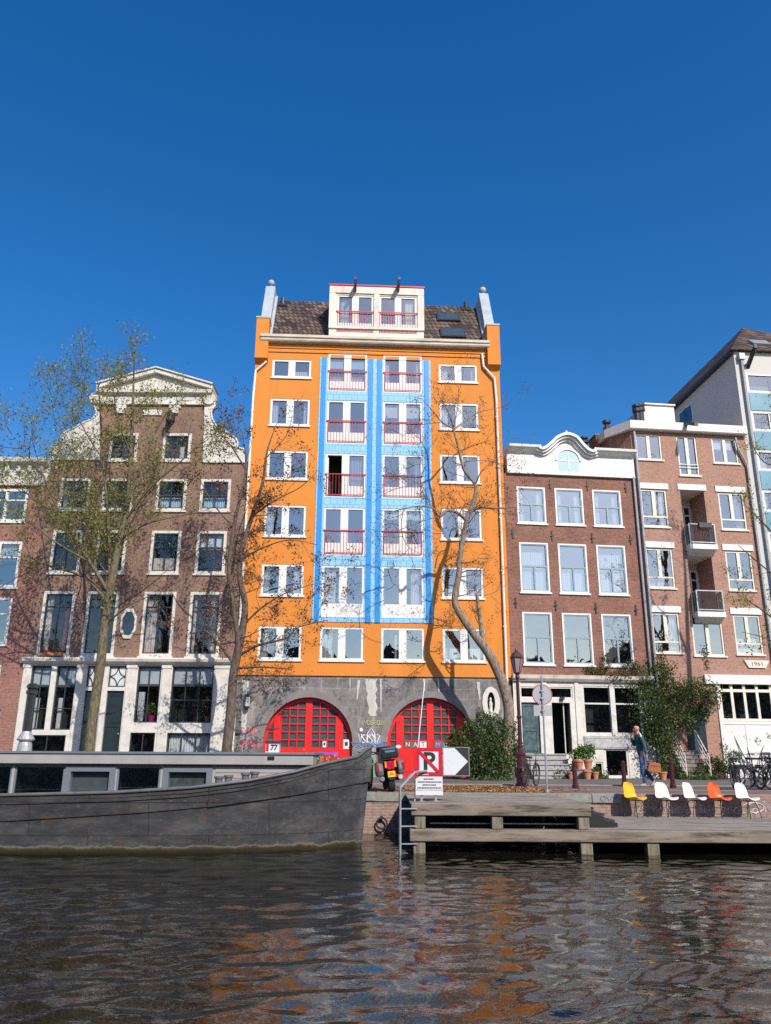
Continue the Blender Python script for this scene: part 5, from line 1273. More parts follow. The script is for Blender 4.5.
bk = N(nt,'ShaderNodeTexBrick'); cb = N(nt,'ShaderNodeCombineXYZ'); nt.links.new(sp.outputs[0], cb.inputs[0]); nt.links.new(sp.outputs[2], cb.inputs[1]); nt.links.new(cb.outputs[0], bk.inputs['Vector']); bk.inputs['Scale'].default_value = 1; bk.inputs['Brick Width'].default_value = 2.3; bk.inputs['Row Height'].default_value = .62; bk.inputs['Mortar Size'].default_value = .011; bk.inputs['Mortar Smooth'].default_value = .3; bk.inputs['Color1'].default_value = (1,1,1,1); bk.inputs['Color2'].default_value = (.86,.86,.86,1); bk.inputs['Mortar'].default_value = (.5,.47,.45,1); c = mixc(nt, 1.0, c, bk.outputs['Color'], 'MULTIPLY')
wl = N(nt, 'ShaderNodeMath', operation='ADD'); nt.links.new(sp.outputs[2], wl.inputs[0])
nz2 = noise(nt, objco(nt,(1,1,1)), 2.5, 5, .7); sc2 = N(nt, 'ShaderNodeMath', operation='MULTIPLY'); sc2.inputs[1].default_value = .22; nt.links.new(nz2, sc2.inputs[0]); nt.links.new(sc2.outputs[0], wl.inputs[1])
mr = N(nt, 'ShaderNodeMapRange'); mr.inputs['From Min'].default_value = -.90; mr.inputs['From Max'].default_value = -.37; nt.links.new(wl.outputs[0], mr.inputs[0])
band = ramp(nt, mr.outputs[0], [(.28,1.0),(.345,.9),(.39,0.0)]); bandc = ramp(nt, mr.outputs[0], [(.0,(.02,.018,.008)),(.24,(.04,.032,.014)),(.30,(.075,.062,.035)),(.36,(.20,.185,.155))])
c = mixc(nt, band, c, bandc); nt.links.new(c, p.inputs['Base Color']); p.inputs['Roughness'].default_value = .5
bb_ = N(nt, 'ShaderNodeBump'); bb_.inputs['Strength'].default_value = .25; bb_.inputs['Distance'].default_value = .03; nt.links.new(n1, bb_.inputs['Height']); nt.links.new(bb_.outputs[0], p.inputs['Normal'])
mb = MB(); LV = 12
rows = []
for s in ST:
    zs = itp(SH, s); zl = [-2.0,-1.4]+[-1.0+(zs+1.0)*k/(LV-3) for k in range(LV-2)]
    near = [(rake(s,z), SY-hbreadth(s,z), z) for z in zl]; far = [(rake(s,z), SY+hbreadth(s,z), z) for z in zl]
    rows.append((near, far, zs))
for (n0,f0,z0),(n1_,f1,z1) in zip(rows, rows[1:]):
    for k in range(LV-1):
        mb.face([n0[k],n1_[k],n1_[k+1],n0[k+1]]); mb.face([f0[k],f0[k+1],f1[k+1],f1[k]])
    mb.face([n0[0],f0[0],f1[0],n1_[0]])
n0,f0,_ = rows[0]; mb.face(n0+f0[::-1]); n0,f0,_ = rows[-1]; mb.face(n0+f0[::-1])
hull = mb.build('hull', m_hull, hb, smooth=True)
for q_ in hull.data.polygons: q_.use_smooth = abs(q_.normal.z) < .9
m_deck = M('deck_paint', (.11,.11,.115), .7, .15, 4)
mb = MB()
for (n0,f0,z0),(n1_,f1,z1) in zip(rows, rows[1:]):
    d = .10; a,b,c_,e = n0[-1],f0[-1],f1[-1],n1_[-1]; mb.face([(a[0],a[1]+.02,a[2]-d),(b[0],b[1]-.02,b[2]-d),(c_[0],c_[1]-.02,c_[2]-d),(e[0],e[1]+.02,e[2]-d)])
mb.build('deck', m_deck, hb)
m_rail = M('rail_paint', (.10,.10,.105), .5, .2, 5, dirt=(.22,.21,.2), dirt_amt=.5)
for side in (-1, 1):
    mb = MB(); mb.tube([(rake(s,itp(SH,s)), SY+side*(hbreadth(s,itp(SH,s))-.01), itp(SH,s)) for s in ST], .035, 8); mb.build('gunwale', m_rail, hb, smooth=True)
WL_ = [(0,.36),(.7,.26),(1.55,.13),(2.4,.02),(3.1,-.07),(4.5,-.19),(7.2,-.36),(12,-.5),(16.6,-.3)]
def strake(lo, hi, proud, name, mat, smax, side=-1):
    mb = MB(); SS = [s for s in np.linspace(0,smax,40)]
    pr = []
    for s in SS:
        za, zc = lo(s), hi(s)
        pr.append([(rake(s,z)+ (proud if s == 0 else 0), SY+side*(hbreadth(s,z)+o), z) for z, o in ((za,-.02),(za,proud),(zc,proud),(zc,-.02))])
    for p_, q_ in zip(pr, pr[1:]):
        for k in range(4): mb.face([p_[k],q_[k],q_[(k+1)%4],p_[(k+1)%4]])
    mb.face(pr[0]); mb.face(pr[-1]); return mb.build(name, mat, hb)
for side in (-1,1):
    strake(lambda s: itp(WL_,s), lambda s: max(itp(WL_,s)+.05, min(itp(SH,s)-.18, itp(WL_,s)+.50-.12*s)), .035, 'wale', m_hull, 3.2, side)
    strake(lambda s: itp(WL_,s)-.0, lambda s: itp(WL_,s)+.035, .022, 'rubbing_strake', m_hull, 16, side)
    strake(lambda s: itp(SH,s)-.17, lambda s: itp(SH,s)-.14, .018, 'rubbing_strake', m_hull, 16, side)
# cabin
m_glassboat = glassmat('boat_glass', .34, wob=.4)
YC0, YC1 = 17.42, 19.7; cx1 = at(306.5,770,YC0).x; cx0 = -14.0; zr0, zr1 = at(120,764,YC0).z, at(120,751.5,YC0-.12).z
m_siding = M('grey_siding', (.34,.32,.30), .6, .06, 4, stretch=(.3,1,3)); m_roofb = M('blue_grey_trim', (.15,.175,.20), .5, .08, 3); m_fascia = M('pale_fascia', (.34,.325,.30), .6, .08, 3, dirt=(.22,.21,.20), dirt_amt=.4)
cw = []
class CB: pass
def cr(px0,py0,px1,py1):
    a = at(px0,py0,YC0); b = at(px1,py1,YC0); return [a.x,b.x,b.z,a.z]
zw0, zw1 = .12, zr0-.035
wins = [(-115,-55,1),(-50,-12,0),(-8,11,0),(13.5,64,0),(65,115,1),(116.5,160,0),(163,212,2)]
for i,(a,b,k) in enumerate(wins):
    xa, xb = at(a,780,YC0).x, at(b,780,YC0).x; r = [xa,xb,zw0-.16 if k == 0 else zw0-.10,zw1]; cw.append(r+[1])
    mb = MB(); bb = .035 if k == 0 else .085; frame(mb, [r[0]+.001,r[1]-.001,r[2]+.001,r[3]-.001], bb, YC0-.03 if k else YC0+.01, YC0+.05)
    if k: frame(mb, [r[0]+bb,r[1]-bb,r[2]+bb,r[3]-bb], .03, YC0-.04, YC0+.03)
    w = mb.build('window', m_roofb, hb); mb = MB(); mb.face([(r[0]+bb,YC0+.03,r[2]+bb),(r[1]-bb,YC0+.03,r[2]+bb),(r[1]-bb,YC0+.03,r[3]-bb),(r[0]+bb,YC0+.03,r[3]-bb)]); mb.build('pane', m_glassboat, w)
    if k: mb = MB(); mb.box(r[0]+bb,r[1]-bb,YC0+.10,YC0+.11,r[2]+bb,r[3]-bb); mb.build('blind', M('lace_blind',(.17,.20,.17),.9,.45,9) if k == 2 else M('cloth_blind',(.20,.22,.21),.9,.15,3), w)
mb = MB(); wall_grid(mb, cx0, cx1, -.1, zr0, [h for h in cw if h[0] > cx0], y=YC0, reveal=.06, room=1.0, m=0, mr=0, mi=1); shell_sides(mb, cx0, cx1, -.1, zr0, YC0, YC1, 0, top=False)
z = zw0-.18
mb2 = MB()
for k in range(6): zz = -.02+k*.115; mb2.box(at(214,780,YC0).x+.03, cx1+.012, YC0-.012, YC0-.001, zz, zz+.105)
cab = mb.build('cabin', [m_siding, m_int], hb); mb2.build('siding_boards', m_siding, cab)
mb = MB(); mb.box(cx0-.15, cx1+.14, YC0-.12, YC1+.12, zr0+.001, zr1-.045); rf = mb.build('cabin_roof', m_fascia, hb, bevel=.01)
mb = MB(); mb.box(cx0-.18, cx1+.17, YC0-.15, YC1+.15, zr1-.044, zr1); mb.build('roof_trim', m_roofb, rf)
xv = at(271,756,YC0-.13).x; mb = MB(); mb.box(xv-.07,xv+.07,YC0-.135,YC0-.121,zr0+.10,zr0+.17); mb.build('roof_vent', m_black, rf)
for px in (228.5, 254.5, 245.5, 219):
    s = SX-at(px,778,17.0).x; zd = itp(SH,s)-.1; Yb = SY-hbreadth(s,zd)+.22; x = at(px,778,Yb).x
    mb = MB(); mb.lathe([(.075,0),(.075,.2),(.095,.21),(.095,.25),(0,.25)], (x,Yb,zd), 14); mb.build('mooring_bitt', m_rail, hb)
fx = at(25,745,18.4); mb = MB(); zq = zr1
mb.lathe([(.16,0),(.15,.12),(.13,.22)], (fx.x,18.4,zq), 16); mb.lathe([(.17,.221),(.19,.25),(.11,.38),(.10,.42)], (fx.x,18.4,zq), 16); fl = mb.build('flue_cone', M('dull_zinc',(.42,.42,.41),.5,.25,8,metal=.4), hb, smooth=False)
mb = MB(); mb.lathe([(.10,.421),(.098,1.22)], (fx.x,18.4,zq), 18); mb.lathe([(.10,1.221),(.125,1.23),(.125,1.30),(.09,1.33),(.125,1.36),(.125,1.42),(.08,1.46),(0,1.47)], (fx.x,18.4,zq), 18); mb.build('flue_pipe', M('black_enamel',(.03,.03,.032),.2,.2,spec=.8), fl, smooth=False)
ap_ = at(345,755,18.5)
# a box with the number 77 on the roof edge and flower box near the bow
a = at(273,744,19.0); nbx = thing('house_number_box', 'small white box with the number 77 standing on the houseboat roof', 'box', (0,0,0))
mb = MB(); mb.box(a.x-.15,a.x+.15,18.9,19.15,zr1+.001,zr1+.22); bx = mb.build('box_body', m_signw, nbx); mb = MB(); mb.prism([(18.86,zr1+.221),(19.19,zr1+.221),(19.19,zr1+.23),(19.02,zr1+.27),(18.86,zr1+.24)], a.x-.18, a.x+.18, axis='x'); mb.build('lid', m_dkmetal, nbx)
text_mesh('77', .16, m_signk, 'number', bx, (a.x+.04,18.893,zr1+.11), bold=.005); mb = MB(); mb.box(a.x-.14,a.x-.08,18.894,18.899,zr1+.03,zr1+.19); mb.build('red_panel', m_signred, bx)
a = at(314,768,18.0); fb = thing('bow_planter', 'dark planter of yellow flowers on the houseboat foredeck by the cabin', 'planter'); zd = .66
mb = MB(); mb.box(a.x-.25,a.x+.45,18.2,18.6,zd-.25,zd+.06); mb.build('trough', m_dkmetal, fb)
r_ = np.random.default_rng(8); pts = np.stack([r_.uniform(a.x-.28,a.x+.5,260), r_.uniform(18.15,18.6,260), zd+.05+np.abs(r_.normal(0,.10,260))],1)
m_green = leafmat('leaf_mid_green', (.035,.075,.012), (.10,.16,.03)); m_yelfl = leafmat('yellow_petals', (.65,.42,.02), (.8,.55,.05))
leaf_mesh('foliage', pts, .06, [m_green, m_yelfl], fb, 3)
# ================================================================ TREES AND PLANTS
m_barkg = M('green_grey_bark', (.125,.10,.062), .95, .7, 14, bump=1, bscale=30, stretch=(1,1,.4), dirt=(.17,.17,.055), dirt_amt=.8, dirt_scale=5)
m_barkb = M('brown_bark', (.115,.085,.062), .95, .65, 14, bump=1, bscale=26, stretch=(1,1,.35))
m_barkl = M('pale_bark', (.24,.18,.135), .95, .7, 14, bump=1, bscale=26, stretch=(1,1,.4), dirt=(.10,.08,.06), dirt_amt=.75, dirt_scale=5)
m_twig = M('twig_bark', (.12,.085,.06), .9, .2, 4)
m_spring = leafmat('young_leaf', (.17,.20,.025), (.36,.36,.06), .45)
m_brown = leafmat('dry_brown_leaf', (.09,.045,.02), (.20,.10,.045), .2)
m_dark = leafmat('dark_leaf', (.02,.048,.011), (.09,.14,.03), .35)
m_mid = leafmat('hedge_leaf', (.035,.075,.014), (.17,.23,.05), .4)
m_litter = leafmat('litter_leaf', (.26,.11,.04), (.50,.26,.10), .1)
def twig(mb, p, d, L, r, lev, rn, tips, up, wig, kids_=4, sides=4):
    n = 5; pts = [p]; q = Vector(p); dd = Vector(d).normalized(); ks = []
    for i in range(n):
        dd = (dd + Vector((rn.gauss(0,wig), rn.gauss(0,wig), rn.gauss(0,wig)+up))).normalized()
        q = q + dd*L/n; pts.append(q.copy())
        if lev > 0 and i >= 1: ks.append((q.copy(), dd.copy()))
    mb.tube(pts, [r*(1-.7*i/n) for i in range(n+1)], sides, cap=False)
    if lev == 0:
        tips.append((pts[-1], dd)); tips.append((pts[-3], dd)); return
    for _ in range(kids_):
        b, bd = rn.choice(ks); o = Vector((rn.gauss(0,1), rn.gauss(0,1), rn.gauss(0,.8)))
        o = (o - bd*o.dot(bd)).normalized()
        twig(mb, b, bd*.75+o*.75, L*rn.uniform(.45,.75), r*.5, lev-1, rn, tips, up, wig, max(2,kids_-1), 3)
    tips.append((pts[-1], dd))
def tree(name, label, base, trunk, limbs, Y, barkm, leafs, seed, RS=1.0, spawn=(.9,1.6), lev=2, up=.06, wig=.2, leaf=(.07,6,.13), twig_r=.012, per_m=1.6, jit=.5, cat='tree', keep=None, kids_=4, twigm=None, group=None):
    """trunk and limbs are runs of (px, py, depth offset, radius), traced and set at the tree's own distance"""
    rn = random.Random(seed); t = thing(name, label, cat, (base[0], base[1], 0), 0, group); off = Vector((base[0], base[1], 0))
    def run(P): return spline([at(p[0], p[1], Y+p[2])-off for p in P]), [p[3]*RS for p in P]
    def rads(r, n): return [r[min(i//6, len(r)-1)]+(r[min(i//6+1,len(r)-1)]-r[min(i//6,len(r)-1)])*(i%6)/6 for i in range(n)]
    mb = MB(); P, r = run(trunk); P = [Vector((P[0].x-.02, P[0].y, 0.0))]+P; rr = rads(r, len(P)-1); mb.tube(P, [rr[0]*1.25]+rr, 12)
    tw = MB(); tips = []; allr = [(P, [rr[0]]+rr, .45)]
    for L_ in limbs:
        P, r = run(L_); rr = rads(r, len(P)); mb.tube(P, rr, 8); allr.append((P, rr, 0.0))
    mb.build('trunk', barkm, t, smooth=True)
    for P, rr, st_ in allr:
        n = len(P)
        for i in range(int(n*st_), n):
            if i == 0: continue
            seg = (P[i]-P[i-1]).length; k = seg*per_m; k = int(k)+(rn.random() < k-int(k))
            for _ in range(k):
                d = (P[i]-P[i-1]).normalized(); o = Vector((rn.gauss(0,1), rn.gauss(0,1)*.8, rn.gauss(0.2,.8))); o = (o-d*o.dot(d)).normalized()
                twig(tw, P[i], d*rn.uniform(.3,1)+o, rn.uniform(*spawn), max(twig_r, rr[i]*.28) if rr[i]*.28 < .03 else .03, lev, rn, tips, up, wig, kids_)
    tw.build('branch_crown', twigm or m_twig, t)
    if leafs:
        size, nper, spread = leaf; pts = []
        for p, d in tips:
            for _ in range(rn.randint(max(0,nper-3), nper+(2 if nper > 2 else nper))):
                q = p - d*rn.uniform(0,.35) + Vector((rn.gauss(0,spread), rn.gauss(0,spread), rn.gauss(0,spread)))
                if keep is None or keep(q+off): pts.append(tuple(q))
        leaf_mesh('crown', pts, size, leafs, t, seed)
    return t, tips
# tall young-leaved tree in front of the gabled house
YA = 31.8; b = at(88.5,752,YA)
tree('elm_tree', 'tall slender tree with sparse young yellow-green leaves in front of the gabled house', (b.x, YA),
     [(88.5,756,0,.20),(94,708,0,.185),(100.5,665,0,.18),(105,621,0,.17),(112,579,0,.16),(121,534,0,.13),(128,500,0,.105),(131,450,.1,.075),(133,400,.1,.055),(134,375,.2,.028),(135,352,.2,.012)],
     [[(106,600,0,.08),(84,577,.3,.055),(50,566,.6,.035),(18,552,.8,.015)],
      [(107,590,0,.09),(90,562,-.3,.07),(61,515,-.6,.05),(44,478,-.8,.03),(32,440,-.9,.012)],
      [(110,580,0,.08),(108,519,.4,.06),(103,456,.7,.045),(99,394,.9,.028),(96,372,1,.01)],
      [(128,505,0,.06),(146,453,.5,.042),(166,414,.8,.026),(186,396,.9,.01)],
      [(125,520,0,.06),(150,488,-.5,.045),(180,462,-.8,.03),(208,436,-1,.012)],
      [(120,540,0,.05),(146,524,-.3,.036),(175,517,-.5,.02),(200,512,-.6,.01)],
      [(90,562,-.3,.05),(60,545,-.8,.035),(28,520,-1.2,.025),(-8,490,-1.5,.012)],
      [(131,455,0,.04),(118,420,-.6,.03),(112,380,-.9,.02),(110,368,-1,.01)],
      [(105,625,0,.05),(128,606,-.4,.03),(150,596,-.6,.015)],
      [(103,460,.7,.03),(82,425,.9,.022),(68,385,1,.012)],
      [(61,515,-.6,.035),(32,498,-.9,.026),(6,472,-1.1,.016),(-18,452,-1.2,.008)],[(50,566,.6,.03),(24,574,.9,.02),(-8,592,1.1,.01)],[(84,577,.3,.035),(72,510,.5,.026),(60,450,.7,.018),(52,404,.8,.009)],
      [(44,478,-.8,.02),(22,448,-1.1,.014),(4,424,-1.2,.008)],[(112,579,0,.04),(90,545,.6,.03),(100,500,1,.022),(86,470,1.2,.010)]],
     YA, m_barkg, [m_spring], 21, RS=1.02, spawn=(.8,1.65), lev=2, up=.15, wig=.17, leaf=(.105,2,.13), per_m=2.2, twig_r=.017, kids_=5)
# thin brown-leaved tree at the corner of the warehouse
YB_ = 32.4; b = at(226,752,YB_)
tree('maple_tree', 'thin forked tree with withered brown seed clusters at the corner of the orange warehouse', (b.x, YB_),
     [(226,756,0,.155),(231,710,0,.15),(234,672,0,.14),(242,632,0,.12),(245,605,0,.10),(240,578,0,.09),(241,555,0,.085),(252,516,.1,.07),(262.5,483,.2,.05),(267,452,.2,.03),(276,425,.3,.012)],
     [[(236,668,0,.10),(238,640,-.2,.085),(232,600,-.3,.08),(229,566,-.3,.07),(236,516,-.4,.055),(246,470,-.5,.035),(242,430,-.5,.012)],
      [(240,655,0,.05),(259,645,-.2,.04),(286,638,-.4,.028),(299,627,-.5,.02),(328,620,-.6,.01)],
      [(240,668,0,.04),(262,667,-.3,.03),(291,669,-.5,.015)],
      [(234,664,0,.05),(213.6,638,-.3,.035),(195,622,-.4,.018)],
      [(246,470,-.5,.03),(231,446,-.7,.022),(213,426,-.8,.01)],
      [(252,516,.1,.03),(276,500,-.2,.022),(302,486,-.3,.014),(318,470,-.3,.008)],
      [(241,560,0,.035),(262,548,-.3,.026),(290,540,-.5,.018),(318,545,-.6,.008)],
      [(243,625,0,.035),(264,606,-.4,.026),(288,592,-.6,.016),(310,585,-.6,.008)],
      [(236,530,-.3,.03),(214,505,-.5,.02),(200,480,-.6,.01)],
      [(266,458,.2,.02),(286,436,0,.014),(292,415,0,.008)]],
     YB_, m_barkb, [m_brown], 5, RS=1.3, spawn=(.8,1.7), lev=2, up=.03, wig=.25, leaf=(.10,5,.085), per_m=1.7, twig_r=.013, kids_=4)
# crooked bare tree before the warehouse
YC_ = 34.2; b = at(503,772,YC_)
c3 = lambda x,y,o,r: (380+x/5.12, 360+y/5.12, o, r)
c4 = lambda x,y,o,r: (400+x/5.93, 540+y/5.93, o, r)
tree('crooked_tree', 'crooked bare tree with a pale leaning trunk and snapped stub before the orange warehouse', (b.x, YC_),
     [(503,778,0,.27),(506,740,0,.235),(509,712,0,.22),c4(610,850,0,.225),c4(530,680,0,.20),c4(440,560,0,.175),c4(345,420,0,.15),c4(325,345,0,.14),c4(350,200,0,.125),c3(410,1000,0,.115),c3(445,820,0,.105),c3(482,720,0,.095),c3(488,640,.1,.085),c3(430,560,.1,.07),c3(400,440,.1,.06),c3(375,350,.1,.05)],
     [[c4(495,620,0,.12),c4(472,450,.2,.085),c4(455,315,.3,.075)],
      [c3(445,825,0,.08),c3(400,785,-.4,.07),c3(345,770,-.7,.065),c3(305,800,-.9,.055),c3(262,755,-1.1,.04),c3(170,752,-1.3,.028),c3(60,775,-1.5,.018),c3(-5,768,-1.6,.008)],
      [c3(480,770,0,.06),c3(520,755,-.3,.05),c3(600,760,-.6,.042),c3(700,752,-.8,.015)],
      [c3(378,352,.1,.04),c3(320,320,-.3,.036),c3(270,260,-.5,.026),c3(215,200,-.7,.012)],
      [c3(380,355,.1,.045),c3(440,310,.5,.036),c3(500,270,.7,.026),c3(590,248,.9,.015),c3(640,240,1,.008)],
      [c3(375,350,.1,.04),c3(350,270,.4,.026),c3(300,180,.5,.014),c3(270,140,.5,.007)],
      [c3(375,350,.1,.03),c3(400,230,-.3,.02),c3(400,110,-.4,.008)],
      [c3(432,565,.1,.035),c3(448,500,.2,.03)],
      [c3(488,640,.1,.035),c3(520,570,-.4,.022),c3(590,510,-.6,.013),c3(680,470,-.7,.007)],
      [c3(320,320,-.3,.022),c3(200,335,-.5,.015),c3(110,395,-.6,.008)],
      [c3(262,755,-1.1,.026),c3(215,650,-1.3,.018),c3(110,600,-1.5,.012),c3(0,640,-1.6,.006)],
      [c3(305,800,-.9,.026),c3(200,830,-1.2,.018),c3(80,880,-1.4,.008)],
      [c3(440,520,.1,.02),c3(540,515,.4,.014),c3(660,540,.6,.01),c3(760,575,.7,.006)],
      [c3(425,790,0,.03),c3(430,740,.2,.026),c3(465,730,.3,.012)],
      [c4(495,330,.2,.016),c4(560,310,.3,.014),c4(640,260,.4,.008)],
      [c3(120,760,-1.4,.02),c3(110,870,-1.6,.018),c3(150,960,-1.6,.012),c3(260,1010,-1.5,.006)],
      [c4(345,410,0,.018),c4(260,440,-.4,.012),c4(200,500,-.6,.006)]],
     YC_, m_barkl, [m_brown], 9, spawn=(.6,1.4), lev=2, up=.08, wig=.24, leaf=(.075,2,.07), per_m=2.3, twig_r=.012, kids_=3)
# tree just outside the picture whose leafy branches hang over the flats
YD_ = 31.0; bx_ = at(822,760,YD_)
d5 = lambda x,y,o,r: (490+x/2.7438, 320+y/2.7438, o, r)
tree('overhanging_tree', 'half bare quay tree with a few bright leaves reaching across the balcony flats', (bx_.x, YD_),
     [(822,768,0,.19),(824,700,0,.17),(822,620,0,.15),(818,540,0,.11),(812,470,0,.08),(806,400,0,.05),(800,350,0,.02)],
     [[(822,600,0,.07),(795,560,-.2,.05),(768,528,-.4,.03),(748,508,-.5,.012)],
      [(820,560,0,.06),(796,590,.3,.04),(765,568,.5,.025),(738,545,.6,.010)],
      [(822,640,0,.06),(792,632,.2,.04),(762,610,.3,.025),(735,592,.3,.010)],
      [(816,500,0,.06),(790,470,.3,.04),(764,462,.5,.02),(750,440,.5,.008)],
      [(822,690,0,.05),(795,660,-.3,.035),(770,640,-.5,.02),(742,632,-.6,.008)]],
     YD_, m_barkg, [m_spring], 33, RS=1.2, spawn=(.6,1.3), lev=2, up=.08, wig=.22, leaf=(.095,2,.11), per_m=1.4, twig_r=.011, kids_=4)
# shrubs ------------------------------------------------------------------------
def blob_points(r_, lobes, n, shell=.55):
    w = np.array([l[3]*l[4]*l[5] for l in lobes])**.67; w /= w.sum(); out = []
    for l, k in zip(lobes, r_.multinomial(n, w)):
        d = r_.normal(size=(k,3)); d /= np.linalg.norm(d,axis=1)[:,None]; rad = (shell+(1-shell)*r_.random(k))[:,None]*(1+.22*np.sin(5*d[:,:1]+3*d[:,2:3]+l[0]))
        out.append(np.array(l[:3])+d*rad*np.array(l[3:6]))
    return np.concatenate(out)
def shrub(name, label, cat, loc, lobes, n, size, mats, seed, stems=5, shell=.5, group=None):
    t = thing(name, label, cat, loc, 0, group); r_ = np.random.default_rng(seed); pts = blob_points(r_, lobes, n, shell); pts = pts[pts[:,2] > .02]
    leaf_mesh('foliage', pts, size, mats, t, seed); rn = random.Random(seed); mb = MB()
    if not stems: return t
    for k in range(stems):
        l = rn.choice(lobes); mb.tube(spline([(rn.uniform(-.15,.15), rn.uniform(-.1,.1), 0), (l[0]*.4+rn.uniform(-.1,.1), l[1]*.5, l[2]*.5), (l[0], l[1], l[2]+l[5]*.5)], 4), [.03-.0022*i for i in range(9)], 5)
    mb.build('stem', m_twig, t, smooth=True); return t
def lobe(px, py, Y, base, rx, ry, rz):
    p = at(px, py, Y); return (p.x-base.x, Y-base.y, p.z, rx, ry, rz)
bs = Vector((at(478,770,33.8).x, 33.8, .02))
def L_(px,py,Y,rx,ry,rz): return lobe(px,py,Y,bs,rx,ry,rz)
shrub('evergreen_bush', 'dense dark evergreen bush under the niche, between the red door and lamp post', 'bush', bs,
      [L_(470,735,34.5,.65,.6,.6),L_(483,722,34.8,.55,.5,.5),L_(498,735,33.6,.62,.6,.9),L_(464,752,34.2,.55,.6,.7),L_(480,762,33.6,.95,.8,.8),L_(500,765,33.2,.7,.7,.7),L_(512,745,34.4,.4,.5,1.2),L_(459,768,34,.5,.5,.5),L_(454,742,34.6,.4,.4,.5),L_(490,745,33.4,.6,.5,.7)], 12000, .10, [m_dark, m_dark, m_mid], 41, 8)
bs = Vector((at(655,775,36).x, 36.2, .02))
shrub('climbing_shrub', 'large climbing green shrub growing up between the red brick house and balcony flats', 'shrub', bs,
      [L_(655,672,37.2,.9,.45,.8),L_(640,690,37.0,.85,.6,.8),L_(668,692,36.8,1.0,.7,.8),L_(690,690,36.8,.9,.6,.7),L_(707,697,37,.6,.5,.6),L_(650,715,36.6,1.0,.8,.9),L_(675,718,36.5,.9,.7,.8),L_(695,712,36.9,.6,.5,.5),L_(662,742,36.2,.7,.7,.8),L_(645,735,36.8,.5,.6,.7),L_(664,765,36,.6,.6,.55),L_(655,655,37.5,.35,.3,.5),L_(701,660,37.7,.22,.2,.8)], 12000, .10, [m_dark, m_mid], 42, 4, .30).location.x += .22
bs = Vector((at(722,775,37).x, 36.6, .02))
shrub('ground_shrub', 'low leafy green shrub at the foot of the flats beside the white railing', 'shrub', bs,
      [L_(715,765,36.4,.55,.4,.4),L_(728,768,36.4,.5,.4,.35),L_(735,757,36.8,.4,.3,.3),L_(703,771,36.2,.5,.4,.22),L_(690,774,36.2,.5,.3,.12)], 2600, .085, [m_mid, m_green], 43, 5)
bs = Vector((at(752,745,37.6).x, 37.5, .02))
shrub('trailing_vine', 'thin trailing vine hanging across the white panel of the flats', 'vine', bs,
      [L_(742,738,37.9,.5,.15,.22),L_(755,742,37.95,.45,.15,.35),L_(768,737,38,.5,.15,.2),L_(727,728,37.8,.2,.12,.7),L_(724,750,37.7,.2,.15,.6)], 1300, .08, [m_mid, m_green], 44, 4)
bs = Vector((at(628,672,36.8).x, 37.0, 0)); 
shrub('cornice_creeper', 'brown and green creeper lying along the shop cornice of the red brick house', 'creeper', bs,
      [L_(600,672,36.9,.5,.22,.3),L_(618,676,36.9,.7,.25,.3),L_(632,668,37.0,.5,.25,.45),L_(606,662,37.0,.3,.2,.4),L_(590,670,36.9,.3,.2,.2)], 1500, .085, [m_brown, m_mid, m_dark], 45, 0)
def weeds(name, label, px0, px1, Y, h, n, seed, mats=None):
    r_ = np.random.default_rng(seed); x0, x1 = at(px0,778,Y).x, at(px1,778,Y).x; t = thing(name, label, 'plants', ((x0+x1)/2, Y, .02))
    pts = np.stack([r_.uniform(-(x1-x0)/2,(x1-x0)/2,n), r_.normal(0,.12,n), np.abs(r_.normal(0,h*.5,n))*(.6+.5*np.sin(np.linspace(0,9,n)))],1); pts[:,2] = np.abs(pts[:,2])+.01
    leaf_mesh('foliage', pts, .09, mats or [m_mid, m_green], t, seed); return t
weeds('weed_clump', 'low green weeds at the foot of the grey front steps', 553, 572, 35.7, .35, 500, 1)
weeds('weed_clump', 'low green weeds below the terracotta pots', 576, 608, 36.0, .35, 700, 2)
weeds('weed_clump', 'grassy verge of weeds before the white stair railing', 680, 716, 35.4, .22, 700, 3)
t = weeds('weed_clump', 'sparse weeds along the kerb below the evergreen bush', 470, 512, 32.2, .2, 300, 4)
# leaf litter on the quay
r_ = np.random.default_rng(77); n = 5200
lx = np.concatenate([r_.normal(at(475,787,23.6).x,1.15,n//2), r_.uniform(at(405,787,23.6).x, at(548,787,23.6).x, n//2)]); ly = r_.uniform(22.3,25.6,n); hump = np.exp(-((lx-at(478,787,24).x)/1.4)**2-((ly-24.4)/.9)**2)
lz = .012+hump*.10*r_.random(n)
tag(leaf_mesh('leaf_litter', np.stack([lx,ly,lz],1), .085, [m_litter], None, 3, flat=.85), kind='stuff')
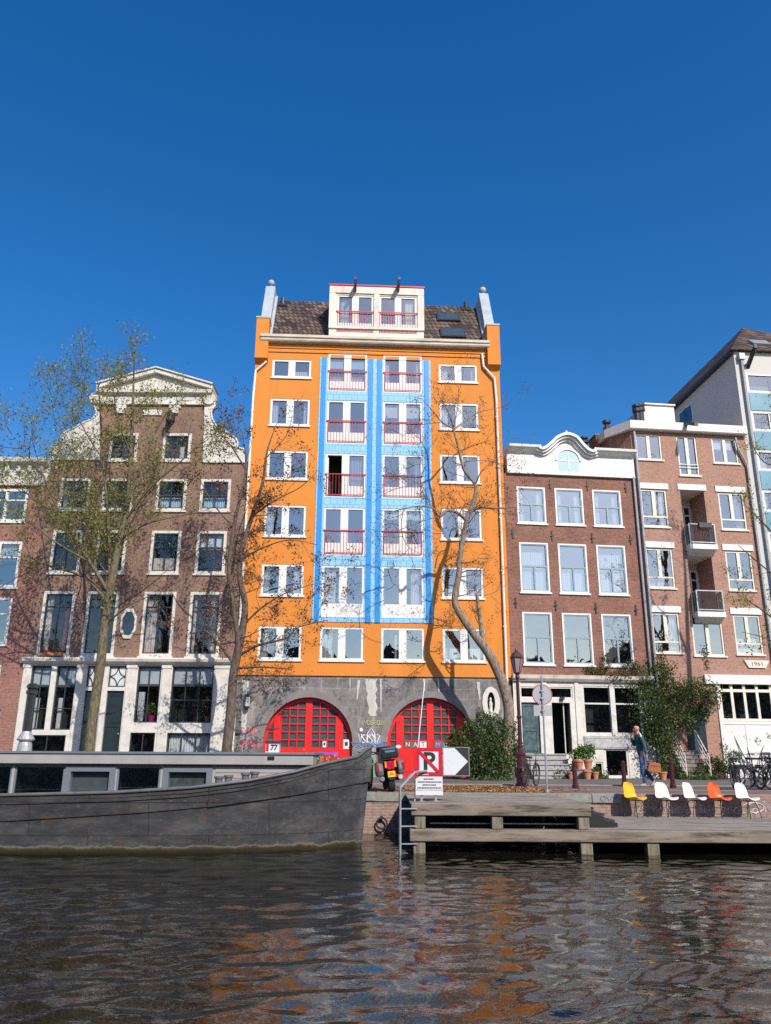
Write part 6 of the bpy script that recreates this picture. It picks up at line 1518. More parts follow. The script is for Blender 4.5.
# ================================================================ SHELL CHAIRS
def chair(label, mat, X, Y, ang):
    t = thing('shell_chair', label, 'chair', (X, Y, LZ), ang, 'shell chairs on the landing jetty')
    prof = [(.235,.415),(.20,.44),(.10,.425),(-.02,.41),(-.12,.415),(-.185,.45),(-.22,.52),(-.245,.62),(-.27,.72),(-.285,.79),(-.288,.825)]
    wid = [.16,.205,.225,.23,.235,.235,.23,.22,.205,.17,.11]
    n = 10; V = []; Fc = []
    for i, ((y, z), w) in enumerate(zip(prof, wid)):
        back = max(0, min(1, (i-3)/4))
        for k in range(n+1):
            u = -1+2*k/n; c = u*u*abs(u)**.4
            V.append((w*u, y+c*.085*back, z+c*.055*(1-back)*(1 if i > 0 else .5) + c*.02*back*(i < 8)))
    for i in range(len(prof)-1):
        for k in range(n): a = i*(n+1)+k; Fc.append((a,a+1,a+n+2,a+n+1))
    me = bpy.data.meshes.new('shell'); me.from_pydata(V, [], Fc); me.materials.append(mat); me.polygons.foreach_set('use_smooth', [True]*len(Fc))
    o = link('shell', me, t); s = o.modifiers.new('Solidify','SOLIDIFY'); s.thickness = .010; s = o.modifiers.new('Subsurf','SUBSURF'); s.levels = s.render_levels = 1
    for sx_ in (-1,1):
        for (y0,y1) in ((.10,.19),(-.09,-.21)):
            mb = MB(); mb.tube([(sx_*.12,y0,.405),(sx_*.17,(y0+y1)/2,.25),(sx_*.205,y1,.0)], .010, 6); mb.build('leg', m_dkmetal, t)
    mb = MB(); mb.tube([(-.12,.10,.40),(.12,.10,.40)], .009, 6); mb.tube([(-.12,-.09,.40),(.12,-.09,.40)], .009, 6); mb.tube([(-.17,.14,.25),(-.17,-.15,.25)], .006, 5); mb.tube([(.17,.14,.25),(.17,-.15,.25)], .006, 5); mb.tube([(-.12,.10,.40),(-.12,-.09,.40)], .008, 5); mb.tube([(.12,.10,.40),(.12,-.09,.40)], .008, 5); mb.tube([(-.12,-.09,.40),(-.17,-.15,.25)], .008, 5); mb.tube([(.12,-.09,.40),(.17,-.15,.25)], .008, 5); mb.build('under_frame', m_dkmetal, t)
m_chy = M('yellow_shell', (.80,.42,.015), .35, .04); m_chw = M('white_shell', (.78,.77,.74), .35, .03); m_cho = M('orange_shell', (.80,.10,.015), .35, .04)
for px, mat, lab, da_ in ((629,m_chy,'yellow plastic shell chair with thin metal legs',.1),(661,m_chw,'white shell chair standing between the yellow chair and another white chair',-.08),(689,m_chw,'white shell chair standing directly beside the orange chair, next to another white one',.14),(714.5,m_cho,'orange plastic shell chair among white chairs',-.05),(742,m_chw,'white shell chair at the end of the row, after the orange chair',-.02)):
    P = at(px+7.5, 816, 21.15); chair(lab, mat, P.x, 21.15, -PI+R_(30)+da_)
# ================================================================ PERSON
def skin(name, chains, mat, parent, sub=1):
    """chains: list of runs of (x,y,z,r) or (index of an earlier vertex); the first vertex of the first run and of every loose run is a root"""
    V, E, Rr, roots = [], [], [], []
    for ch in chains:
        prev = None
        for k, p in enumerate(ch):
            if isinstance(p, int): prev = p; continue
            V.append(p[:3]); Rr.append(p[3]); i = len(V)-1
            if prev is None: roots.append(i)
            else: E.append((prev, i))
            prev = i
    me = bpy.data.meshes.new(name); me.from_pydata(V, E, []); me.materials.append(mat); o = link(name, me, parent)
    m = o.modifiers.new('Skin', 'SKIN'); m.use_smooth_shade = True
    sv = me.skin_vertices[0].data if me.skin_vertices else None
    if sv is None:
        bm = bmesh.new(); bm.from_mesh(me); bm.verts.layers.skin.verify(); bm.to_mesh(me); bm.free(); sv = me.skin_vertices[0].data
    for i, r in enumerate(Rr): sv[i].radius = (r, r); sv[i].use_root = i in roots
    s = o.modifiers.new('Subsurf','SUBSURF'); s.levels = s.render_levels = sub; return o
m_skin = M('skin', (.55,.27,.19), .5, .06); m_jacket = M('dark_teal_jacket', (.025,.085,.095), .8, .15, 10); m_jeans = M('blue_denim', (.045,.085,.17), .85, .2, 14); m_shoe = M('grey_shoe', (.30,.31,.34), .6, .1)
PP = at(644,782,27.0)
per = thing('person', 'bald man in teal jacket and jeans walking with one hand at his face', 'person', (PP.x, 27.0, .0), 0)
per.scale = (1.09,)*3
body = [[(0,0,.97,.085),(-.01,0,1.12,.09),(-.03,0,1.28,.10),(-.045,0,1.42,.10),(-.065,0,1.50,.058),(-.085,0,1.56,.062),(-.10,0,1.625,.088),(-.095,0,1.69,.092),(-.09,0,1.735,.062)],
        [3,(-.045,-.17,1.425,.062),(-.0,-.225,1.28,.048),(.03,-.245,1.13,.042),(.05,-.26,.98,.034),(.06,-.265,.87,.026),(.062,-.265,.81,.030)],
        [3,(-.045,.17,1.425,.062),(-.08,.225,1.28,.048),(-.13,.235,1.17,.042),(-.20,.17,1.32,.034),(-.235,.10,1.44,.026),(-.235,.075,1.50,.030)],
        [0,(-.005,-.09,.90,.07),(-.04,-.095,.70,.065),(-.045,-.10,.50,.056),(-.015,-.10,.28,.052),(.0,-.10,.10,.036),(-.05,-.10,.05,.036),(-.12,-.10,.035,.028)],
        [0,(.01,.09,.90,.07),(.04,.09,.70,.065),(.085,.09,.50,.056),(.21,.09,.31,.052),(.33,.09,.16,.036),(.30,.09,.08,.036),(.24,.09,.045,.028)]]
# fingers and thumbs, each its own short chain rooted in the palm
for k in range(4):
    y = -.265+(-.027+.018*k); L = (.9,1.0,.95,.78)[k]
    body.append([(.062,y,.805,.0085),(.048,y-.002,.775,.0085),(.052,y-.001,.775-.028*L,.008),(.074,y,.775-.030*L,.0075)])
body.append([(.075,-.245,.83,.009),(.095,-.235,.80,.0085),(.088,-.24,.77,.008)])
for k in range(4):
    z = 1.515-.012*k; L = (1,1.05,.98,.8)[k]
    body.append([(-.232,.065-.006*k,z,.0085),(-.222,.035,z+.018,.0085),(-.205,.012*L,z+.028,.008),(-.192,-.004,z+.026,.0075)])
body.append([(-.225,.085,1.49,.009),(-.205,.07,1.515,.0085),(-.19,.055,1.525,.008)])
skin('body', body, m_skin, per, 2)
mb = MB(); mb.ball((-.192,0,1.618),.018,.014,.02,seg=8,rings=6); mb.ball((-.172,0,1.60),.018,.018,.03,seg=8,rings=6); mb.build('nose', m_skin, per, smooth=True)
for s in (-1,1):
    mb = MB(); mb.ball((-.085,s*.092,1.635),.022,.010,.034,seg=8,rings=6); mb.build('ear', m_skin, per, smooth=True)
    mb = MB(); mb.ball((-.177,s*.034,1.648),.010,.010,.008,seg=8,rings=6); mb.build('eye', m_black, per, smooth=True)
mb = MB(); mb.box(-.185,-.168,-.025,.025,1.574,1.58); mb.build('mouth', M('lips',(.35,.12,.10),.5,.05), per)
skin('jacket', [[(0,0,.86,.13),(0,0,1.0,.138),(-.01,0,1.14,.132),(-.03,0,1.29,.143),(-.045,0,1.42,.113),(-.06,0,1.485,.07)],
     [4,(-.045,-.172,1.43,.076),(-.0,-.228,1.28,.062),(.03,-.248,1.13,.055),(.05,-.262,.985,.047),(.058,-.265,.90,.040)],
     [4,(-.045,.172,1.43,.076),(-.08,.228,1.28,.062),(-.13,.238,1.17,.056),(-.20,.172,1.32,.047),(-.228,.115,1.41,.040)]], m_jacket, per, 2)
skin('jeans', [[(0,0,.99,.118),(0,0,.93,.125)],[1,(-.005,-.09,.88,.102),(-.04,-.095,.70,.088),(-.045,-.10,.50,.070),(-.015,-.10,.28,.066),(.0,-.10,.09,.058)],
     [1,(.01,.09,.88,.102),(.04,.09,.70,.088),(.085,.09,.50,.070),(.21,.09,.31,.066),(.33,.09,.165,.058)]], m_jeans, per, 2)
mb = MB(); mb.tube([(-.05,-.245,1.395),(-.055,-.215,1.465),(-.05,-.12,1.515),(-.03,0,1.535),(-.05,.12,1.515),(-.055,.215,1.465),(-.05,.245,1.395)], .024, 8); mb.build('shoulder_stripe', m_signw, per, smooth=True)
skin('shoe', [[(.035,-.10,.055,.045),(-.04,-.10,.050,.046),(-.12,-.10,.042,.040),(-.17,-.10,.036,.030)]], m_shoe, per, 2)
skin('shoe', [[(.345,.09,.125,.045),(.30,.09,.075,.046),(.235,.09,.045,.040),(.19,.09,.036,.030)]], m_shoe, per, 2)
m_bag = M('brown_leather', (.34,.115,.045), .4, .25, 5, bump=.3, bscale=30)
bg_ = thing('leather_bag', 'brown leather handbag carried low by the man in the teal jacket', 'bag', (PP.x+.185, 27-.265*1.09, .0), 0); bg_.scale = (1.09,)*3
bo = []; mb = MB(); mb.prism([(-.20,.42),(.20,.42),(.17,.66),(.13,.69),(-.13,.69),(-.17,.66)], -.075, .075); o = mb.build('bag_body', m_bag, bg_, bevel=.02); o.rotation_euler = (0,R_(8),0); o.location = (.0,0,.0)
mb = MB(); mb.prism([(-.15,.60),(.15,.60),(.135,.69),(-.135,.69)], -.088, -.076); mb.box(-.02,.02,-.094,-.0885,.585,.63); q = mb.build('flap', m_bag, bg_); q.rotation_euler = (0,R_(8),0)
mb = MB(); mb.tube(spline([(-.17,-.02,.70),(-.155,-.01,.755),(-.11,0,.772),(-.05,0,.755),(.0,-.01,.69)],4), .010, 6); mb.build('handle', m_bag, bg_, smooth=True)
# ================================================================ BICYCLES
m_tyre = M('tyre_rubber', (.02,.02,.02), .8, .1); m_rim = M('bike_rim', (.25,.25,.26), .35, .1, metal=.7)
def bicycle(label, loc, rz, col, lean=.09, crate=False, group='bicycles parked by the flats', scale=1.0):
    t = thing('parked_bicycle', label, 'bicycle', loc, 0, group); t.rotation_euler = (lean,0,rz); t.scale = (scale,)*3; r = .335
    for x in (-.54,.54):
        mb = MB(); mb.torus((x,0,r), r-.024, .026, 'y', 28, 6); w = mb.build('wheel', m_tyre, t, smooth=True)
        mb = MB(); mb.torus((x,0,r), r-.042, .010, 'y', 28, 5); mb.tube([(x,-.04,r),(x,.04,r)], .022, 8); mb.build('rim', m_rim, w)
        mb = MB()
        for k in range(16): a = 2*PI*k/16; s = .02*(1 if k % 2 else -1); mb.tube([(x,s,r),(x+(r-.045)*math.cos(a),0,r+(r-.045)*math.sin(a))], .0022, 3)
        mb.build('spokes', m_rim, w)
        mb = MB(); mb.tube([(x+(r+.025)*math.cos(a),0,r+(r+.025)*math.sin(a)) for a in np.linspace(.35,2.7,12)], .018, 5); mb.build('mudguard', col, t)
    mb = MB(); T = lambda P, rr=.016: mb.tube(P, rr, 8)
    T([(.54,0,r),(.46,0,.62),(.40,0,.86)],.015); T([(.41,0,.82),(-.05,0,.30)]); T([(.425,0,.74),(-.02,0,.34)],.013); T([(-.05,0,.30),(-.20,0,.80)]); T([(-.05,0,.30),(-.54,0,r)],.011); T([(-.17,0,.70),(-.54,0,r)],.010); mb.build('frame', col, t)
    mb = MB(); mb.tube([(.40,0,.85),(.38,0,.98)],.012,6); mb.tube(spline([(.16,-.29,1.00),(.26,-.29,1.03),(.37,-.16,1.03),(.38,0,1.0),(.37,.16,1.03),(.26,.29,1.03),(.16,.29,1.00)],4),.011,6); mb.build('handlebar', m_rim, t)
    mb = MB(); mb.prism([(-.36,-.09),(-.30,-.11),(-.18,-.03),(-.06,-.018),(-.06,.018),(-.18,.03),(-.30,.11),(-.36,.09)], .86,.92, axis='z'); mb.tube([(-.20,0,.80),(-.215,0,.87)],.012,6); mb.build('saddle', m_black, t, bevel=.012)
    mb = MB()
    for y in (-.05,0,.05): mb.tube([(-.30,y,.70),(-.78,y,.70)],.006,5)
    for y in (-.06,.06): mb.tube([(-.70,y,.70),(-.54,y,r)],.006,5)
    mb.build('luggage_rack', m_dkmetal, t)
    mb = MB(); mb.lathe([(.085,-.01),(.085,.01)], (-.05,-.03,.30), 16, axis='y'); mb.tube([(-.05,-.05,.30),(.05,-.06,.17)],.009,5); mb.tube([(-.05,.05,.30),(-.15,.06,.43)],.009,5); mb.box(.0,.10,-.14,-.06,.155,.175); mb.box(-.20,-.10,.06,.14,.42,.44); mb.build('crankset', m_dkmetal, t)
    mb = MB(); mb.ball((.48,0,.80),.035,.045,.045,seg=10,rings=6); mb.build('headlight', m_rim, t, smooth=True)
    if crate:
        mb = MB(); frame(mb,[.42,.78,.80,1.06],.03,-.2,-.17,v=[(.6,.03)],h=[(.93,.03)]); frame(mb,[.42,.78,.80,1.06],.03,.17,.2,h=[(.93,.03)]); mb.box(.42,.78,-.169,.169,.80,.815); mb.build('front_crate', m_dkmetal, t)
    return t
m_bk1 = M('black_bike_frame', (.02,.02,.023), .35, .1); m_bk2 = M('blue_grey_bike_frame', (.06,.09,.12), .35, .1); m_bk3 = M('cream_bike_frame', (.45,.40,.28), .4, .1)
def bpos(px, Y): return (at(px,780,Y).x, Y, 0)
bicycle('black bicycle seen almost end-on, first of the bicycles by the flats', bpos(736,25.6), R_(76), m_bk1, -.06)
bicycle('black bicycle with front crate, its wheel turned to the street, by the flats', bpos(757,24.9), R_(24), m_bk1, .08, True)
bicycle('blue grey bicycle parked among black ones beside the white panelled flats', bpos(764,25.5), R_(158), m_bk2, -.07)
bicycle('black bicycle furthest along the row at the foot of the flats', bpos(777,25.1), R_(60), m_bk1, .05)
bicycle('cream framed bicycle crowded in among black ones by the white panel', bpos(749,26.2), R_(100), m_bk3, .06)
bicycle('black bicycle with front crate half hidden behind the others, nearest the flats', bpos(768,26.6), R_(40), m_bk1, -.05, True)
bicycle('black bicycle leaning on the lamp post', (at(532,787,26.5).x, 26.75, 0), R_(62), m_bk1, .10, group='bicycle at the lamp post')
# ================================================================ MOTORCYCLE
mX = at(392,793,22.3); mc = thing('touring_motorcycle', 'black touring motorcycle with top box and panniers seen from behind, before the red doors', 'motorcycle', (mX.x, 22.35, .0), 0)
mc.rotation_euler = (0, R_(-7), R_(6))
m_mk = M('motorcycle_black', (.022,.022,.025), .3, .2); m_mg = M('motorcycle_grey', (.13,.13,.135), .35, .1); m_mred = M('tail_lens', (.45,.01,.05), .2, .1); m_amb = M('amber_lens', (.75,.25,.02), .25, .05); m_plate = M('yellow_plate', (.80,.48,.02), .45, .05)
for y, rad, wd2 in ((0,.29,.085),(1.45,.29,.06)):
    mb = MB(); mb.lathe([(rad*.62,-wd2*.8),(rad*.93,-wd2),(rad,-wd2*.45),(rad,wd2*.45),(rad*.93,wd2),(rad*.62,wd2*.8)], (0,y,rad), 26, axis='x'); w = mb.build('wheel', m_tyre, mc, smooth=False)
    mb = MB(); mb.torus((0,y,rad), rad*.58, .03, 'x', 22, 6)
    for k in range(5): a = 2*PI*k/5; mb.tube([(0,y,rad),(0,y+rad*.58*math.cos(a),rad+rad*.58*math.sin(a))], .02, 5)
    mb.build('rim', m_mg, w)
mb = MB(); mb.prism([(-.25,.62),(.5,.70),(.95,.98),(1.25,.95),(1.35,.62),(1.05,.28),(.45,.25),(.25,.45),(-.1,.50)], -.17,.17, axis='x'); mb.build('fairing', m_mk, mc, bevel=.05)
mb = MB(); mb.prism([(-.25,.625),(.55,.705),(.5,.80),(.1,.78),(-.2,.82)], -.16,.16, axis='x'); mb.build('seat', m_black, mc, bevel=.03)
mb = MB(); mb.prism([(-.35,.30),(-.33,.52),(-.1,.60),(.05,.56),(-.05,.40)], -.09,.09, axis='x'); mb.build('rear_fender', m_mk, mc, bevel=.02)
for s in (-1,1):
    mb = MB(); a, b = s*.19, s*.37; mb.prism([(-.32,.42),(-.36,.56),(-.32,.76),(.30,.78),(.34,.50),(.22,.40)], min(a,b),max(a,b), axis='x'); pn = mb.build('pannier', m_mg, mc, bevel=.05)
    a, b = s*.31, s*.372; mb = MB(); mb.box(min(a,b),max(a,b),-.372,-.34,.55,.72); mb.build('pannier_reflector', m_mred, pn)
    mb = MB(); mb.tube([(s*.20,.6,.30),(s*.21,.1,.30),(s*.24,-.30,.36)],[.045,.055,.06],10); mb.build('exhaust', m_rim, mc)
    mb = MB(); mb.tube([(s*.2,1.0,.98),(s*.36,.98,1.08)],.012,6); mb.ball((s*.42,.96,1.10),.09,.03,.055,seg=10,rings=6); mb.build('mirror', m_mk if s < 0 else m_signw, mc, smooth=True)
    mb = MB(); mb.box(min(s*.10,s*.15),max(s*.10,s*.15),-.372,-.33,.62,.78); mb.build('indicator', m_amb, mc)
mb = MB(); mb.prism([(-.095,.57),(.095,.57),(.10,.74),(.06,.78),(-.06,.78),(-.10,.74)], -.375,-.30); mb.build('tail_light', m_mred, mc, bevel=.01)
mb = MB(); mb.box(-.095,.095,-.372,-.36,.38,.53); np_ = mb.build('number_plate', m_plate, mc)
mb = MB(); mb.box(-.07,.07,-.3745,-.3725,.43,.445); mb.box(-.05,.05,-.3745,-.3725,.47,.485); mb.build('plate_mark', m_black, np_)
mb = MB(); mb.prism([(-.23,.84),(.23,.84),(.25,.97),(.20,1.13),(-.20,1.13),(-.25,.97)], -.46,-.02); tb_ = mb.build('top_box', m_mk, mc, bevel=.05)
mb = MB(); mb.box(-.12,.14,-.472,-.461,1.0,1.05); mb.build('box_reflector', M('blue_reflector',(.08,.22,.32),.2,.1), tb_)
mb = MB(); mb.prism([(1.12,.95),(1.14,.95),(.99,1.16),(.97,1.15)], -.2,.2, axis='x'); mb.build('windscreen', m_darkpane, mc)
mb = MB(); mb.tube([(-.33,.86,.98),(-.2,.98,1.0),(.2,.98,1.0),(.33,.86,.98)],.016,6); mb.build('handlebar', m_dkmetal, mc)
# green moped, mostly behind the bow
m_gr = M('bright_green_paint', (.02,.34,.05), .35, .06); gX = at(362.8,791,23.3); gm = thing('green_moped', 'bright green moped parked behind the houseboat bow, beside the motorcycle', 'moped', (gX.x, 23.3, 0), R_(75)); 
for x in (-.5,.62):
    mb = MB(); mb.lathe([(.12,-.04),(.2,-.05),(.215,-.02),(.215,.02),(.2,.05),(.12,.04)], (x,0,.215), 20, axis='y'); w = mb.build('wheel', m_tyre, gm); mb = MB(); mb.lathe([(.02,-.045),(.12,-.035),(.12,.035),(.02,.045)], (x,0,.215), 14, axis='y'); mb.build('rim', m_rim, w)
mb = MB(); mb.prism([(-.78,.46),(-.70,.68),(-.1,.66),(.05,.32),(.36,.30),(.46,.92),(.54,.90),(.52,.25),(-.15,.22),(-.35,.42)], -.16,.16); mb.build('body_panel', m_gr, gm, bevel=.04)
mb = MB(); mb.prism([(-.72,.685),(-.08,.665),(-.10,.76),(-.68,.77)], -.13,.13); mb.build('seat', m_black, gm, bevel=.03)
mb = MB(); mb.tube([(.62,0,.22),(.50,0,.95)],.02,8); mb.tube([(.42,-.3,1.0),(.49,-.1,.99),(.49,.1,.99),(.42,.3,1.0)],.016,6); mb.build('handlebar', m_dkmetal, gm)
mb = MB(); mb.ball((.55,0,.88),.07,.08,.08,seg=12,rings=8); mb.build('headlight', m_signw, gm, smooth=True)
# ================================================================ STREET FURNITURE
lp = at(522,787,27.2); lamp = thing('street_lamp', 'dark red cast-iron street lamp with a lantern on top', 'street lamp', (lp.x,27.2,0))
mb = MB(); mb.lathe([(.22,0),(.22,.06),(.17,.10),(.165,.50),(.185,.54),(.15,.60),(.14,.92),(.16,.95),(.16,1.0),(.10,1.06),(.085,1.20),(.10,1.24),(.072,1.28),(.062,2.1),(.085,2.13),(.085,2.18),(.056,2.22),(.046,3.40),(.08,3.43),(.06,3.52)], (0,0,0), 12); mb.tube([(-.26,0,3.38),(.26,0,3.38)],.016,6); mb.build('post', m_darkred, lamp)
mb = MB(); mb.lathe([(.06,3.521),(.10,3.58),(.11,3.60)], (0,0,0), 6); mb.lathe([(.215,4.06),(.23,4.10),(.12,4.26),(.05,4.30),(.045,4.36),(.02,4.42),(0,4.46)], (0,0,0), 6)
for k in range(6): a = k*PI/3; mb.tube([(.105*math.cos(a),.105*math.sin(a),3.59),(.21*math.cos(a),.21*math.sin(a),4.07)],.009,4)
lt = mb.build('lantern', m_darkred, lamp); mb = MB(); mb.lathe([(.098,3.602),(.20,4.058)], (0,0,0), 6); mb.build('lantern_glass', M('smoky_lantern_glass',(.30,.24,.22),.25,.1), lt)
sp_ = at(548,792,22.4); rs = thing('round_traffic_sign', 'round traffic sign and small plate on a thin grey pole, seen from behind', 'sign', (sp_.x-.02,22.4,0))
tp_ = at(541.5,676,22.4).z; zc_ = at(541.5,694.5,22.4).z; zpl = at(541.5,710.5,22.4).z
mb = MB(); mb.tube([(0,0,0),(0,0,tp_)],.026,8); mb.lathe([(.06,0),(.06,.05),(.03,.08)],(0,0,0),10); mb.build('pole', m_metal, rs)
m_sgb = M('sign_back_grey', (.36,.37,.38), .5, .08, 4); mb = MB(); mb.lathe([(.0,.03),(.262,.03),(.262,.05),(0,.05)], (0,0,zc_), 28, axis='y'); dsc = mb.build('sign_disc', m_sgb, rs); mb = MB(); mb.torus((0,.038,zc_),.262,.016,'y',28,6); mb.build('red_edge', M('faded_red_edge',(.42,.10,.10),.5,.1), dsc)
mb = MB(); mb.box(-.25,.25,.03,.045,zpl-.14,zpl+.14); mb.build('sub_plate', m_sgb, rs)
for z in (zc_-.1,zc_+.1,zpl): mb = MB(); mb.box(-.05,.05,-.03,.029,z-.015,z+.015); mb.build('clamp', m_metal, rs)
BO = []
for px, pyb, Y, hh_, lab in ((575.5,787.3,25.4,.82,'slim dark red iron bollard in front of the terracotta pots'),(624.5,783.5,27.5,.80,'dark red iron bollard just in front of the walking man'),(673,786,26.0,.92,'dark red iron bollard beside the stairs of the flats, behind the white chairs')):
    P = at(px,pyb,Y); t = thing('bollard', lab, 'bollard', (P.x,Y,0), 0, 'bollards along the quay'); mb = MB()
    mb.lathe([(.10,0),(.10,.10),(.075,.13),(.068,hh_*.78),(.085,hh_*.80),(.085,hh_*.84),(.065,hh_*.86),(.07,hh_*.94),(.045,hh_*.985),(0,hh_)],(0,0,0),12); o = mb.build('bollard_post', m_darkred, t)
    mb = MB(); mb.torus((0,0,hh_*.60),.071,.010,'z',14,5); mb.build('collar', m_darkred, t)
# ================================================================ POTS, STAIRS, SILL PLANTS
m_terra = M('terracotta', (.50,.19,.09), .8, .15, 5, dirt=(.5,.36,.28), dirt_amt=.5)
pb = at(586,770,35.6); ledge = thing('pot_ledge', 'low grey stone ledge beside the front steps that carries two terracotta pots', 'ledge', (pb.x,35.75,.02))
mb = MB(); mb.box(-.55,.38,-.16,.25,0,.35); mb.build('stone_block', m_kerb, ledge, bevel=.015); mb = MB(); mb.box(-.58,.41,-.19,.28,.351,.40); mb.build('stone_cap', m_stone, ledge)
m_hosta = leafmat('pot_leaf', (.05,.12,.02), (.16,.27,.05), .35)
def pot(label, px, Y, z, s, plant=0, seed=0):
    P = at(px,770,Y); t = thing('terracotta_pot', label, 'plant pot', (P.x,Y,z), 0, 'terracotta pots by the front steps')
    mb = MB(); mb.lathe([(.10*s,0),(.155*s,.25*s),(.175*s,.25*s),(.178*s,.31*s),(.15*s,.31*s),(.145*s,.27*s),(0,.27*s)],(0,0,0),18); mb.build('pot', m_terra, t)
    if plant:
        r_ = np.random.default_rng(seed); pts = blob_points(r_, [(0,0,.31*s+plant*.4,plant*.62,plant*.5,plant*.5),(.1*s,0,.31*s+plant*.7,plant*.4,plant*.35,plant*.4)], int(420*plant/.5), .3); leaf_mesh('foliage', pts, .115, m_hosta, t, seed, aspect=.42)
pot('terracotta pot with a leafy plant on the ledge, the one nearer the front steps', 579.5, 35.75, .421, 1.15, .62, 1); pot('terracotta pot with a tall leafy plant on the ledge, away from the steps', 588.5, 35.75, .421, 1.2, .66, 2)
pot('small terracotta pot on the ground tight against the front steps', 570.5, 35.4, .02, .95); pot('terracotta pot on the ground in the middle below the ledge', 587, 35.3, .02, 1.15); pot('terracotta pot on the ground farthest from the front steps', 595, 35.4, .02, .95, .22, 4)
pot('round terracotta pot on the ground behind the walking man', 662.5, 34.6, .02, 1.05, .2, 5)
# stair of the flats with white tubular rails
m_brst = M('worn_brown_stone', (.24,.19,.155), .85, .15, 4)
s0 = at(685,777,36.0); s1_ = at(711,777,36.0); stf = thing('entrance_stair', 'brown stone entrance stair with white tubular railings climbing to the flats', 'stairs', (0,0,.018))
for k in range(7):
    mb = MB(); y = 35.9+.20*k; mb.box(s0.x+.02, s1_.x-.05, y, 37.6, .17*k+.001*k, .17*(k+1)-.03); mb.box(s0.x, s1_.x-.03, y-.03, 37.6, .17*(k+1)-.029, .17*(k+1)); mb.build('step', m_brst, stf)
for x, nm in ((s0.x+.03, 0), (s1_.x-.06, 1)):
    mb = MB()
    mb.tube([(x,35.82,0),(x,35.82,.95),(x,37.2,2.12),(x,37.5,2.16)], .024, 8)
    for o_ in (.26,.50,.72): mb.tube([(x,35.82,.95-o_),(x,37.2,2.12-o_)], .014, 6)
    mb.tube([(x,36.5,.5),(x,36.5,1.52)], .016, 6); mb.tube([(x,37.2,1.1),(x,37.2,2.12)], .016, 6); mb.build('railing', m_white, stf)
# plants in and on the windows of the gabled house
def put(name, label, cat, u, y, z): return thing(name, label, cat, O_l+Vector((u,y,z)), 0)
u, z = g_b[0]+(g_b[1]-g_b[0])*.62, g_b[2]+.002
m_mag = M('magenta_glaze', (.45,.02,.16), .3, .05)
t = put('potted_plant', 'green pot plant in a magenta pot behind the shopfront window', 'plant', u, YF+.42, z+.001); mb = MB(); mb.lathe([(.10,0),(.17,.30),(.18,.32),(.14,.32),(0,.28)],(0,0,0),16); mb.build('pot', m_mag, t); r_ = np.random.default_rng(6)
leaf_mesh('foliage', blob_points(r_, [(0,0,.6,.36,.22,.28)], 260, .3), .13, m_hosta, t, 6)
u = g_c[0]+(g_c[1]-g_c[0])*.86
t = put('dried_plant', 'tall brown dried plant behind the wide shopfront window', 'plant', u, YF+.45, g_c[2]+.003); mb = MB(); mb.lathe([(.09,0),(.14,.26),(.15,.28),(0,.26)],(0,0,0),14); mb.build('pot', m_terra, t); leaf_mesh('foliage', blob_points(r_, [(0,0,.75,.24,.2,.55)], 420, .2), .10, m_brown, t, 7)
def sillplants(label, r, seed, mats):
    W = r[1]-r[0]; t = put('window_box', label, 'window box', (r[0]+r[1])/2, -.17, r[2]-.02)
    mb = MB(); mb.box(-W*.36,W*.36,-.09,.09,0,.15); mb.build('trough', m_terra, t); r_ = np.random.default_rng(seed); n = 160; pts = np.stack([r_.uniform(-W*.38,W*.38,n), r_.normal(0,.07,n), .14+np.abs(r_.normal(0,.11,n))],1); leaf_mesh('foliage', pts, .07, mats, t, seed)
sillplants('terracotta window box with small red flowers below the red curtain', r4[0], 1, [m_mid, leafmat('red_petals',(.4,.03,.02),(.6,.06,.03))])
# small bike-like clutter: door hardware lamp over the open door of the red house
u, z = H.q(Z7, 196, 108); mb = MB(); mb.box(u-.09,u+.09,YR-.14,YR-.001,z-.02,z+.10); mb.build('door_lamp', m_black, rb_)
SUN_E, SKY_S, SKY_SAT, SKY_HUE, SKY_AIR, SKY_DUST, SKY_OZ, EXPO = 4.7, .15, 1.38, .505, 1.0, .8, 3.0, 0.12
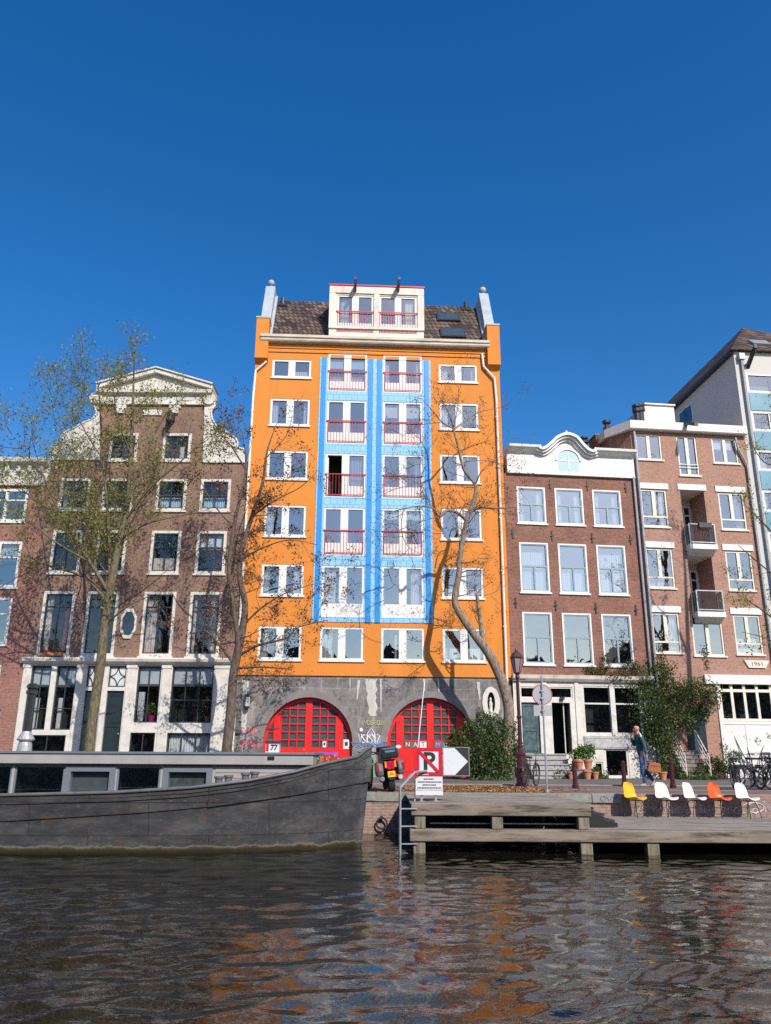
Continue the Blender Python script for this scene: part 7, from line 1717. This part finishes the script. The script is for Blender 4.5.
# ---------------------------------------------------------------- camera, light, sky
cam = bpy.data.cameras.new('Camera'); co = bpy.data.objects.new('Camera', cam); COL.objects.link(co)
m4 = Matrix.Identity(4)
for i in range(3): m4[i][0], m4[i][1], m4[i][2], m4[i][3] = CR[i], CU[i], -_F[i], CAMP[i]
co.matrix_world = m4
cam.sensor_fit = 'HORIZONTAL'; cam.sensor_width = 36; cam.lens = 36*FPX/771; cam.clip_start = .1; cam.clip_end = 2000
sc.camera = co
SAZ, SEL = R_(27), R_(38)                    # the sun stands behind the camera, to its right
sdir = Vector((math.sin(SAZ)*math.cos(SEL), -math.cos(SAZ)*math.cos(SEL), math.sin(SEL)))
sun = bpy.data.lights.new('Sun', 'SUN'); sun.energy = SUN_E; sun.angle = R_(.5); sun.color = (1, .93, .84)
so = bpy.data.objects.new('Sun', sun); COL.objects.link(so); so.rotation_euler = sdir.to_track_quat('Z', 'Y').to_euler(); so.location = sdir*60
wd_ = bpy.data.worlds.new('World'); sc.world = wd_; wd_.use_nodes = True; nt = wd_.node_tree; nt.nodes.clear()
out = nt.nodes.new('ShaderNodeOutputWorld'); bg = nt.nodes.new('ShaderNodeBackground'); sky = nt.nodes.new('ShaderNodeTexSky')
sky.sky_type = 'NISHITA'; sky.sun_disc = False; sky.sun_elevation = SEL; sky.sun_rotation = math.atan2(sdir.x, sdir.y)
sky.altitude = 0; sky.air_density = SKY_AIR; sky.dust_density = SKY_DUST; sky.ozone_density = SKY_OZ
hs = nt.nodes.new('ShaderNodeHueSaturation'); hs.inputs['Saturation'].default_value = SKY_SAT; hs.inputs['Hue'].default_value = SKY_HUE
nt.links.new(sky.outputs[0], hs.inputs['Color']); nt.links.new(hs.outputs[0], bg.inputs[0]); bg.inputs[1].default_value = SKY_S
nt.links.new(bg.outputs[0], out.inputs[0])
sc.view_settings.view_transform = 'Standard'; sc.view_settings.look = 'None'; sc.view_settings.exposure = EXPO; sc.view_settings.gamma = 1; sc.view_settings.use_curve_mapping = False
sc.render.engine = 'CYCLES'; sc.cycles.max_bounces = 8; sc.cycles.transparent_max_bounces = 12; sc.cycles.use_denoising = False; sc.cycles.sample_clamp_indirect = 3.0; sc.cycles.caustics_reflective = False; sc.cycles.caustics_refractive = False
